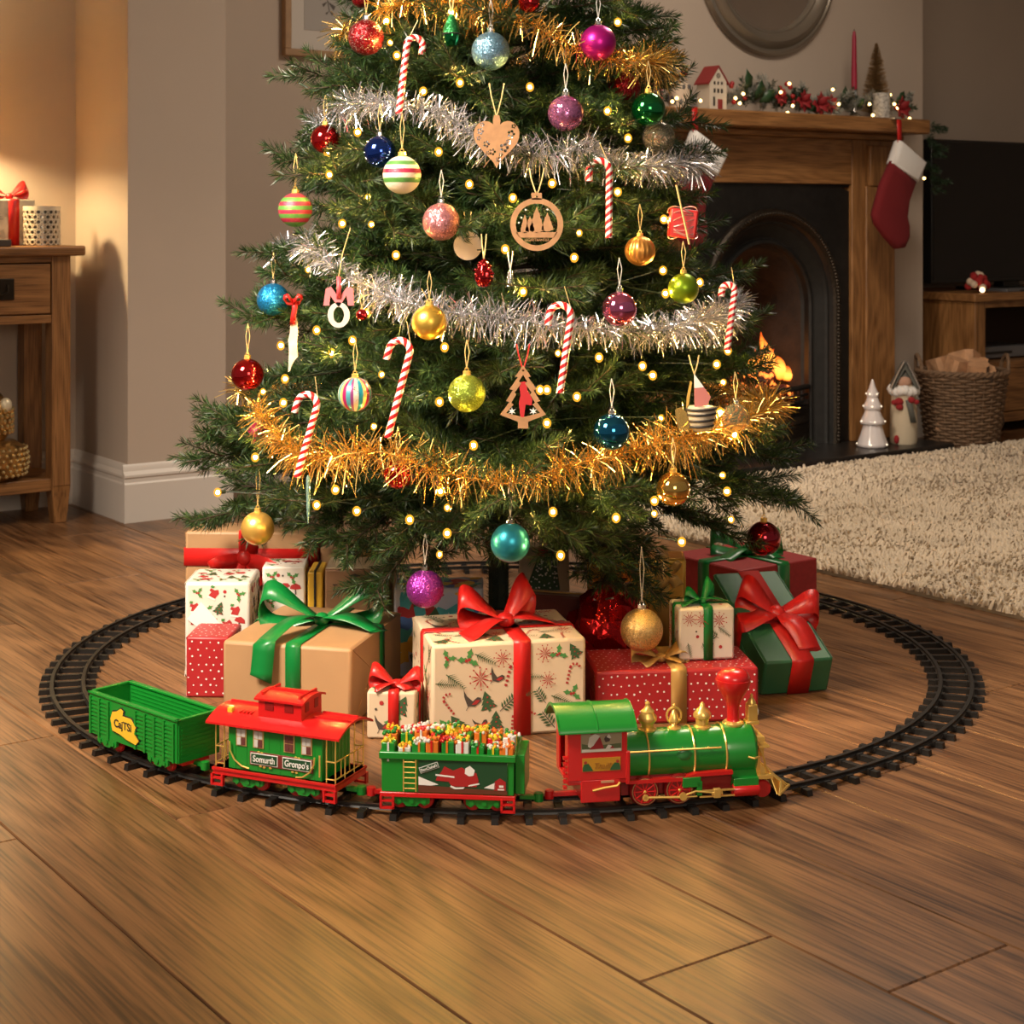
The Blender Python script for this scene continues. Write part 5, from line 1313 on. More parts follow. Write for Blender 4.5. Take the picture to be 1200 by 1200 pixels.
MB().tube([(0, 0, 28 * sc), (0.006, 0.002, 55 * sc), (0.018, 0.01, 85 * sc)], 0.0009, 4).build('twine', M_string, pk)
# pale carved stick with red bow
p = surf(344, 400, 0.05); sc = p.y / F
ps = thing('driftwood_icicle', 'pale carved wooden icicle tied with a red ribbon', 'ornament', p)
flat('icicle', [[(x * sc, y * sc) for x, y in ((-3, 27), (0, 24), (4, 28), (5, 10), (4, -6), (5, -18), (0, -24), (-4, -34), (-6, -36), (-5, -10), (-6, 2), (-4, 10))]], 0.007, pm('bleached_wood', (0.66, 0.54, 0.42), 0.7, noise=(60, 0.25)), ps)
MB().strip([(-0.001, -0.005, 20 * sc), (0.001, -0.008, 30 * sc), (0.003, -0.006, 40 * sc), (0, -0.004, 50 * sc)], [(0.009, 0, 0.002)] * 4).build('ribbon', M_red, ps, solid=0.001)
m = MB()
for s_ in (-1, 1): m.strip([(0, -0.006, 46 * sc), (s_ * 6 * sc, -0.012, 54 * sc), (s_ * 11 * sc, -0.008, 52 * sc), (s_ * 7 * sc, -0.002, 45 * sc), (0, -0.005, 45 * sc)], [(0, 0.004, 0.006)] * 5)
m.build('ribbon_bow', M_red, ps, solid=0.001)
# sailing boat
p = surf(822, 482, 0.055); sc = p.y / F
bt = thing('sailing_boat_ornament', 'beaded boat ornament with striped hull and pink sail', 'ornament', p)
hull = [(0.001, -23), (9, -23), (13, -19), (15.5, -8), (17, 2), (15, 6), (0.001, 7)]
MB().lathe([(a * sc, b_ * sc) for a, b_ in hull], 24).build('hull', pm('boat_cream', (0.50, 0.42, 0.30), 0.5, bump=(700, 0.6)), bt)
for z_ in (-17, -10, -3, 3):
    r_ = (13.5 + (z_ + 17) * 0.19) * sc
    MB().tube([(r_ * math.cos(a), r_ * math.sin(a), z_ * sc + 0.004 * math.cos(a) * 0.3) for a in [2 * PI * i / 24 for i in range(24)]], 0.0022, 6, closed=True).build('beaded_band', M_ink, bt)
flat('sail', [[(x * sc, y * sc) for x, y in ((-9, 6), (-9, 44), (10, 18), (6, 8))]], 0.003, pm('sail_pink', (0.48, 0.16, 0.14), 0.6), bt, loc=(0, -0.01, 0))
flat('sail_tip', [[(x * sc, y * sc) for x, y in ((-9.2, 28), (-9.2, 44.5), (2, 29))]], 0.0035, M_white, bt, loc=(0, -0.01, 0))
flat('gold_wing', [[(x * sc, y * sc) for x, y in ((-31, 2), (-24, 5), (-14, -4), (-15, -24), (-27, -20), (-30, -8))]], 0.005, M_ting, bt)
flat('side_feather', [[(x * sc, y * sc) for x, y in ((-13, 36), (-11, 34), (-15, 8), (-18, 4), (-17, 18))]], 0.002, M_goldp, bt)
hang(bt, (-9 * sc, -0.01, 44 * sc), 0.03, 0.008)
# red wire bound gift ornament
p = surf(800, 262, 0.045); sc = p.y / F
rw = thing('wire_gift_ornament', 'small red gift ornament bound in pale wire at the right edge', 'ornament', p)
MB().box((0, 0, 0), (32 * sc, 0.03, 34 * sc), rot=Matrix.Rotation(0.12, 3, 'Y')).build('block', M_red, rw, bevel=0.003)
m = MB(); rq = random.Random(5)
for q in range(7):
    z_ = (-14 + q * 5) * sc; m.tube([((17.5 * sc) * math.cos(a), 0.0195 * math.sin(a), z_ + 0.006 * math.sin(a * 2 + q)) for a in [2 * PI * i / 20 for i in range(20)]], 0.0009, 4, closed=True)
m.build('wire', pm('pink_wire', (0.62, 0.32, 0.28), 0.3, 0.6), rw)
MB().tube([(-9 * sc, -0.022, 45 * sc), (6 * sc, -0.024, -24 * sc)], 0.0018, 6).build('stick', M_string, rw)
# green drop
p = surf(529, 35, 0.05); sc = p.y / F
gd = thing('green_drop_ornament', 'green glitter drop ornament beside the pale blue bauble', 'ornament', p)
MB().lathe([(0.001, -20 * sc), (7 * sc, -18 * sc), (10 * sc, -10 * sc), (10 * sc, -5 * sc)], 24).build('lower_cup', S['green'], gd)
MB().lathe([(10.2 * sc, -4 * sc), (9.5 * sc, 2 * sc), (6 * sc, 11 * sc), (3 * sc, 17 * sc), (0.001, 19 * sc)], 24).build('upper_drop', glitter('glitter_green', (0.03, 0.26, 0.07)), gd)
MB().tube([(10.2 * sc * math.cos(a), 10.2 * sc * math.sin(a), -4.6 * sc) for a in [2 * PI * i / 20 for i in range(20)]], 0.0012, 5, closed=True).build('band', M_ink, gd)
hang(gd, (0, 0, 18 * sc), 0.03, 0.004)
# red glass figure
p = surf(567, 320, 0.05); sc = p.y / F
rf = thing('red_glass_pine_cone', 'small red glass pine cone ornament under the round wooden ornament', 'ornament', p)
MB().lathe([(0.001, -17 * sc), (7 * sc, -15 * sc), (10.5 * sc, -7 * sc), (10 * sc, 1 * sc), (7 * sc, 9 * sc), (3.5 * sc, 15 * sc), (0.001, 17 * sc)], 28, flute=(7, 0.10)).build('body', S['red'], rf, smooth=60)
m = MB()
for q in range(26):
    a = q * 2.4; t = q / 26; z_ = (-14 + 27 * t) * sc; rr_ = 10 * sc * math.sin(PI * (0.12 + 0.75 * t)); m.ell((rr_ * math.cos(a), rr_ * math.sin(a), z_), (2.8 * sc, 2.8 * sc, 2.2 * sc), 8, 5)
m.build('scales', S['red'], rf, smooth=60)
hang(rf, (0, 0, 16 * sc), 0.04, 0.004)
# glass icicles
ig = pm('aqua_glass', (0.55, 0.85, 0.78), 0.05, trans=0.8, ior=1.4)
p = surf(361, 588, 0.03)
ic = tag(MB().lathe([(0.0006, -0.035), (0.0025, -0.01), (0.0032, 0.02), (0.0030, 0.038), (0.001, 0.042)], 10, flute=(5, 0.15)).build('glass_icicle', ig, loc=p), 'slim aqua glass icicle hanging at the lower left of the tree', 'ornament')
# pale wooden disc behind the rose bauble and silver bell
p = surf(548, 288, -0.09); sc = p.y / F
wd = thing('whitewashed_ornament', 'pale wooden disc ornament half hidden below the rose bauble', 'ornament', p)
flat('disc', [circ(17 * sc, 28), circ(2 * sc, 8, (0, 12 * sc))], 0.003, pm('whitewash', (0.56, 0.46, 0.38), 0.7), wd, rot=0.3)
hang(wd, (0, 0, 12 * sc), 0.04, 0.006)
p = surf(598, 325, 0.0); sc = p.y / F
sb = thing('silver_bell_ornament', 'small silver bell half hidden right of the red pine cone', 'ornament', p)
MB().lathe([(0.010, -0.016), (0.0085, -0.012), (0.006, 0.0), (0.0045, 0.010), (0.001, 0.013)], 20).build('bell', M_silver, sb)
hang(sb, (0, 0, 0.012), 0.03, 0.004, M_sthread)
# ================================================================== PRESENTS
kraft = pm('kraft_paper', (0.37, 0.21, 0.098), 0.55, noise=(8, 0.07), bump=(26, 0.12, 0.004))
kraft2 = pm('kraft_paper_dark', (0.26, 0.13, 0.06), 0.6, noise=(8, 0.1), bump=(26, 0.12, 0.004))
cream = pm('cream_paper', (0.60, 0.46, 0.31), 0.6, bump=(24, 0.10, 0.004))
whitep = pm('white_paper', (0.64, 0.585, 0.51), 0.5, bump=(24, 0.12, 0.004))
redp = pm('red_paper', (0.36, 0.014, 0.018), 0.45, bump=(24, 0.12, 0.004))
redk = pm('red_kraft', (0.33, 0.020, 0.020), 0.6, noise=(120, 0.12), bump=(24, 0.10, 0.004))
greenp = pm('green_paper', (0.022, 0.115, 0.045), 0.5, bump=(24, 0.12, 0.004))
goldp = pm('gold_foil', (0.85, 0.50, 0.10), 0.28, 0.8, bump=(18, 0.35, 0.008))
goldr = pm('gold_satin_ribbon', (0.56, 0.33, 0.10), 0.34, 0.35)
INK = {'g': pm('print_green', (0.035, 0.085, 0.03), 0.6), 'r': pm('print_red', (0.36, 0.02, 0.02), 0.6), 'd': pm('print_dark', (0.06, 0.045, 0.035), 0.6), 'w': pm('print_white', (0.8, 0.76, 0.7), 0.6),
       'lg': pm('print_mid_green', (0.06, 0.22, 0.05), 0.6), 'o': pm('print_blush', (0.62, 0.26, 0.16), 0.6), 'b': pm('print_blue', (0.05, 0.12, 0.33), 0.6), 'y': pm('print_yellow', (0.62, 0.36, 0.05), 0.6), 't': pm('print_teal', (0.05, 0.30, 0.32), 0.6), 'k': pm('print_pale_blue', (0.42, 0.45, 0.55), 0.6)}
KEYS = list(INK)
def rot2(p, a): return (p[0] * math.cos(a) - p[1] * math.sin(a), p[0] * math.sin(a) + p[1] * math.cos(a))
def mt_tree(rg):
    o = [('g', [(-0.06, -0.5), (0.06, -0.5), (0.06, -0.38), (0.42, -0.36), (0.22, -0.12), (0.32, -0.12), (0.15, 0.12), (0.23, 0.12), (0, 0.5), (-0.23, 0.12), (-0.15, 0.12), (-0.32, -0.12), (-0.22, -0.12), (-0.42, -0.36), (-0.06, -0.38)])]
    for (x, y) in ((0.1, -0.25), (-0.15, -0.3), (0, -0.05), (0.05, 0.18), (0.25, -0.3)): o.append(('r', circ(0.045, 6, (x, y))))
    return o
def mt_cane(rg):
    o = []; P = [(-0.15, -0.5 + 0.09 * i) for i in range(9)] + [(0.08 - 0.23 * math.cos(t), 0.28 + 0.2 * math.sin(t)) for t in [PI * (i + 1) / 8 for i in range(8)]]
    for i in range(len(P) - 1):
        (x0, y0), (x1, y1) = P[i], P[i + 1]; d = math.hypot(x1 - x0, y1 - y0); nx, ny = -(y1 - y0) / d * 0.06, (x1 - x0) / d * 0.06
        if i % 2 == 0: o.append(('r', [(x0 - nx, y0 - ny), (x1 - nx, y1 - ny), (x1 + nx, y1 + ny), (x0 + nx, y0 + ny)]))
    return o
def mt_sprig(rg):
    o = [('g', [(-0.5, -0.02), (0.5, 0.0), (-0.5, 0.02)])]
    for i in range(9):
        x = -0.42 + i * 0.1; l = 0.26 * (1 - i / 14)
        for s in (-1, 1): o.append(('g', [(x, 0), (x + l * 0.9, s * l), (x + 0.05, 0)]))
    return o
def mt_burst(rg):
    o = []
    for q in range(10):
        a = 2 * PI * q / 10; c, s = math.cos(a), math.sin(a); o.append(('r', [(0, 0), (0.22 * c - 0.03 * s, 0.22 * s + 0.03 * c), (0.4 * c, 0.4 * s), (0.22 * c + 0.03 * s, 0.22 * s - 0.03 * c)])); o.append(('r', circ(0.04, 5, (0.44 * c, 0.44 * s))))
    return o
def mt_robin(rg):
    body = [(-0.45, 0.28), (-0.3, 0.05), (0.0, -0.22), (0.28, -0.1), (0.42, 0.2), (0.34, 0.32), (0.2, 0.28), (0.1, 0.05), (-0.2, 0.12)]
    return [('d', body), ('r', [(0.12, -0.1), (0.3, 0.0), (0.36, 0.22), (0.2, 0.15)]), ('d', [(0.02, -0.2), (0.05, -0.2), (0.05, -0.4), (0.02, -0.4)])]
def mt_holly(rg, g='lg'):
    o = []
    for a in (0.6, 2.4, -1.2):
        L = [(0, 0), (0.12, 0.1), (0.2, 0.06), (0.3, 0.14), (0.38, 0.05), (0.5, 0), (0.38, -0.05), (0.3, -0.14), (0.2, -0.06), (0.12, -0.1)]
        o.append((g, [rot2(p, a) for p in L]))
    return o + [('r', circ(0.07, 7, (0.04, -0.02))), ('r', circ(0.07, 7, (-0.08, 0.03)))]
def mt_mush(rg): return [('r', [(-0.4, 0.0), (-0.32, 0.25), (0, 0.4), (0.32, 0.25), (0.4, 0.0), (0, -0.06)]), ('d', [(-0.05, -0.06), (0.05, -0.06), (0.07, -0.4), (-0.04, -0.4)])]
def mt_mitten(rg): return [('r', [(-0.3, -0.3), (0.2, -0.34), (0.34, 0.1), (0.2, 0.34), (-0.05, 0.2), (-0.32, 0.25), (-0.38, 0.05), (-0.2, 0.0)]), ('w', [(-0.34, -0.32), (0.24, -0.36), (0.26, -0.48), (-0.34, -0.46)]), ('lg', [(-0.4, 0.3), (-0.2, 0.28), (-0.1, 0.45), (-0.36, 0.48)])]
def mt_berry(rg): return [('r', circ(0.12, 7, (rg.uniform(-.2, .2), rg.uniform(-.2, .2)))), ('d', circ(0.07, 6, (rg.uniform(-.4, .4), rg.uniform(-.4, .4))))]
def mt_heart(rg): return [('r', [(0, -0.35), (0.36, 0.08), (0.3, 0.3), (0.12, 0.32), (0, 0.18), (-0.12, 0.32), (-0.3, 0.3), (-0.36, 0.08)])]
def mt_leafs(rg):
    o = [('d', [(-0.02, -0.5), (0.02, -0.5), (0.02, 0.45), (-0.02, 0.45)])]
    for i in range(5):
        y = -0.3 + i * 0.16
        for s in (-1, 1): o.append(('g', [(0, y), (s * 0.14, y + 0.14), (s * 0.3, y + 0.16), (s * 0.16, y + 0.03)]))
    return o
def mt_blob(rg):
    k = rg.choice(('b', 'y', 'r', 'g', 'k', 't', 'y', 'k')); n = 9
    return [(k, [(rg.uniform(0.3, 0.6) * math.cos(2 * PI * i / n) * 1.3, rg.uniform(0.3, 0.6) * math.sin(2 * PI * i / n)) for i in range(n)])]
SETS = {'cream': ([mt_tree, mt_cane, mt_sprig, mt_burst, mt_robin, mt_holly, mt_leafs, mt_berry], 0.032, (0.028, 0.040), 0.9),
        'white': ([mt_holly, mt_mitten, mt_mush, mt_berry, mt_tree, mt_holly], 0.028, (0.022, 0.032), 0.5),
        'mush': ([mt_mush, mt_holly, mt_berry], 0.026, (0.02, 0.03), 0.4), 'twig': ([mt_leafs, mt_sprig, mt_berry, mt_burst], 0.026, (0.022, 0.03), 1.5),
        'retro': ([mt_blob], 0.022, (0.02, 0.034), 3.0), 'faint': ([mt_leafs], 0.05, (0.03, 0.05), 3.0)}
def motif_faces(m, faces, style, seed):
    """faces: (origin, ex, ey, W, H, n)"""
    rg = random.Random(seed); fn, pitch, (s0, s1), wob = SETS[style]; j = rg.randrange(8); lay = 0; last = None
    for (o, ex, ey, W_, H_, n) in faces:
        nx, ny = max(1, int(round(W_ / pitch))), max(1, int(round(H_ / pitch)))
        for a in range(nx):
            for b in range(ny):
                s = rg.uniform(s0, s1); j += 1; lay = (lay + 1) % 9
                x = (a + 0.5 + rg.uniform(-.18, .18) + (0.25 if b % 2 else -0.25)) * W_ / nx; y = (b + 0.5 + rg.uniform(-.18, .18)) * H_ / ny
                h = s * 0.52; x = min(max(x, h), W_ - h) if W_ > 2 * h else W_ / 2; y = min(max(y, h), H_ - h) if H_ > 2 * h else H_ / 2
                s = min(s, W_ * 0.95, H_ * 0.95)
                an = rg.uniform(-wob, wob); f = rg.choice([q for q in fn if q is not last] or fn); last = f
                for q, (key, pts) in enumerate(f(rg)):
                    m.mat(KEYS.index(key)); P = []
                    for p in pts:
                        r2 = rot2(p, an); P.append(o + ex * (x + r2[0] * s) + ey * (y + r2[1] * s) + n * (0.0005 + 0.00004 * lay + 0.00012 * q))
                    m.poly(P)
def dots(m, faces, pitch, rd, seed):
    rg = random.Random(seed)
    for (o, ex, ey, W_, H_, n) in faces:
        nx, ny = max(1, int(W_ / pitch)), max(1, int(H_ / pitch))
        for a in range(nx):
            for b in range(ny):
                x = (a + 0.5 + (0.22 if b % 2 else -0.22) + rg.uniform(-.16, .16)) * W_ / nx; y = (b + 0.5 + rg.uniform(-.16, .16)) * H_ / ny
                r_ = rd * rg.uniform(0.75, 1.15); x = min(max(x, r_), W_ - r_)
                m.poly([o + ex * (x + r_ * math.cos(q * PI / 4)) + ey * (y + r_ * math.sin(q * PI / 4)) + n * 0.0005 for q in range(8)])
def box_faces(w, d, h, e=0.003):
    X, Y_, Z = Vector((1, 0, 0)), Vector((0, 1, 0)), Vector((0, 0, 1))
    return [(Vector((-w / 2 + e, -d / 2, e)), X, Z, w - 2 * e, h - 2 * e, -Y_), (Vector((w / 2, -d / 2 + e, e)), Y_, Z, d - 2 * e, h - 2 * e, X), (Vector((w / 2 - e, d / 2, e)), -X, Z, w - 2 * e, h - 2 * e, Y_),
            (Vector((-w / 2, d / 2 - e, e)), -Y_, Z, d - 2 * e, h - 2 * e, -X), (Vector((-w / 2 + e, -d / 2 + e, h)), X, Y_, w - 2 * e, d - 2 * e, Z)]
def make_bow(parent, pos, mat, size, rw, yaw=0.0, lift=0.6, loops=((0.15, 1.0, 0.55), (PI - 0.15, 1.0, 0.55)), tails=((-0.5, 1.0), (PI + 0.6, 1.0)), edge=0.0, tilt=None):
    """ribbon bow: loops (direction, length factor, rise), tails (direction, length factor)"""
    Mx = Matrix.Translation(Vector(pos)) @ (tilt.to_4x4() if tilt is not None else Matrix.Identity(4)) @ Matrix.Rotation(yaw, 4, 'Z')
    b = MB().ell((0, 0, rw * 0.28), (rw * 0.36, rw * 0.40, rw * 0.30), 12, 8).build('bow', mat, parent, xf=Mx, smooth=80)
    for (a, lf, rise) in loops:
        d = Vector((math.cos(a), math.sin(a), 0)); n = Vector((-math.sin(a), math.cos(a), 0)); n = n if n.y > 0 else -n; Z = Vector((0, 0, 1)); P = []; Wd = []
        N = 22; L = size * lf
        for i in range(N + 1):
            t = i / N; s = math.sin(PI * t) ** 0.85
            al = L * s; up = rw * 0.28 + L * rise * (0.85 * s) * 0.8 + L * 0.30 * math.sin(2 * PI * t) * (0.5 + 0.5 * s)
            P.append(d * al + Z * up); w = rw * (0.42 + 0.58 * min(1, s * 1.5)); Wd.append((n * (1 - 0.45 * s) + Z * 0.80 * s).normalized() * w)
        MB().strip(P, Wd).build('loop', mat, b, solid=0.0008, smooth=80, xf=Mx)
    for (a, lf) in tails:
        d = Vector((math.cos(a), math.sin(a), 0)); n = Vector((-math.sin(a), math.cos(a), 0)); Z = Vector((0, 0, 1)); L = size * lf * 1.25; P = []; Wd = []; N = 18
        dy = (Matrix.Rotation(yaw, 3, 'Z') @ d).y; Lh = (pos[1] + edge + 0.006) / -dy if (edge and dy < -0.1) else 1e9
        for i in range(N + 1):
            t = i / N; s_ = L * t
            if s_ <= Lh: h_, up = s_, rw * 0.3 * (1 - t) ** 2 + 0.0025 + 0.10 * min(L, Lh) * math.sin(PI * min(1, s_ / min(L, Lh))) + 0.02 * L * math.sin(5 * t)
            else: h_, up = Lh + 0.10 * (s_ - Lh), 0.0025 - 0.93 * (s_ - Lh)
            P.append(d * h_ + n * 0.10 * L * math.sin(2.2 * t) * (0.4 if Lh < 9 else 1) + Z * up); w = rw * (0.42 + 0.58 * min(1, t * 3)); wv = (n + Z * 0.12 * math.sin(4 * t))
            if s_ > Lh: wv = (Matrix.Rotation(-yaw, 3, 'Z') @ Vector((1, 0, 0))); wv = wv if wv.dot(n) > 0 else -wv
            Wd.append(wv * w + (d if s_ <= Lh else -Z) * rw * 0.35 * (i == N))
        MB().strip(P, Wd).build('tail', mat, b, solid=0.0008, smooth=80, xf=Mx)
    return b
def ribbon_band(parent, w, d, h, mat, rw, axis, off=0.0, e=0.0017):
    """band once round the box: axis 'x' = runs left-right over the top at y=off, 'y' = runs front-back at x=off"""
    m = MB(); c = 0.004
    if axis == 'y': prof = [(-d / 2 - e, 0.0005), (-d / 2 - e, h - c), (-d / 2 + c * 0.4, h + e), (d / 2 - c * 0.4, h + e), (d / 2 + e, h - c), (d / 2 + e, 0.0005)]; m.strip([(off, a, z) for a, z in prof], [(rw, 0, 0)] * 6)
    elif axis == 'x': prof = [(-w / 2 - e, 0.0005), (-w / 2 - e, h - c), (-w / 2 + c * 0.4, h + e), (w / 2 - c * 0.4, h + e), (w / 2 + e, h - c), (w / 2 + e, 0.0005)]; m.strip([(a, off, z) for a, z in prof], [(0, -rw, 0)] * 6)
    else: m.strip([(-w / 2 - e, -d / 2 - e, off), (w / 2 + e, -d / 2 - e, off), (w / 2 + e, d / 2 + e, off), (-w / 2 - e, d / 2 + e, off), (-w / 2 - e, -d / 2 - e, off)], [(0, 0, rw)] * 5)
    return m.build('ribbon', mat, parent, solid=0.0007, smooth=20)
def folds(parent, w, d, h, mat, sides=('l', 'r')):
    """triangular end flaps of the wrapping paper, slightly proud"""
    for s in sides:
        m = MB(); sx = 1 if s == 'r' else -1; x = sx * (w / 2)
        for (za, zb) in ((0.002, h * 0.52), (h - 0.002, h * 0.48)):
            m.prism([(x, -d / 2 + 0.003, za), (x, d / 2 - 0.003, za), (x, d * 0.08, zb), (x, -d * 0.08, zb)], (sx * 0.0009, 0, 0))
        m.build('paper_fold', mat, parent, smooth=0)
def gift(name, label, c, yaw, w, d, h, mat, z0=0.0, style=None, seed=1, spots=None, fold=None, rot=None, bev=0.004, loc=None):
    g = thing(name, label, 'gift', loc if loc is not None else (c[0], c[1], z0), rot if rot is not None else R(yaw), 'wrapped presents under the tree')
    MB().bb(-w / 2, w / 2, -d / 2, d / 2, 0, h).build('wrapped_box', mat, g, bevel=bev)
    if style:
        m = MB(); motif_faces(m, box_faces(w, d, h, bev), style, seed); m.build('printed_motifs', [INK[k] for k in KEYS], g, smooth=0)
    if spots:
        m = MB(); dots(m, box_faces(w, d, h, bev * 0.6), spots, 0.0016, seed); m.build('printed_dots', INK['w'], g, smooth=0)
    if fold: folds(g, w, d, h, mat, fold)
    return g
# kraft with green bow
w, d, h = 0.225, 0.265, 0.125
g = gift('kraft_gift', 'kraft paper gift with a large green satin bow behind the caboose', (-0.337, 2.858), -14, w, d, h, kraft, fold='r', bev=0.006)
ribbon_band(g, w, d, h, M_green, 0.026, 'y', 0.012); ribbon_band(g, w, d, h, M_green, 0.026, 'x', 0.02)
make_bow(g, (0.012, 0.0, h + 0.001), M_green, 0.105, 0.038, R(14), loops=((0.25, 1.0, 0.40), (PI - 0.20, 1.05, 0.28)), tails=((-0.45, 0.85), (PI + 0.95, 1.62)), edge=0.1325)
# small red dotted
gift('spotted_gift_small', 'small red gift with white spots at the left front of the pile', (-0.519, 2.912), -3, 0.075, 0.10, 0.104, redp, spots=0.0118, seed=3, fold='l')
# white holly gift
w, d, h = 0.117, 0.12, 0.171
g = gift('holly_print_gift', 'white gift printed with holly and mittens behind the small spotted gift', (-0.5265, 3.045), 0, w, d, h, whitep, style='white', seed=4, fold='l', bev=0.006)
m = MB(); m.prism([(-w / 2 + 0.004, -d / 2 - 0.0008, h * 0.62), (w / 2, -d / 2 - 0.0008, h * 0.12), (w / 2 - 0.01, -d / 2 - 0.0008, h * 0.28), (-w / 2 + 0.03, -d / 2 - 0.0008, h * 0.80)], (0, -0.0015, 0)); m.build('paper_flap', M_white, g, smooth=0)
m = MB(); m.prism([(0.0, -d / 2 - 0.0026, h * 0.30), (0.02, -d / 2 - 0.0026, h * 0.42), (0.052, -d / 2 - 0.0026, h * 0.36), (0.03, -d / 2 - 0.0026, h * 0.2)], (0, -0.0008, 0)); m.build('green_sticker', pm('sticker_green', (0.22, 0.32, 0.08), 0.5), g, smooth=0)
# big kraft with red ribbon
w, d, h = 0.25, 0.10, 0.224
g = gift('kraft_gift_red_bow', 'tall kraft paper gift with red ribbon and bow at the back left', (-0.497, 3.232), -2, w, d, h, kraft, fold='l', bev=0.005)
ribbon_band(g, w, d, h, M_red, 0.034, 'z', 0.176); ribbon_band(g, w, d, h, M_red, 0.034, 'y', -0.005)
make_bow(g, (-0.008, -d / 2 - 0.004, 0.176), M_red, 0.085, 0.042, 0, tilt=Matrix.Rotation(R(78), 3, 'X'), loops=((-0.35, 0.95, 0.28), (PI + 0.35, 0.75, 0.25), (1.2, 0.65, 0.3)), tails=((PI + 0.75, 0.8), (-0.95, 0.6)))
# mushroom gift
gift('mushroom_print_gift', 'small white gift printed with red mushrooms behind the green bow', (-0.4235, 3.125), 2, 0.079, 0.076, 0.178, whitep, style='mush', seed=6)
g = gift('yellow_gift', 'slim yellow gift standing beside the mushroom print gift', (-0.362, 3.115), 0, 0.028, 0.09, 0.172, pm('yellow_paper', (0.66, 0.38, 0.03), 0.45))
ribbon_band(g, 0.028, 0.09, 0.172, M_ink, 0.004, 'y', 0.0)
# lettered kraft box
w, d, h = 0.11, 0.10, 0.181
g = gift('lettered_gift', 'brown gift with handwritten lettering and a cream top behind the green bow', (-0.287, 3.10), 0, w, d, h, kraft2, seed=2)
MB().bb(-w / 2 + 0.001, w / 2 - 0.001, -d / 2 + 0.001, d / 2 - 0.001, h, h + 0.002).build('cream_lid', cream, g, bevel=0.0008)
text('lettering', 'Tom Eilas', 0.019, M_ink, g, (-0.013, -d / 2 - 0.0006, h - 0.035), shear=0.3, sx=0.82)
flat('leaf_print', [[(-0.012, 0.0), (0, 0.004), (0.012, 0.0), (0.003, -0.002), (0, -0.008), (-0.003, -0.002)]], 0.0003, M_ink, g, loc=(0.0, -d / 2 - 0.0005, h - 0.012))
w, d, h = 0.14, 0.09, 0.195
g = gift('plain_kraft_gift', 'plain tall kraft gift behind the lettered brown one', (-0.297, 3.235), 0, w, d, h, kraft)
ribbon_band(g, w, d, h, goldr, 0.016, 'y', 0.02)
# retro print
w, d, h = 0.16, 0.095, 0.160
g = gift('retro_print_gift', 'gift in blue, yellow and red picture paper behind the purple bauble', (-0.132, 3.034), 1, w, d, h, pm('pale_blue_paper', (0.46, 0.45, 0.48), 0.5, bump=(24, 0.1, 0.004)), style='retro', seed=9)
# main cream gift
w, d, h = 0.25, 0.205, 0.150
g = gift('cream_print_gift', 'large cream gift printed with fir trees, canes and robins tied with red ribbon', (-0.025, 2.750), 12, w, d, h, cream, style='cream', seed=12, fold='l', bev=0.005)
ribbon_band(g, w, d, h, M_red, 0.028, 'y', 0.02); ribbon_band(g, w, d, h, M_red, 0.026, 'x', -0.01)
make_bow(g, (0.012, -0.012, h + 0.001), M_red, 0.092, 0.042, R(-4), loops=((0.75, 0.72, 0.85), (PI - 0.15, 0.85, 0.42)), tails=((PI + 0.62, 0.85), (0.10, 0.75)))
# small cream
w, d, h = 0.078, 0.07, 0.075
g = gift('cream_gift_small', 'small cream gift with red ribbon between the kraft and large cream gifts', (-0.187, 2.668), -6, w, d, h, cream, style='cream', seed=14)
ribbon_band(g, w, d, h, M_red, 0.017, 'y', 0.004); ribbon_band(g, w, d, h, M_red, 0.017, 'x', 0)
make_bow(g, (0.004, -0.012, h), M_red, 0.046, 0.024, 0, loops=((0.15, 0.85, 0.30), (PI - 0.15, 0.95, 0.40)), tails=((-0.6, 0.5), (PI + 0.4, 0.6)))
# long red dotted
w, d, h = 0.270, 0.14, 0.088
g = gift('spotted_gift_long', 'long red gift with white spots and a gold ribbon behind the locomotive', (0.262, 2.787), 6, w, d, h, redp, spots=0.0125, seed=5, fold='l', bev=0.005)
ribbon_band(g, w, d, h, goldr, 0.026, 'y', 0.002)
make_bow(g, (-0.018, -0.022, h), goldr, 0.052, 0.026, 0, loops=((0.1, 0.9, 0.22), (PI - 0.1, 0.95, 0.22)), tails=((-0.5, 0.6), (PI + 0.5, 0.6)))
# small white green ribbon, standing on the long spotted gift
w, d, h = 0.094, 0.075, 0.086
g = gift('twig_print_gift', 'small white twig print gift with green ribbon on top of the long spotted gift', (0.318, 2.806), 8, w, d, h, whitep, z0=0.0895, style='twig', seed=8)
ribbon_band(g, w, d, h, M_green, 0.016, 'y', 0.002); ribbon_band(g, w, d, h, M_green, 0.016, 'x', 0.0)
make_bow(g, (0.0, -0.008, h), M_green, 0.050, 0.018, R(0), loops=((0.9, 0.75, 0.85), (PI - 0.5, 0.6, 0.4)), tails=((PI + 0.2, 0.65), (0.1, 0.75)))
# big red with green ribbon
w, d, h = 0.207, 0.205, 0.150
g = gift('red_gift_green_ribbon', 'large plain red gift with green ribbon at the right back of the pile', (0.46, 3.327), 35.5, w, d, h, redk, fold='l', bev=0.003)
ribbon_band(g, w, d, h, M_green, 0.032, 'y', 0.01); ribbon_band(g, w, d, h, M_green, 0.032, 'x', 0.0)
make_bow(g, (0.01, 0.0, h), M_green, 0.08, 0.036, R(-35), loops=((0.1, 0.9, 0.25), (PI - 0.1, 0.9, 0.25)), tails=((-0.7, 0.7), (PI + 0.7, 0.7)))
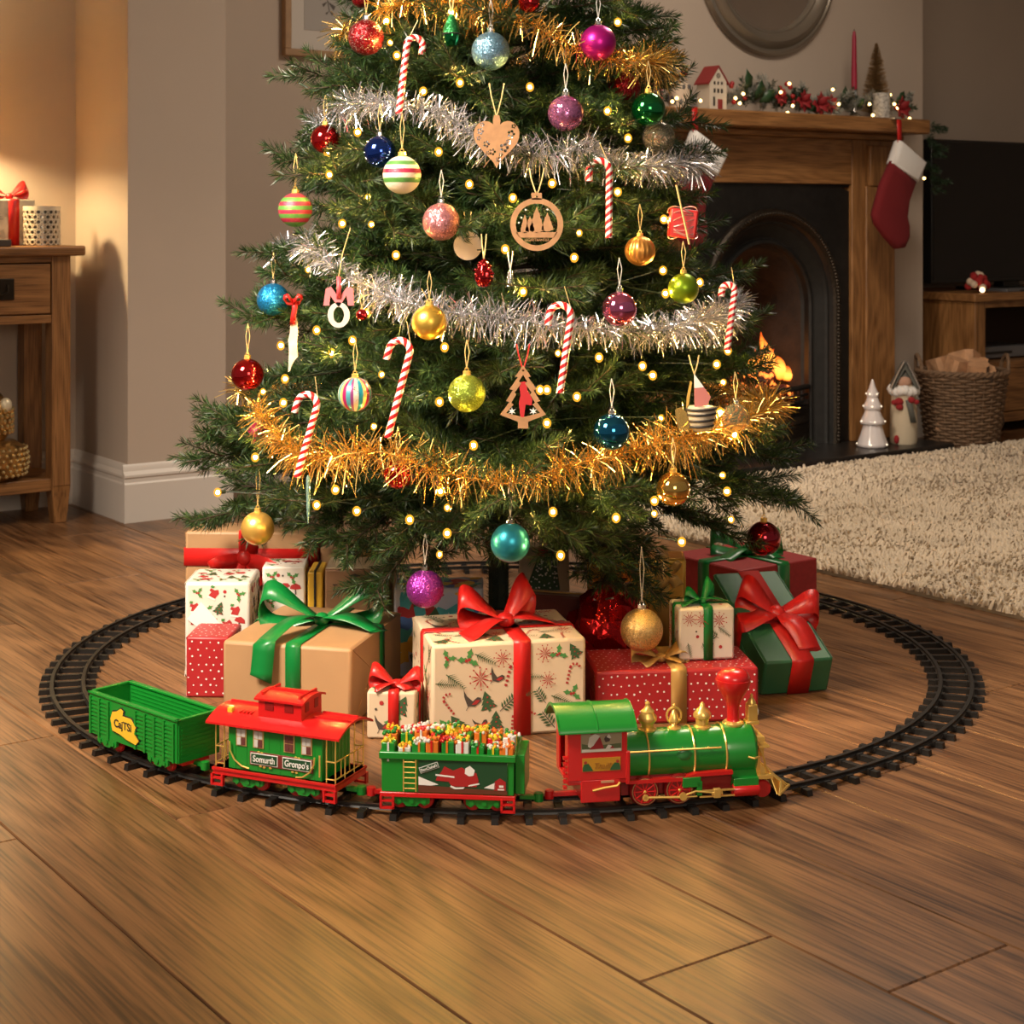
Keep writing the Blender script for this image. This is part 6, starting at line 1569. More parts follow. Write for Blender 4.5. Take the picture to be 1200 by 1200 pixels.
# green leaning gift
w, d, h = 0.125, 0.27, 0.068
ps_ = R(14); pit = R(22)
Rm = Matrix.Rotation(ps_, 3, 'Z') @ Matrix.Rotation(pit, 3, 'X')
front = Vector((0.487, 2.885, 0.001))
ctr = front + Rm @ Vector((0, d / 2, 0))
g = gift('green_gift_red_bow', 'green gift with a big red bow leaning against the red gift', None, 0, w, d, h, greenp, rot=tuple(Rm.to_euler()), loc=ctr, fold='lr', bev=0.004)
ribbon_band(g, w, d, h, M_red, 0.040, 'y', 0.006); ribbon_band(g, w, d, h, M_red, 0.036, 'x', -0.01)
make_bow(g, (0.004, -0.012, h), M_red, 0.078, 0.042, R(-14), loops=((0.05, 0.95, 0.22), (PI - 0.45, 0.95, 0.30)), tails=((-1.15, 1.05), (PI + 0.35, 0.75)))
# gold foil gift
w, d, h = 0.185, 0.08, 0.185
g = gift('gold_gift', 'gold foil gift with a gold ribbon at the back of the pile', (0.235, 3.165), -3, w, d, h, goldp, bev=0.006)
ribbon_band(g, w, d, h, goldr, 0.022, 'y', 0.05)
make_bow(g, (0.06, -d / 2 - 0.002, h - 0.03), goldr, 0.035, 0.020, 0, tilt=Matrix.Rotation(R(80), 3, 'X'), loops=((0.9, 0.9, 0.3), (PI + 0.9, 0.8, 0.3)), tails=((-0.9, 0.6),))
# brown box and printed bag near the trunk
g = gift('maroon_gift', 'dark maroon gift tilted behind the large cream one', (0.070, 3.034), -18, 0.125, 0.045, 0.142, pm('maroon_paper', (0.075, 0.014, 0.010), 0.4), bev=0.003)
ribbon_band(g, 0.125, 0.045, 0.142, goldr, 0.012, 'x', 0.0)
g = thing('printed_gift_bag', 'cream gift bag printed with a snowy tree behind the trunk', 'gift bag', (0.062, 3.225, 0), 0)
MB().box((0, 0, 0.096), (0.10, 0.055, 0.192), taper=0.94).build('bag', cream, g, bevel=0.002)
m = MB(); fx = -0.0286
m.mat(KEYS.index('g')).poly([(-0.036, fx, 0.11), (0.030, fx, 0.11), (0.022, fx, 0.172), (-0.012, fx, 0.175)])
rgp = random.Random(2)
for q in range(60):
    z_ = rgp.uniform(0.113, 0.17); x_ = rgp.uniform(-0.032 + (z_ - 0.11) * 0.35, 0.027 - (z_ - 0.11) * 0.1)
    m.mat(KEYS.index('w')).poly([(x_ + 0.0017 * math.cos(a), fx - 0.0004, z_ + 0.0017 * math.sin(a)) for a in [q2 * PI / 3 for q2 in range(6)]])
m.mat(KEYS.index('r')).poly([(-0.014, fx, 0.175), (0.018, fx, 0.175), (0.016, fx, 0.188), (-0.012, fx, 0.188)])
m.build('tree_print', [INK[k] for k in KEYS], g, smooth=0)
for x_ in (-0.02, 0.02): MB().tube([(x_ - 0.012, 0, 0.190), (x_ - 0.01, 0, 0.215), (x_ + 0.01, 0, 0.215), (x_ + 0.012, 0, 0.190)], 0.0014, 5).build('handle', M_string, g)
# red foil crumpled gift
fo = thing('red_foil_gift', 'crumpled shiny red foil gift behind the gold glitter bauble', 'gift', (0.172, 2.938, 0), R(10), 'wrapped presents under the tree')
rf_ = random.Random(6); m = MB(); m.ell((0, 0, 0.078), (0.080, 0.054, 0.094), 18, 12, jitter=0.13, rng=rf_)
m.v = [(x, y, max(0.0, z)) for x, y, z in m.v]
m.build('foil_wrap', pm('red_foil', (0.42, 0.008, 0.008), 0.14, 0.85, bump=(16, 0.5, 0.012)), fo, smooth=0)
m = MB()
for q in range(7):
    a = q * PI * 2 / 7; m.strip([(0, 0, 0.155), (0.018 * math.cos(a), 0.018 * math.sin(a), 0.170), (0.04 * math.cos(a), 0.03 * math.sin(a), 0.178 + 0.006 * (q % 2))], [(0.008 * -math.sin(a), 0.008 * math.cos(a), 0), (0.02 * -math.sin(a), 0.02 * math.cos(a), 0.004), (0.03 * -math.sin(a), 0.03 * math.cos(a), 0)])
m.build('foil_ruff', MATS['red_foil'], fo, solid=0.0008, smooth=30)
m = MB(); m.tube([(0.03 * math.cos(a), 0.026 * math.sin(a), 0.156 + 0.003 * math.sin(3 * a)) for a in [2 * PI * i / 24 for i in range(24)]], 0.0028, 6, closed=True); m.build('silver_cord', M_silver, fo)

# gift on the console table
g = thing('snow_print_gift', 'pale wrapped gift with a red ribbon bow on the console table', 'gift', GIFT_TABLE_LOC, YAW)
w, d, h = 0.155, 0.11, 0.125
MB().bb(-w / 2, w / 2, -d / 2, d / 2, 0, h).build('wrapped_box', pm('pale_picture_paper', (0.66, 0.56, 0.42), 0.6, noise=(30, 0.3), bump=(24, 0.1, 0.004)), g, bevel=0.003)
m = MB(); motif_faces(m, box_faces(w, d, h), 'faint', 5); m.build('printed_motifs', [pm('faint_print', (0.42, 0.34, 0.25), 0.6)] * len(KEYS), g, smooth=0)
ribbon_band(g, w, d, h, M_red, 0.030, 'y', 0.018); ribbon_band(g, w, d, h, M_red, 0.022, 'x', 0.0)
make_bow(g, (0.018, -0.02, h), M_red, 0.062, 0.030, 0, loops=((0.25, 0.9, 0.55), (PI - 0.2, 0.85, 0.35)), tails=((0.05, 0.5),))
# ================================================================== TRACK
CX, CY, RC = 0.0, 3.11, 0.80
trk = thing('railway_track', 'circle of black plastic toy train track around the presents', 'track', (CX, CY, 0))
def rail_ring(r_):
    m = MB(); n = 200; prof = [(-0.0045, 0.0075), (0.0045, 0.0075), (0.003, 0.0100), (0.0024, 0.0100), (0.0030, 0.0140), (-0.0030, 0.0140), (-0.0024, 0.0100), (-0.003, 0.0100)]; P = len(prof)
    vs = []
    for i in range(n):
        a = 2 * PI * i / n
        for (x, z) in prof: vs.append(((r_ + x) * math.cos(a), (r_ + x) * math.sin(a), z))
    m.add(vs, [(i * P + k, ((i + 1) % n) * P + k, ((i + 1) % n) * P + (k + 1) % P, i * P + (k + 1) % P) for i in range(n) for k in range(P)])
    return m
for s in (-1, 1): rail_ring(RC + s * 0.0265).build('rail', M_blackp, trk, smooth=40)
tie = MB().box((0, 0, 0.0042), (0.098, 0.0098, 0.0084), taper=0.97)
for s in (-1, 1): tie.bb(s * 0.0265 - 0.009, s * 0.0265 + 0.009, -0.0058, 0.0058, 0.002, 0.0095)
tie = tie.mesh('tie', M_blackp, smooth=0)
NT = 114
for i in range(NT):
    a = 2 * PI * i / NT; link('tie', tie, trk, (RC * math.cos(a), RC * math.sin(a), 0), a)

# ================================================================== TRAIN
M_wheelr = pm('wheel_red', (0.40, 0.012, 0.010), 0.35); M_deepred = pm('deep_red_plastic', (0.22, 0.008, 0.008), 0.35)
M_dgreen = pm('decal_dark_green', (0.012, 0.060, 0.022), 0.4)
RAILZ = 0.0140
def on_track(deg): 
    a = R(deg); return (CX + RC * math.sin(a), CY - RC * math.cos(a), RAILZ), a
def wheel(parent, x, y, r_, w=0.006, mat=None, spokes=0, rim=None, name='wheel'):
    m = MB(); sy = -1 if y < 0 else 1
    m.lathe([(0.001, 0), (r_, 0), (r_ * 1.12, sy * -w * 0.5), (r_ * 1.12, sy * -w * 0.75), (0.001, sy * -w * 0.75)] if sy > 0 else [(0.001, w * 0.75), (r_ * 1.12, w * 0.75), (r_ * 1.12, w * 0.5), (r_, 0), (0.001, 0)][::-1], 24, axis='y')
    wl_ = m.build(name, mat or M_wheelr, parent, loc=(x, y, r_), smooth=40)
    if rim: MB().tube([(r_ * 0.93 * math.cos(a), sy * 0.0006, r_ * 0.93 * math.sin(a)) for a in [2 * PI * i / 28 for i in range(28)]], 0.0008, 5, closed=True).build('rim', rim, wl_)
    if spokes:
        m = MB()
        for q in range(spokes):
            a = 2 * PI * q / spokes; m.tube([(0, sy * 0.0005, 0), (r_ * 0.86 * math.cos(a), sy * 0.0005, r_ * 0.86 * math.sin(a))], 0.0011, 5)
        m.tube([(r_ * 0.78 * math.cos(a), sy * 0.0004, r_ * 0.78 * math.sin(a)) for a in [2 * PI * i / 24 for i in range(24)]], 0.0010, 5, closed=True)
        m.build('spokes', M_deepred if mat is None else M_redplast, wl_)
        MB().ell((0, sy * 0.001, 0), (0.0022, 0.0018, 0.0022), 8, 6).build('hub', M_goldp, wl_)
    return wl_
def bogie(parent, x, fr=None):
    for s in (-1, 1):
        y = s * 0.0345
        b = MB().prism([(x - 0.025, y, 0.010), (x - 0.025, y, 0.018), (x - 0.012, y, 0.022), (x + 0.012, y, 0.022), (x + 0.025, y, 0.018), (x + 0.025, y, 0.010), (x + 0.018, y, 0.006), (x + 0.012, y, 0.010), (x + 0.007, y, 0.005), (x - 0.007, y, 0.005), (x - 0.012, y, 0.010), (x - 0.018, y, 0.006)], (0, s * 0.004, 0)).build('bogie_frame', fr or M_greenplast, parent, smooth=0)
        for q in (-0.017, 0, 0.017): MB().lathe([(0.001, 0), (0.0035, 0), (0.003, 0.002), (0.001, 0.002)], 10, axis='y', c=(x + q, y + (s * 0.004 if s > 0 else -0.006), 0.0125)).build('axle_box', fr or M_greenplast, b)
    for dx in (-0.017, 0.017):
        for s in (-1, 1): wheel(parent, x + dx, s * 0.0305, 0.0115)
def coupler(parent, x, s, mat, L=0.030):
    MB().bb(min(x, x + s * L), max(x, x + s * L), -0.004, 0.004, 0.008, 0.013).lathe([(0.001, 0.005), (0.0065, 0.005), (0.0065, 0.016), (0.001, 0.016)], 12, c=(x + s * L, 0, 0)).build('coupler', mat, parent, smooth=40)

# ---------------- gondola
loc, a = on_track(-42.6)
gn = thing('gondola_wagon', 'open green goods wagon with yellow lettered badge at the tail of the train', 'wagon', loc, a)
L2, W2_, zb, zt = 0.112, 0.036, 0.018, 0.078
MB().bb(-L2 + 0.004, L2 - 0.004, -W2_ + 0.003, W2_ - 0.003, zb, zb + 0.004).build('floor_pan', M_greenplast, gn)
for s in (-1, 1):
    wl_ = MB().bb(-L2, L2, s * W2_ - 0.002, s * W2_ + 0.002, zb, zt).build('side_wall', M_greenplast, gn)
    m = MB()
    for q in range(9):
        x0 = -L2 + 0.006 + q * (2 * L2 - 0.012) / 9; x1 = x0 + (2 * L2 - 0.012) / 9 - 0.004
        if s < 0 and 2 <= q <= 4: continue
        for j in range(9): m.bb(x0, x1, s * W2_ + s * 0.0018, s * W2_ + s * 0.0034, zb + 0.005 + j * 0.0058, zb + 0.0075 + j * 0.0058)
    for j in range(9): m.bb(-L2 + 0.006, L2 - 0.006, s * W2_ - s * 0.0018, s * W2_ - s * 0.0028, zb + 0.007 + j * 0.0058, zb + 0.0085 + j * 0.0058)
    m.build('slats', M_greenplast, wl_, smooth=0)
    for q in range(10):
        x0 = -L2 + 0.004 + q * (2 * L2 - 0.012) / 9
        if s < 0 and q in (3, 4): continue
        MB().bb(x0 - 0.0014, x0 + 0.0026, s * W2_ + s * 0.0018, s * W2_ + s * 0.0048, zb, zt - 0.003).build('rib', M_greenplast, wl_)
    MB().bb(-L2 - 0.003, L2 + 0.003, s * W2_ - 0.004, s * W2_ + 0.004, zt, zt + 0.004).build('top_rail', M_greenplast, gn, bevel=0.001)
    wl2 = MB().bb(s * L2 - 0.002, s * L2 + 0.002, -W2_, W2_, zb, zt).build('end_wall', M_greenplast, gn)
    m = MB()
    for j in range(9): m.bb(s * L2 + s * 0.0015, s * L2 + s * 0.003, -W2_ + 0.004, W2_ - 0.004, zb + 0.005 + j * 0.0058, zb + 0.0078 + j * 0.0058)
    m.build('slats', M_greenplast, wl2, smooth=0)
    MB().bb(s * L2 - 0.003, s * L2 + 0.003, -W2_ - 0.004, W2_ + 0.004, zt, zt + 0.004).build('end_rail', M_greenplast, gn, bevel=0.001)
MB().bb(-L2 + 0.006, L2 - 0.006, -0.024, 0.024, 0.010, 0.018).build('underframe', M_redplast, gn)
bogie(gn, -0.065); bogie(gn, 0.065); coupler(gn, L2 - 0.008, 1, M_greenplast, 0.024)
yb = pm('badge_yellow', (0.75, 0.46, 0.03), 0.4)
bd = flat('badge', [[(-0.026, 0.004), (-0.022, 0.015), (-0.014, 0.017), (-0.006, 0.023), (-0.001, 0.020), (-0.003, 0.013), (0.014, 0.013), (0.024, 0.004), (0.021, -0.006), (0.030, -0.014), (0.024, -0.021), (0.006, -0.018), (-0.006, -0.014), (-0.022, -0.012)]], 0.0016, yb, gn, loc=(-0.018, -W2_ - 0.0045, 0.047))
flat('badge_backing', [[(-0.0275, 0.004), (-0.023, 0.0165), (-0.014, 0.0187), (-0.006, 0.0246), (0.0005, 0.021), (-0.0015, 0.0145), (0.0145, 0.0145), (0.0256, 0.004), (0.0226, -0.006), (0.0316, -0.014), (0.0246, -0.0226), (0.006, -0.0196), (-0.006, -0.0156), (-0.0232, -0.0136)]], 0.0016, M_ink, bd, loc=(0, 0.0012, 0))
text('lettering', 'CajTSi', 0.0155, M_ink, bd, (-0.001, -0.0010, 0.0), bold=0.0003, sx=0.86)
bd.scale = (1.3, 1, 1.05)

# ---------------- caboose
loc, a = on_track(-23.3)
cb = thing('caboose', 'green and red caboose with gold railings third from the locomotive', 'wagon', loc, a)
HX, PXc, HY = 0.076, 0.100, 0.040
MB().bb(-PXc, PXc, -HY - 0.004, HY + 0.004, 0.018, 0.029).build('underframe', M_redplast, cb, bevel=0.0012)
MB().bb(-PXc, PXc, -HY - 0.006, HY + 0.006, 0.0255, 0.029).build('deck', M_redplast, cb)
for sx in (-1, 1):
    for sy in (-1, 1):
        m = MB(); xc = sx * (PXc - 0.009)
        m.bb(xc - 0.009, xc + 0.009, sy * (HY + 0.005) - 0.002, sy * (HY + 0.005) + 0.002, 0.004, 0.007).bb(xc - 0.009, xc + 0.009, sy * (HY + 0.005) - 0.002, sy * (HY + 0.005) + 0.002, 0.013, 0.016).bb(xc - 0.010, xc - 0.007, sy * (HY + 0.005) - 0.003, sy * (HY + 0.005) + 0.003, 0.004, 0.02).bb(xc + 0.007, xc + 0.010, sy * (HY + 0.005) - 0.003, sy * (HY + 0.005) + 0.003, 0.004, 0.02)
        m.build('step', M_redplast, cb)
MB().bb(-HX, HX, -HY, HY, 0.029, 0.093).build('body', M_greenplast, cb, bevel=0.0008)
m = MB()
for x_ in np.linspace(-HX + 0.012, HX - 0.012, 8): m.bb(x_ - 0.0004, x_ + 0.0004, -HY - 0.0005, -HY, 0.030, 0.092)
for y_ in np.linspace(-HY + 0.006, HY - 0.006, 8): m.bb(HX, HX + 0.0006, y_ - 0.0004, y_ + 0.0004, 0.030, 0.092)
m.build('body_beading', M_greenplast, cb, smooth=0)
winf = pm('window_frame_gold', (0.55, 0.36, 0.14), 0.4, 0.3); winp = pm('window_print_pale', (0.55, 0.52, 0.48), 0.4); wind = pm('window_print_dark', (0.12, 0.035, 0.03), 0.4)
for (x_, pale) in ((-0.054, 1), (-0.026, 1), (0.024, 0), (0.052, 1)):
    y_ = -HY - 0.0012
    wn = MB().bb(x_ - 0.0085, x_ + 0.0085, -HY - 0.0014, -HY + 0.001, 0.063, 0.089).build('window', winf, cb, smooth=0)
    for i in range(2):
        for j in range(2):
            MB().bb(x_ - 0.0066 + i * 0.0070, x_ - 0.0004 + i * 0.0070, -HY - 0.0022, -HY - 0.0012, 0.0645 + j * 0.0118, 0.0748 + j * 0.0118).build('pane', winp if (pale and j) or (pale and i == j) else wind, wn, smooth=0)
    MB().bb(x_ - 0.0085, x_ + 0.0085, HY - 0.001, HY + 0.0014, 0.063, 0.089).build('window', winf, cb, smooth=0)
nb = MB().bb(-0.040, 0.062, -HY - 0.0016, -HY + 0.001, 0.0385, 0.0575).build('name_board', pm('scroll_maroon', (0.15, 0.018, 0.012), 0.5), cb, bevel=0.0006)
for (x0, x1, tx) in ((-0.038, 0.006, 'Somurth'), (0.014, 0.060, "Gronpo's")):
    pl = MB().bb(x0, x1, -HY - 0.0024, -HY - 0.0012, 0.0405, 0.0560).build('name_plate', M_white, nb, smooth=0)
    MB().bb(x0 + 0.0011, x1 - 0.0011, -HY - 0.0029, -HY - 0.0020, 0.0416, 0.0549).build('plate_field', M_dgreen, pl, smooth=0)
    text('lettering', tx, 0.0125, M_white, pl, ((x0 + x1) / 2, -HY - 0.0031, 0.0480), bold=0.00018, sx=0.82)
m = MB()
for (x_, z_) in ((-0.025, 0.0582), (-0.020, 0.0575), (0.035, 0.058), (0.040, 0.0575), (-0.022, 0.0382), (-0.016, 0.0375), (-0.006, 0.0378), (0.03, 0.037), (0.036, 0.0368), (0.062, 0.047)): m.ell((x_, -HY - 0.002, z_), (0.0024, 0.0008, 0.0014), 8, 5)
m.build('scroll_ornaments', M_goldp, nb)['kind'] = 'stuff'
for pts in ([(-0.072, 0.068), (-0.071, 0.055), (-0.064, 0.043), (-0.052, 0.0355), (-0.040, 0.0335)], [(0.066, 0.062), (0.065, 0.052), (0.058, 0.040), (0.046, 0.0325), (0.036, 0.031)], [(0.074, 0.066), (0.074, 0.050), (0.074, 0.036)]):
    MB().tube([(x_, -HY - 0.0035, z_) for x_, z_ in pts], 0.0012, 6).build('grab_rail', M_gold, cb)
# roof
def arch_roof(x0, x1, hy, z0, rise, th, n=10):
    P = [(-hy + 2 * hy * i / n, z0 + rise * (1 - (2 * i / n - 1) ** 2)) for i in range(n + 1)]
    Q = P + [(y, z - th) for y, z in P[::-1]]
    return MB().prism([(x0, y, z) for y, z in Q], (x1 - x0, 0, 0))
arch_roof(-0.108, 0.108, HY + 0.010, 0.094, 0.014, 0.003).build('roof', M_redplast, cb, smooth=50)
for q in range(4): MB().bb(-0.066 + q * 0.006, -0.064 + q * 0.006, -0.028, -0.010, 0.1035, 0.1065).build('roof_louvre', M_redplast, cb)
for s in (-1, 1): MB().bb(0.048, 0.104, s * 0.012 - 0.0015, s * 0.012 + 0.0015, 0.1070, 0.1095).build('roof_walk_board', M_redplast, cb)
MB().bb(-0.104, -0.05, 0.010, 0.013, 0.1070, 0.1095).build('roof_walk_board', M_redplast, cb)
MB().bb(-0.086, -0.078, -0.028, -0.021, 0.101, 0.110).build('marker_lamp', pm('lamp_yellow', (0.62, 0.48, 0.03), 0.35), cb, bevel=0.001)
CUx0, CUx1, CUy = -0.034, 0.036, 0.028
cu = MB().bb(CUx0, CUx1, -CUy, CUy, 0.102, 0.130).build('cupola', M_redplast, cb)
arch_roof(CUx0 - 0.005, CUx1 + 0.005, CUy + 0.004, 0.130, 0.006, 0.003).build('cupola_roof', M_redplast, cu, smooth=50)
for x_ in (-0.016, 0.016): MB().bb(x_ - 0.007, x_ + 0.007, -CUy - 0.0008, -CUy + 0.002, 0.114, 0.127).build('cupola_window', M_deepred, cu, smooth=0)
for y_ in (-0.013, 0.013): MB().bb(CUx1 - 0.002, CUx1 + 0.0008, y_ - 0.005, y_ + 0.005, 0.114, 0.127).build('cupola_window', M_deepred, cu, smooth=0)
m = MB()
for x_ in (-0.03, 0.03): m.bb(x_ - 0.0015, x_ + 0.0015, -CUy + 0.004, CUy - 0.004, 0.1330, 0.1375)
m.bb(-0.03, 0.03, -0.004, -0.0015, 0.1355, 0.1375).bb(-0.03, 0.03, 0.0015, 0.004, 0.1355, 0.1375)
m.build('cupola_ribs', M_redplast, cu)
for sx in (-1, 1):
    m = MB(); x_ = sx * (PXc - 0.003)
    for y_ in (-HY, -HY / 3, HY / 3, HY): m.cyl((x_, y_, 0.029), (x_, y_, 0.058 if abs(y_) < HY else 0.096), 0.0010, n=6)
    for z_ in (0.034, 0.058): m.tube([(sx * (HX + 0.006), -HY, z_), (x_, -HY, z_), (x_, HY, z_), (sx * (HX + 0.006), HY, z_)], 0.0010, 6)
    for y_ in (-HY, HY): m.cyl((sx * (HX + 0.007), y_, 0.029), (sx * (HX + 0.007), y_, 0.096), 0.0010, n=6)
    for y_ in (-0.024, 0, 0.024): m.cyl((x_, y_, 0.034), (x_, y_, 0.058), 0.0008, n=5)
    m.build('platform_railing', M_gold, cb)
bogie(cb, -0.045); bogie(cb, 0.045); coupler(cb, PXc - 0.006, 1, M_greenplast, 0.022); coupler(cb, -PXc + 0.006, -1, M_greenplast, 0.022)

# ---------------- tender
loc, a = on_track(-6.0)
td = thing('present_tender', 'green wagon heaped with toy presents behind the locomotive', 'wagon', loc, a)
TL, TW = 0.093, 0.041
MB().bb(-TL, TL, -TW - 0.002, TW + 0.002, 0.018, 0.0245).build('underframe', M_redplast, td, bevel=0.001)
for sx in (-1, 1):
    for sy in (-1, 1):
        m = MB(); xc = sx * (TL - 0.010); yy = sy * (TW + 0.001)
        m.bb(xc - 0.010, xc + 0.010, yy - 0.003, yy + 0.003, 0.002, 0.005).bb(xc - 0.010, xc - 0.007, yy - 0.003, yy + 0.003, 0.002, 0.020).bb(xc + 0.007, xc + 0.010, yy - 0.003, yy + 0.003, 0.002, 0.020).bb(xc - 0.01, xc + 0.01, yy - 0.003, yy + 0.003, 0.012, 0.014)
        m.build('step', M_redplast, td)
MB().bb(-TL + 0.002, TL - 0.002, -TW, TW, 0.0245, 0.074).build('body', M_greenplast, td, bevel=0.001)
fl_ = MB()
for (x0, x1, y0, y1) in ((-TL - 0.001, TL + 0.001, -TW - 0.004, -TW + 0.001), (-TL - 0.001, TL + 0.001, TW - 0.001, TW + 0.004), (-TL - 0.001, -TL + 0.005, -TW, TW), (TL - 0.005, TL + 0.001, -TW, TW)): fl_.bb(x0, x1, y0, y1, 0.070, 0.080)
fl_.build('flared_rim', M_greenplast, td, bevel=0.0015)
MB().bb(TL - 0.001, TL + 0.012, -TW + 0.008, TW - 0.008, 0.0245, 0.078).build('end_locker', M_greenplast, td, bevel=0.001)
pn = MB().bb(-0.040, 0.082, -TW - 0.0014, -TW + 0.001, 0.0262, 0.0695).build('picture_panel', M_dgreen, td, smooth=0)
sl_ = MB()
def ink(m, i, pts, y, sx_=1.0): m.mat(i).poly([(x_, y, 0.0262 + (z_ - 0.0262) * 1.2) for x_, z_ in pts])
y_ = -TW - 0.0017
ink(sl_, 0, [(-0.040, 0.0262), (0.082, 0.0262), (0.082, 0.0305), (0.0, 0.0330), (-0.040, 0.0345)], y_)
ink(sl_, 1, [(-0.0395, 0.0345), (-0.0395, 0.0440), (-0.030, 0.041), (-0.012, 0.0355), (-0.022, 0.034)], y_ - 0.0003)
ink(sl_, 1, [(0.050, 0.0335), (0.066, 0.0400), (0.066, 0.0320)], y_ - 0.0003)
ink(sl_, 2, [(0.064, 0.031), (0.065, 0.041), (0.072, 0.045), (0.080, 0.041), (0.080, 0.031)], y_ - 0.0003)
ink(sl_, 1, [(0.071, 0.0345), (0.077, 0.0345), (0.077, 0.037), (0.071, 0.037)], y_ - 0.0006); ink(sl_, 1, [(0.069, 0.0315), (0.078, 0.0315), (0.078, 0.033), (0.069, 0.033)], y_ - 0.0006)
# red sleigh with a white fur heap
ink(sl_, 2, [(-0.014, 0.0445), (-0.016, 0.040), (0.002, 0.039), (0.006, 0.034), (0.040, 0.034), (0.043, 0.041), (0.040, 0.050), (0.030, 0.050), (0.020, 0.056), (0.008, 0.052), (-0.004, 0.0565), (-0.008, 0.050)], y_ - 0.0003)
ink(sl_, 1, [(-0.016, 0.0455), (-0.016, 0.0475), (0.010, 0.0455), (0.010, 0.0437)], y_ - 0.0006)
ink(sl_, 1, [(0.024, 0.049), (0.025, 0.055), (0.031, 0.058), (0.038, 0.053), (0.036, 0.047), (0.030, 0.046)], y_ - 0.0006)
ink(sl_, 1, [(0.004, 0.0335), (0.010, 0.031), (0.022, 0.0315), (0.024, 0.0335), (0.012, 0.0330), (0.005, 0.0352)], y_ - 0.0006)
ink(sl_, 1, [(0.029, 0.0345), (0.044, 0.0370), (0.044, 0.0388), (0.029, 0.0360)], y_ - 0.0006)
sl_.build('sleigh_picture', [pm('decal_brown', (0.12, 0.03, 0.012), 0.5), M_white, pm('decal_red', (0.36, 0.014, 0.014), 0.5)], pn, smooth=0)
bdm = flat('banner', [[(-0.0135, -0.004), (0.0135, -0.004), (0.0135, 0.004), (-0.0135, 0.004)]], 0.0006, M_white, pn, loc=(-0.025, -TW - 0.0022, 0.0600), rot=(0, R(-20), 0))
flat('banner_field', [[(-0.0128, -0.0033), (0.0128, -0.0033), (0.0128, 0.0033), (-0.0128, 0.0033)]], 0.0006, M_dgreen, bdm, loc=(0, -0.0004, 0))
text('lettering', "DamChahel's", 0.0052, M_white, bdm, (0, -0.0011, -0.0002), bold=0.00008, sx=0.86)
m = MB()
for x_ in (-0.060, -0.043): m.cyl((x_, -TW - 0.003, 0.027), (x_, -TW - 0.003, 0.0700), 0.0010, n=6)
for q in range(6): m.cyl((-0.060, -TW - 0.003, 0.031 + q * 0.0072), (-0.043, -TW - 0.003, 0.031 + q * 0.0072), 0.0008, n=5)
m.build('ladder', M_gold, td)
# toy presents piled in the tender: moulded load, each parcel a part
rl = random.Random(17)
pcol = [M_greenplast, M_greenplast, pm('load_orange', (0.66, 0.16, 0.015), 0.4), pm('load_white', (0.66, 0.64, 0.60), 0.35), pm('load_yellow', (0.70, 0.50, 0.02), 0.4), M_redplast]
bowc = [pcol[4], M_redplast, M_greenplast, pcol[3], pcol[2]]
for row, (y_, zz) in enumerate(((-0.031, 0.066), (-0.012, 0.070), (0.008, 0.071), (0.027, 0.067))):
    n_ = 9
    for i in range(n_):
        x_ = -0.082 + i * 0.0205 + rl.uniform(-.002, .002); s = rl.uniform(0.0165, 0.0195); hz = rl.uniform(0.018, 0.025) + (0.004 if row in (1, 2) else 0)
        if abs(i - 4) < 3: hz += 0.004
        c1 = pcol[(i * 3 + row * 2 + rl.randrange(2)) % len(pcol)] if row else pcol[(0, 3, 0, 2, 0, 3, 0, 0, 2)[i]]
        g_ = MB().box((x_, y_, zz + hz / 2), (s, s, hz), rot=Matrix.Rotation(rl.uniform(-.15, .15), 3, 'Z'), taper=0.94).build('toy_parcel', c1, td, bevel=0.0012)
        c2 = rl.choice([c for c in bowc if c is not c1]); m = MB()
        m.bb(x_ - 0.0013, x_ + 0.0013, y_ - s / 2 - 0.0006, y_ + s / 2 + 0.0006, zz, zz + hz + 0.0006); m.build('parcel_ribbon', c2, g_)
        m = MB(); k3 = rl.randrange(5)
        for q in range(15): m.mat(k3 if q % 3 else rl.randrange(5)).ell((x_ + rl.uniform(-.009, .009), y_ + rl.uniform(-.009, .009), zz + hz + rl.uniform(-0.001, 0.0035)), rl.uniform(0.0018, 0.0032), 7, 5)
        m.build('parcel_bow', bowc, g_)
bogie(td, -0.050); bogie(td, 0.050); coupler(td, TL + 0.002, 1, M_greenplast, 0.026); coupler(td, -TL, -1, M_redplast, 0.020)

# ---------------- locomotive
loc, a = on_track(16.2)
lo = thing('steam_locomotive', 'green and red toy steam locomotive with gold fittings and red funnel', 'locomotive', loc, R(9.5))
BZ, BR = 0.060, 0.034
MB().lathe([(0.001, -0.078), (BR, -0.078), (BR, 0.072), (0.001, 0.072)], 40, axis='x', c=(0, 0, BZ)).build('boiler', M_greenplast, lo, smooth=40)
MB().lathe([(0.001, 0.070), (BR + 0.0015, 0.070), (BR + 0.0025, 0.075), (BR + 0.0025, 0.112), (BR - 0.001, 0.116), (0.001, 0.117)], 40, axis='x', c=(0, 0, BZ)).build('smokebox', M_greenplast, lo, smooth=40)
MB().prism([(0.078, -0.030, 0.050), (0.112, -0.030, 0.050), (0.116, -0.030, 0.030), (0.116, -0.030, 0.018), (0.078, -0.030, 0.018), (0.080, -0.030, 0.030)], (0, 0.06, 0)).bb(0.080, 0.116, -0.037, 0.037, 0.018, 0.030).build('saddle', M_greenplast, lo, bevel=0.001)
for x_ in (-0.040, 0.025, 0.0705):
    MB().tube([(x_, (BR + (0.0012 if x_ < 0.07 else 0.002)) * math.cos(t), BZ + (BR + (0.0012 if x_ < 0.07 else 0.002)) * math.sin(t)) for t in [2 * PI * i / 40 for i in range(40)]], 0.0014, 6, closed=True).build('boiler_band', M_gold, lo)
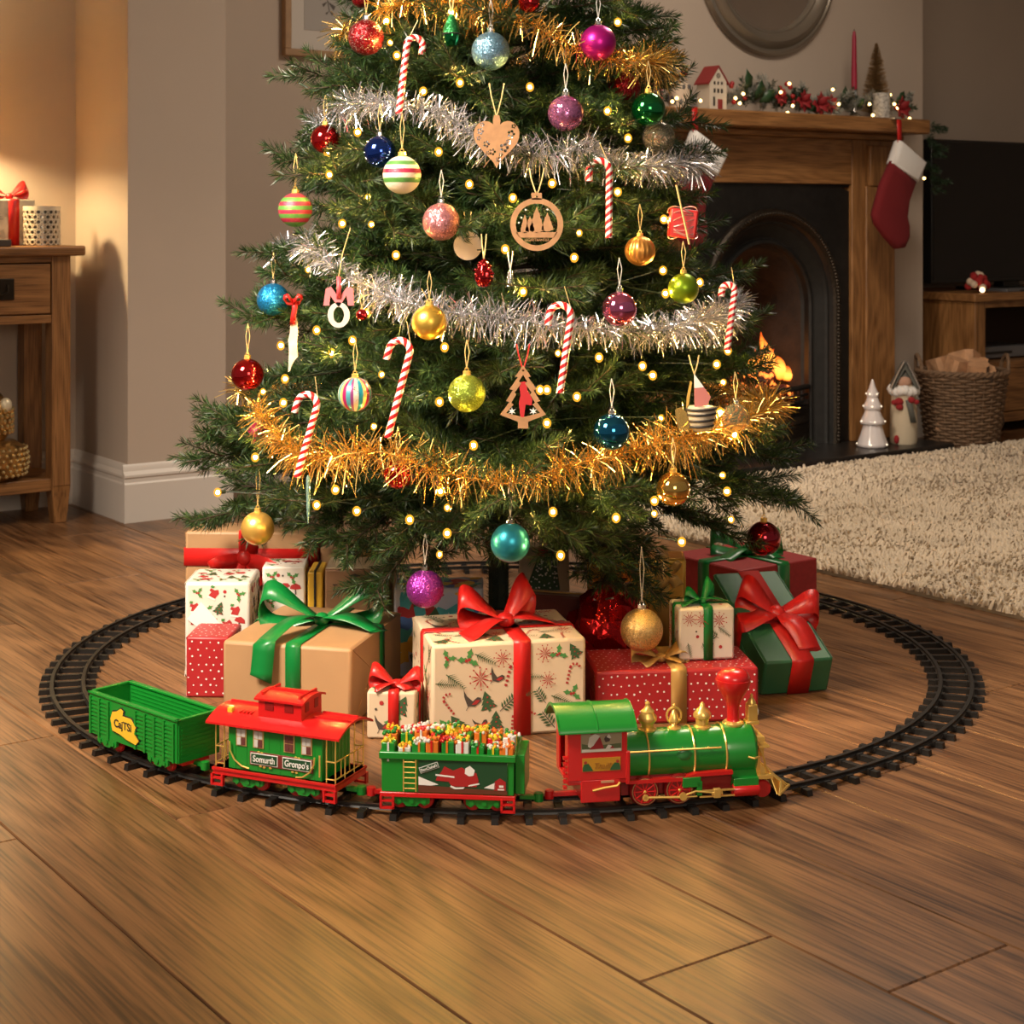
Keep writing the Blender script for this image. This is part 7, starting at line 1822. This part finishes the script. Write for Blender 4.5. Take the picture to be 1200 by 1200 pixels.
for s in (-1, 1):
    hr = MB().cyl((-0.074, s * 0.036, 0.074), (0.062, s * 0.036, 0.074), 0.0013, n=8).build('handrail', M_gold, lo)
    m = MB()
    for x_ in (-0.040, 0.008, 0.045): m.cyl((x_, s * 0.030, 0.074), (x_, s * 0.037, 0.074), 0.0012, n=6)
    m.build('handrail_posts', M_gold, hr)
    MB().prism([(-0.074, s * 0.026, 0.036), (0.008, s * 0.026, 0.036), (0.026, s * 0.026, 0.041), (0.078, s * 0.026, 0.042), (0.078, s * 0.026, 0.037), (0.026, s * 0.026, 0.036), (0.008, s * 0.026, 0.031), (-0.074, s * 0.026, 0.031)], (0, s * 0.013, 0)).build('running_board', M_redplast, lo)
    MB().bb(0.006, 0.032, s * 0.026, s * 0.040, 0.022, 0.036).build('valve_chest', M_greenplast, lo, bevel=0.001)
    MB().bb(0.026, 0.034, s * 0.028, s * 0.040, 0.010, 0.030).build('valve_bracket', M_greenplast, lo, bevel=0.001)
    MB().lathe([(0.001, 0.079), (0.0085, 0.079), (0.0092, 0.081), (0.0092, 0.115), (0.0085, 0.117), (0.001, 0.117)], 18, axis='x', c=(0, s * 0.031, 0.0125)).build('cylinder', M_redplast, lo)
    for z_ in (0.0085, 0.0165): MB().bb(0.030, 0.080, s * 0.038, s * 0.041, z_ - 0.0009, z_ + 0.0009).build('guide_bar', M_gold, lo)
    MB().bb(0.050, 0.060, s * 0.036, s * 0.042, 0.006, 0.019).bb(0.047, 0.063, s * 0.037, s * 0.0415, 0.010, 0.015).build('crosshead', M_gold, lo, bevel=0.0008)
    m = MB()
    m.tube([(-0.046, s * 0.0405, 0.012), (0.004, s * 0.0405, 0.010)], 0.0018, 6).lathe([(0.002, -0.001), (0.0045, -0.001), (0.0045, 0.001), (0.002, 0.001), (0.002, -0.001)], 14, axis='y', c=(-0.047, s * 0.041, 0.012)).lathe([(0.001, -0.0015), (0.0055, -0.0015), (0.0055, 0.0015), (0.001, 0.0015)], 14, axis='y', c=(0.006, s * 0.0415, 0.011))
    m.tube([(0.006, s * 0.0415, 0.012), (0.024, s * 0.0405, 0.017), (0.052, s * 0.040, 0.013)], 0.0014, 6).tube([(0.006, s * 0.0415, 0.010), (0.026, s * 0.0405, 0.010)], 0.0012, 6)
    m.build('connecting_rod', M_gold, lo)
    for x_ in (-0.047, 0.002): wheel(lo, x_, s * 0.0365, 0.0190, 0.007, M_deepred, 10, pm('wheel_rim_brass', (0.45, 0.26, 0.12), 0.35, 0.7), 'driving_wheel')
    wheel(lo, 0.124, s * 0.031, 0.0110, 0.006)
MB().bb(-0.078, 0.080, -0.026, 0.026, 0.012, 0.040).build('main_frame', M_deepred, lo)
# funnel
MB().lathe([(0.0125, 0.0), (0.0125, 0.004), (0.0095, 0.006), (0.0085, 0.012), (0.0085, 0.026), (0.0105, 0.034), (0.0165, 0.045), (0.0225, 0.055), (0.0248, 0.063), (0.0248, 0.066), (0.0235, 0.0665), (0.0235, 0.0695), (0.0215, 0.074), (0.016, 0.0785), (0.009, 0.0805), (0.001, 0.081)], 36, c=(0.090, 0, BZ + BR - 0.002)).build('funnel', M_redplast, lo, smooth=50)
MB().lathe([(0.015, -0.001), (0.0155, 0.002), (0.0125, 0.0045), (0.0105, 0.005)], 24, c=(0.090, 0, BZ + BR + 0.001)).build('funnel_collar', M_gold, lo)
# domes and whistle
z_ = BZ + BR - 0.003
MB().lathe([(0.012, 0), (0.0125, 0.003), (0.008, 0.006), (0.0085, 0.010), (0.0125, 0.014), (0.013, 0.020), (0.009, 0.025), (0.0095, 0.028), (0.005, 0.032), (0.003, 0.036), (0.0036, 0.039), (0.001, 0.042)], 20, c=(-0.034, 0, z_), flute=(6, 0.05)).build('sand_dome', M_gold, lo, smooth=50)
m = MB(); m.lathe([(0.010, 0), (0.010, 0.003), (0.004, 0.006), (0.003, 0.010)], 16, c=(0.004, 0, z_))
m.tube([(0.004 + 0.0105 * math.sin(t), 0, z_ + 0.020 - 0.0115 * math.cos(t)) for t in [2 * PI * i / 20 for i in range(20)]], 0.0016, 6, closed=True)
m.lathe([(0.0075, 0.012), (0.007, 0.016), (0.005, 0.022), (0.002, 0.027), (0.001, 0.028)], 16, c=(0.004, 0, z_)).ell((0.004, 0, z_ + 0.034), 0.0022, 8, 6)
m.build('bell', M_gold, lo, smooth=50)
MB().lathe([(0.0125, 0), (0.0125, 0.003), (0.009, 0.005), (0.0095, 0.014), (0.0125, 0.016), (0.0128, 0.020), (0.009, 0.026), (0.004, 0.030), (0.0036, 0.034), (0.001, 0.037)], 20, c=(0.045, 0, z_), flute=(8, 0.03)).build('steam_dome', M_gold, lo, smooth=50)
# headlamp
MB().bb(0.107, 0.126, -0.008, 0.008, 0.094, 0.099).bb(0.110, 0.124, -0.0075, 0.0075, 0.099, 0.122).build('headlamp', M_gold, lo, bevel=0.001)
MB().lathe([(0.0065, 0.122), (0.0065, 0.124), (0.002, 0.131), (0.0024, 0.134), (0.001, 0.136)], 14, c=(0.117, 0, 0)).build('headlamp_chimney', M_gold, lo)
MB().lathe([(0.001, 0.0005), (0.0055, 0), (0.006, 0.002), (0.001, 0.002)], 16, axis='x', c=(0.1235, 0, 0.111)).build('headlamp_lens', pm('lamp_lens', (0.8, 0.75, 0.6), 0.1), lo)
# front gear
MB().lathe([(0.018, 0.117), (0.020, 0.120), (0.012, 0.123), (0.001, 0.124)], 24, axis='x', c=(0, 0, BZ)).build('smokebox_door', M_gold, lo)
m = MB()
for s in (-1, 1):
    m.tube([(0.100, s * 0.039, 0.060), (0.108, s * 0.041, 0.058), (0.118, s * 0.034, 0.058)], 0.0013, 6); m.tube([(0.118, s * 0.022, 0.075), (0.128, s * 0.024, 0.05), (0.132, s * 0.025, 0.026)], 0.0016, 6)
m.bb(0.116, 0.138, -0.034, 0.034, 0.026, 0.031).bb(0.117, 0.123, -0.022, 0.022, 0.031, 0.052).bb(0.117, 0.127, -0.030, 0.030, 0.078, 0.083).bb(0.122, 0.130, -0.016, 0.016, 0.052, 0.066).bb(0.118, 0.134, -0.03, 0.03, 0.068, 0.0705)
m.build('front_platform', M_gold, lo)
m = MB()
for i in range(11):
    t = -1 + 2 * i / 10; m.tube([(0.136, t * 0.026, 0.031), (0.150, t * 0.030, 0.020), (0.172 - 0.026 * abs(t), t * 0.036, 0.003)], 0.0016, 6)
m.tube([(0.146, -0.036, 0.004), (0.172, 0, 0.0035), (0.146, 0.036, 0.004)], 0.0022, 6).tube([(0.136, -0.026, 0.031), (0.138, 0, 0.031), (0.136, 0.026, 0.031)], 0.0018, 6)
m.prism([(0.137, -0.025, 0.028), (0.137, 0.025, 0.028), (0.144, 0.034, 0.004), (0.168, 0, 0.004), (0.144, -0.034, 0.004)], (-0.001, 0, -0.001))
m.build('cowcatcher', M_gold, lo)
# cab
CX0, CX1, CW = -0.156, -0.073, 0.040
m = MB()
for s in (-1, 1):
    yy = s * CW
    m.bb(CX0, CX1, yy - 0.002, yy + 0.002, 0.040, 0.112).bb(CX0 + 0.018, CX1 - 0.010, yy - 0.002, yy + 0.002, 0.010, 0.041)
m.bb(CX1 - 0.003, CX1, -CW, CW, 0.036, 0.112).bb(CX0, CX0 + 0.003, -CW, -CW + 0.02, 0.036, 0.112).bb(CX0, CX0 + 0.003, CW - 0.02, CW, 0.036, 0.112).bb(CX0, CX1, -CW, CW, 0.034, 0.040).bb(CX0 + 0.02, CX1 - 0.012, -CW + 0.006, CW - 0.006, 0.010, 0.036)
m.build('cab', M_redplast, lo, bevel=0.0012)
for s in (-1, 1): MB().bb(CX1 - 0.002, CX1 + 0.004, s * CW - 0.003, s * CW + 0.003, 0.032, 0.078).build('cab_pillar', M_redplast, lo, bevel=0.0015)
m = MB()
for z_ in np.linspace(0.030, 0.070, 6): m.bb(CX0 - 0.005, CX0, -CW + 0.004, -CW + 0.010, z_ - 0.002, z_ + 0.002)
m.build('cab_ladder', M_redplast, lo)
def cab_roof():
    n = 14; hy = CW + 0.010; P = [(-hy + 2 * hy * i / n, 0.110 + 0.024 * (1 - abs(2 * i / n - 1) ** 2.2)) for i in range(n + 1)]; Q = P + [(y, z - 0.003) for y, z in P[::-1]]
    return MB().prism([(CX0 - 0.014, y, z) for y, z in Q], (CX1 - CX0 + 0.026, 0, 0)), P
rm_, Pr = cab_roof(); rf2 = rm_.build('cab_roof', M_greenplast, lo, smooth=50)
for x_ in (CX0 - 0.0135, (CX0 + CX1) / 2 - 0.001, CX1 + 0.0115): MB().tube([(x_, y, z + 0.0006) for y, z in Pr], 0.0011, 6).build('roof_rib', M_greenplast, rf2)
y_ = -CW - 0.0022
wp_ = MB().bb(CX0 + 0.018, CX1 - 0.008, -CW - 0.0028, -CW - 0.0015, 0.079, 0.108).build('window_picture', pm('sepia_print', (0.30, 0.25, 0.15), 0.45), lo, smooth=0)
m = MB(); y_ = -CW - 0.0032
X = lambda t: CX0 + 0.018 + t * (CX1 - CX0 - 0.026); Z_ = lambda t: 0.079 + t * 0.029
def pq(i, pts, k=0): m.mat(i).poly([(X(a_), y_ - 0.0002 * k, Z_(b_)) for a_, b_ in pts])
pq(0, [(0.02, 0.15), (0.98, 0.15), (0.98, 0.38), (0.6, 0.34), (0.3, 0.30), (0.02, 0.42)]); pq(1, [(0.02, 0.02), (0.98, 0.02), (0.98, 0.14), (0.02, 0.16)])
pq(2, [(0.20, 0.14), (0.46, 0.72), (0.56, 0.16)], 1); pq(1, [(0.16, 0.30), (0.20, 0.72), (0.34, 0.88), (0.46, 0.76), (0.30, 0.32), (0.22, 0.22)], 2); pq(2, [(0.22, 0.84), (0.26, 0.96), (0.38, 0.97), (0.36, 0.88)], 2)
pq(3, [(0.56, 0.60), (0.60, 0.75), (0.72, 0.70), (0.70, 0.50), (0.60, 0.45)], 1); pq(1, [(0.62, 0.70), (0.68, 0.84), (0.74, 0.66), (0.70, 0.62)], 2); pq(1, [(0.60, 0.16), (0.66, 0.34), (0.74, 0.30), (0.76, 0.14)], 2); pq(2, [(0.70, 0.16), (0.76, 0.28), (0.82, 0.16)], 3)
m.build('winter_scene', [pm('sepia_green', (0.08, 0.10, 0.04), 0.5), pm('sepia_white', (0.55, 0.52, 0.45), 0.5), pm('scene_red', (0.26, 0.012, 0.016), 0.5), pm('scene_dark', (0.05, 0.035, 0.03), 0.5)], wp_, smooth=0)
pq2 = MB().bb(CX0 + 0.020, CX1 - 0.010, -CW - 0.0028, -CW - 0.0015, 0.053, 0.071).build('name_plaque', pm('plaque_gold', (0.52, 0.25, 0.02), 0.4), lo, smooth=0)
m = MB()
for (t, s) in ((0.02, 1), (0.98, -1)):
    m.mat(0).poly([(CX0 + 0.020 + (t * 0.053) + s * x_ * 0.001, y_, 0.053 + z_ * 0.001) for x_, z_ in ((-1, 0.5), (14, 0.5), (11, 6), (7, 11), (1, 10), (-1, 5))]); m.mat(1).poly([(CX0 + 0.020 + (t * 0.053) + s * (3 + 2.2 * math.cos(a_)) * 0.001, y_ - 0.0003, 0.0655 + 0.0022 * math.sin(a_)) for a_ in [q * PI / 4 for q in range(8)]])
m.build('holly_corners', [pm('plaque_green', (0.025, 0.10, 0.03), 0.5), pm('plaque_red', (0.35, 0.03, 0.02), 0.5)], pq2, smooth=0)
text('lettering', 'Traill', 0.0115, pm('plaque_brown', (0.34, 0.14, 0.015), 0.5), pq2, ((CX0 + CX1) / 2 + 0.005, y_ - 0.0002, 0.060), shear=0.3)
MB().tube([(CX0 + 0.034, -CW - 0.004, 0.027), (CX0 + 0.050, -CW - 0.005, 0.0305), (CX0 + 0.068, -CW - 0.005, 0.0325), (CX0 + 0.072, -CW - 0.004, 0.0365)], 0.0016, 6).build('reverser_lever', M_goldp, lo)
MB().bb(CX0 + 0.046, CX0 + 0.064, -CW - 0.0034, -CW - 0.0018, 0.0365, 0.0395).build('builder_plate', pm('plate_pink', (0.55, 0.28, 0.16), 0.4), lo)
coupler(lo, CX0 + 0.022, -1, M_redplast, 0.040)
MB().ell((0.01, -0.0335, 0.066), (0.011, 0.0025, 0.008), 10, 6).build('inspection_cover', pm('green_sheen', (0.03, 0.20, 0.05), 0.25), lo)
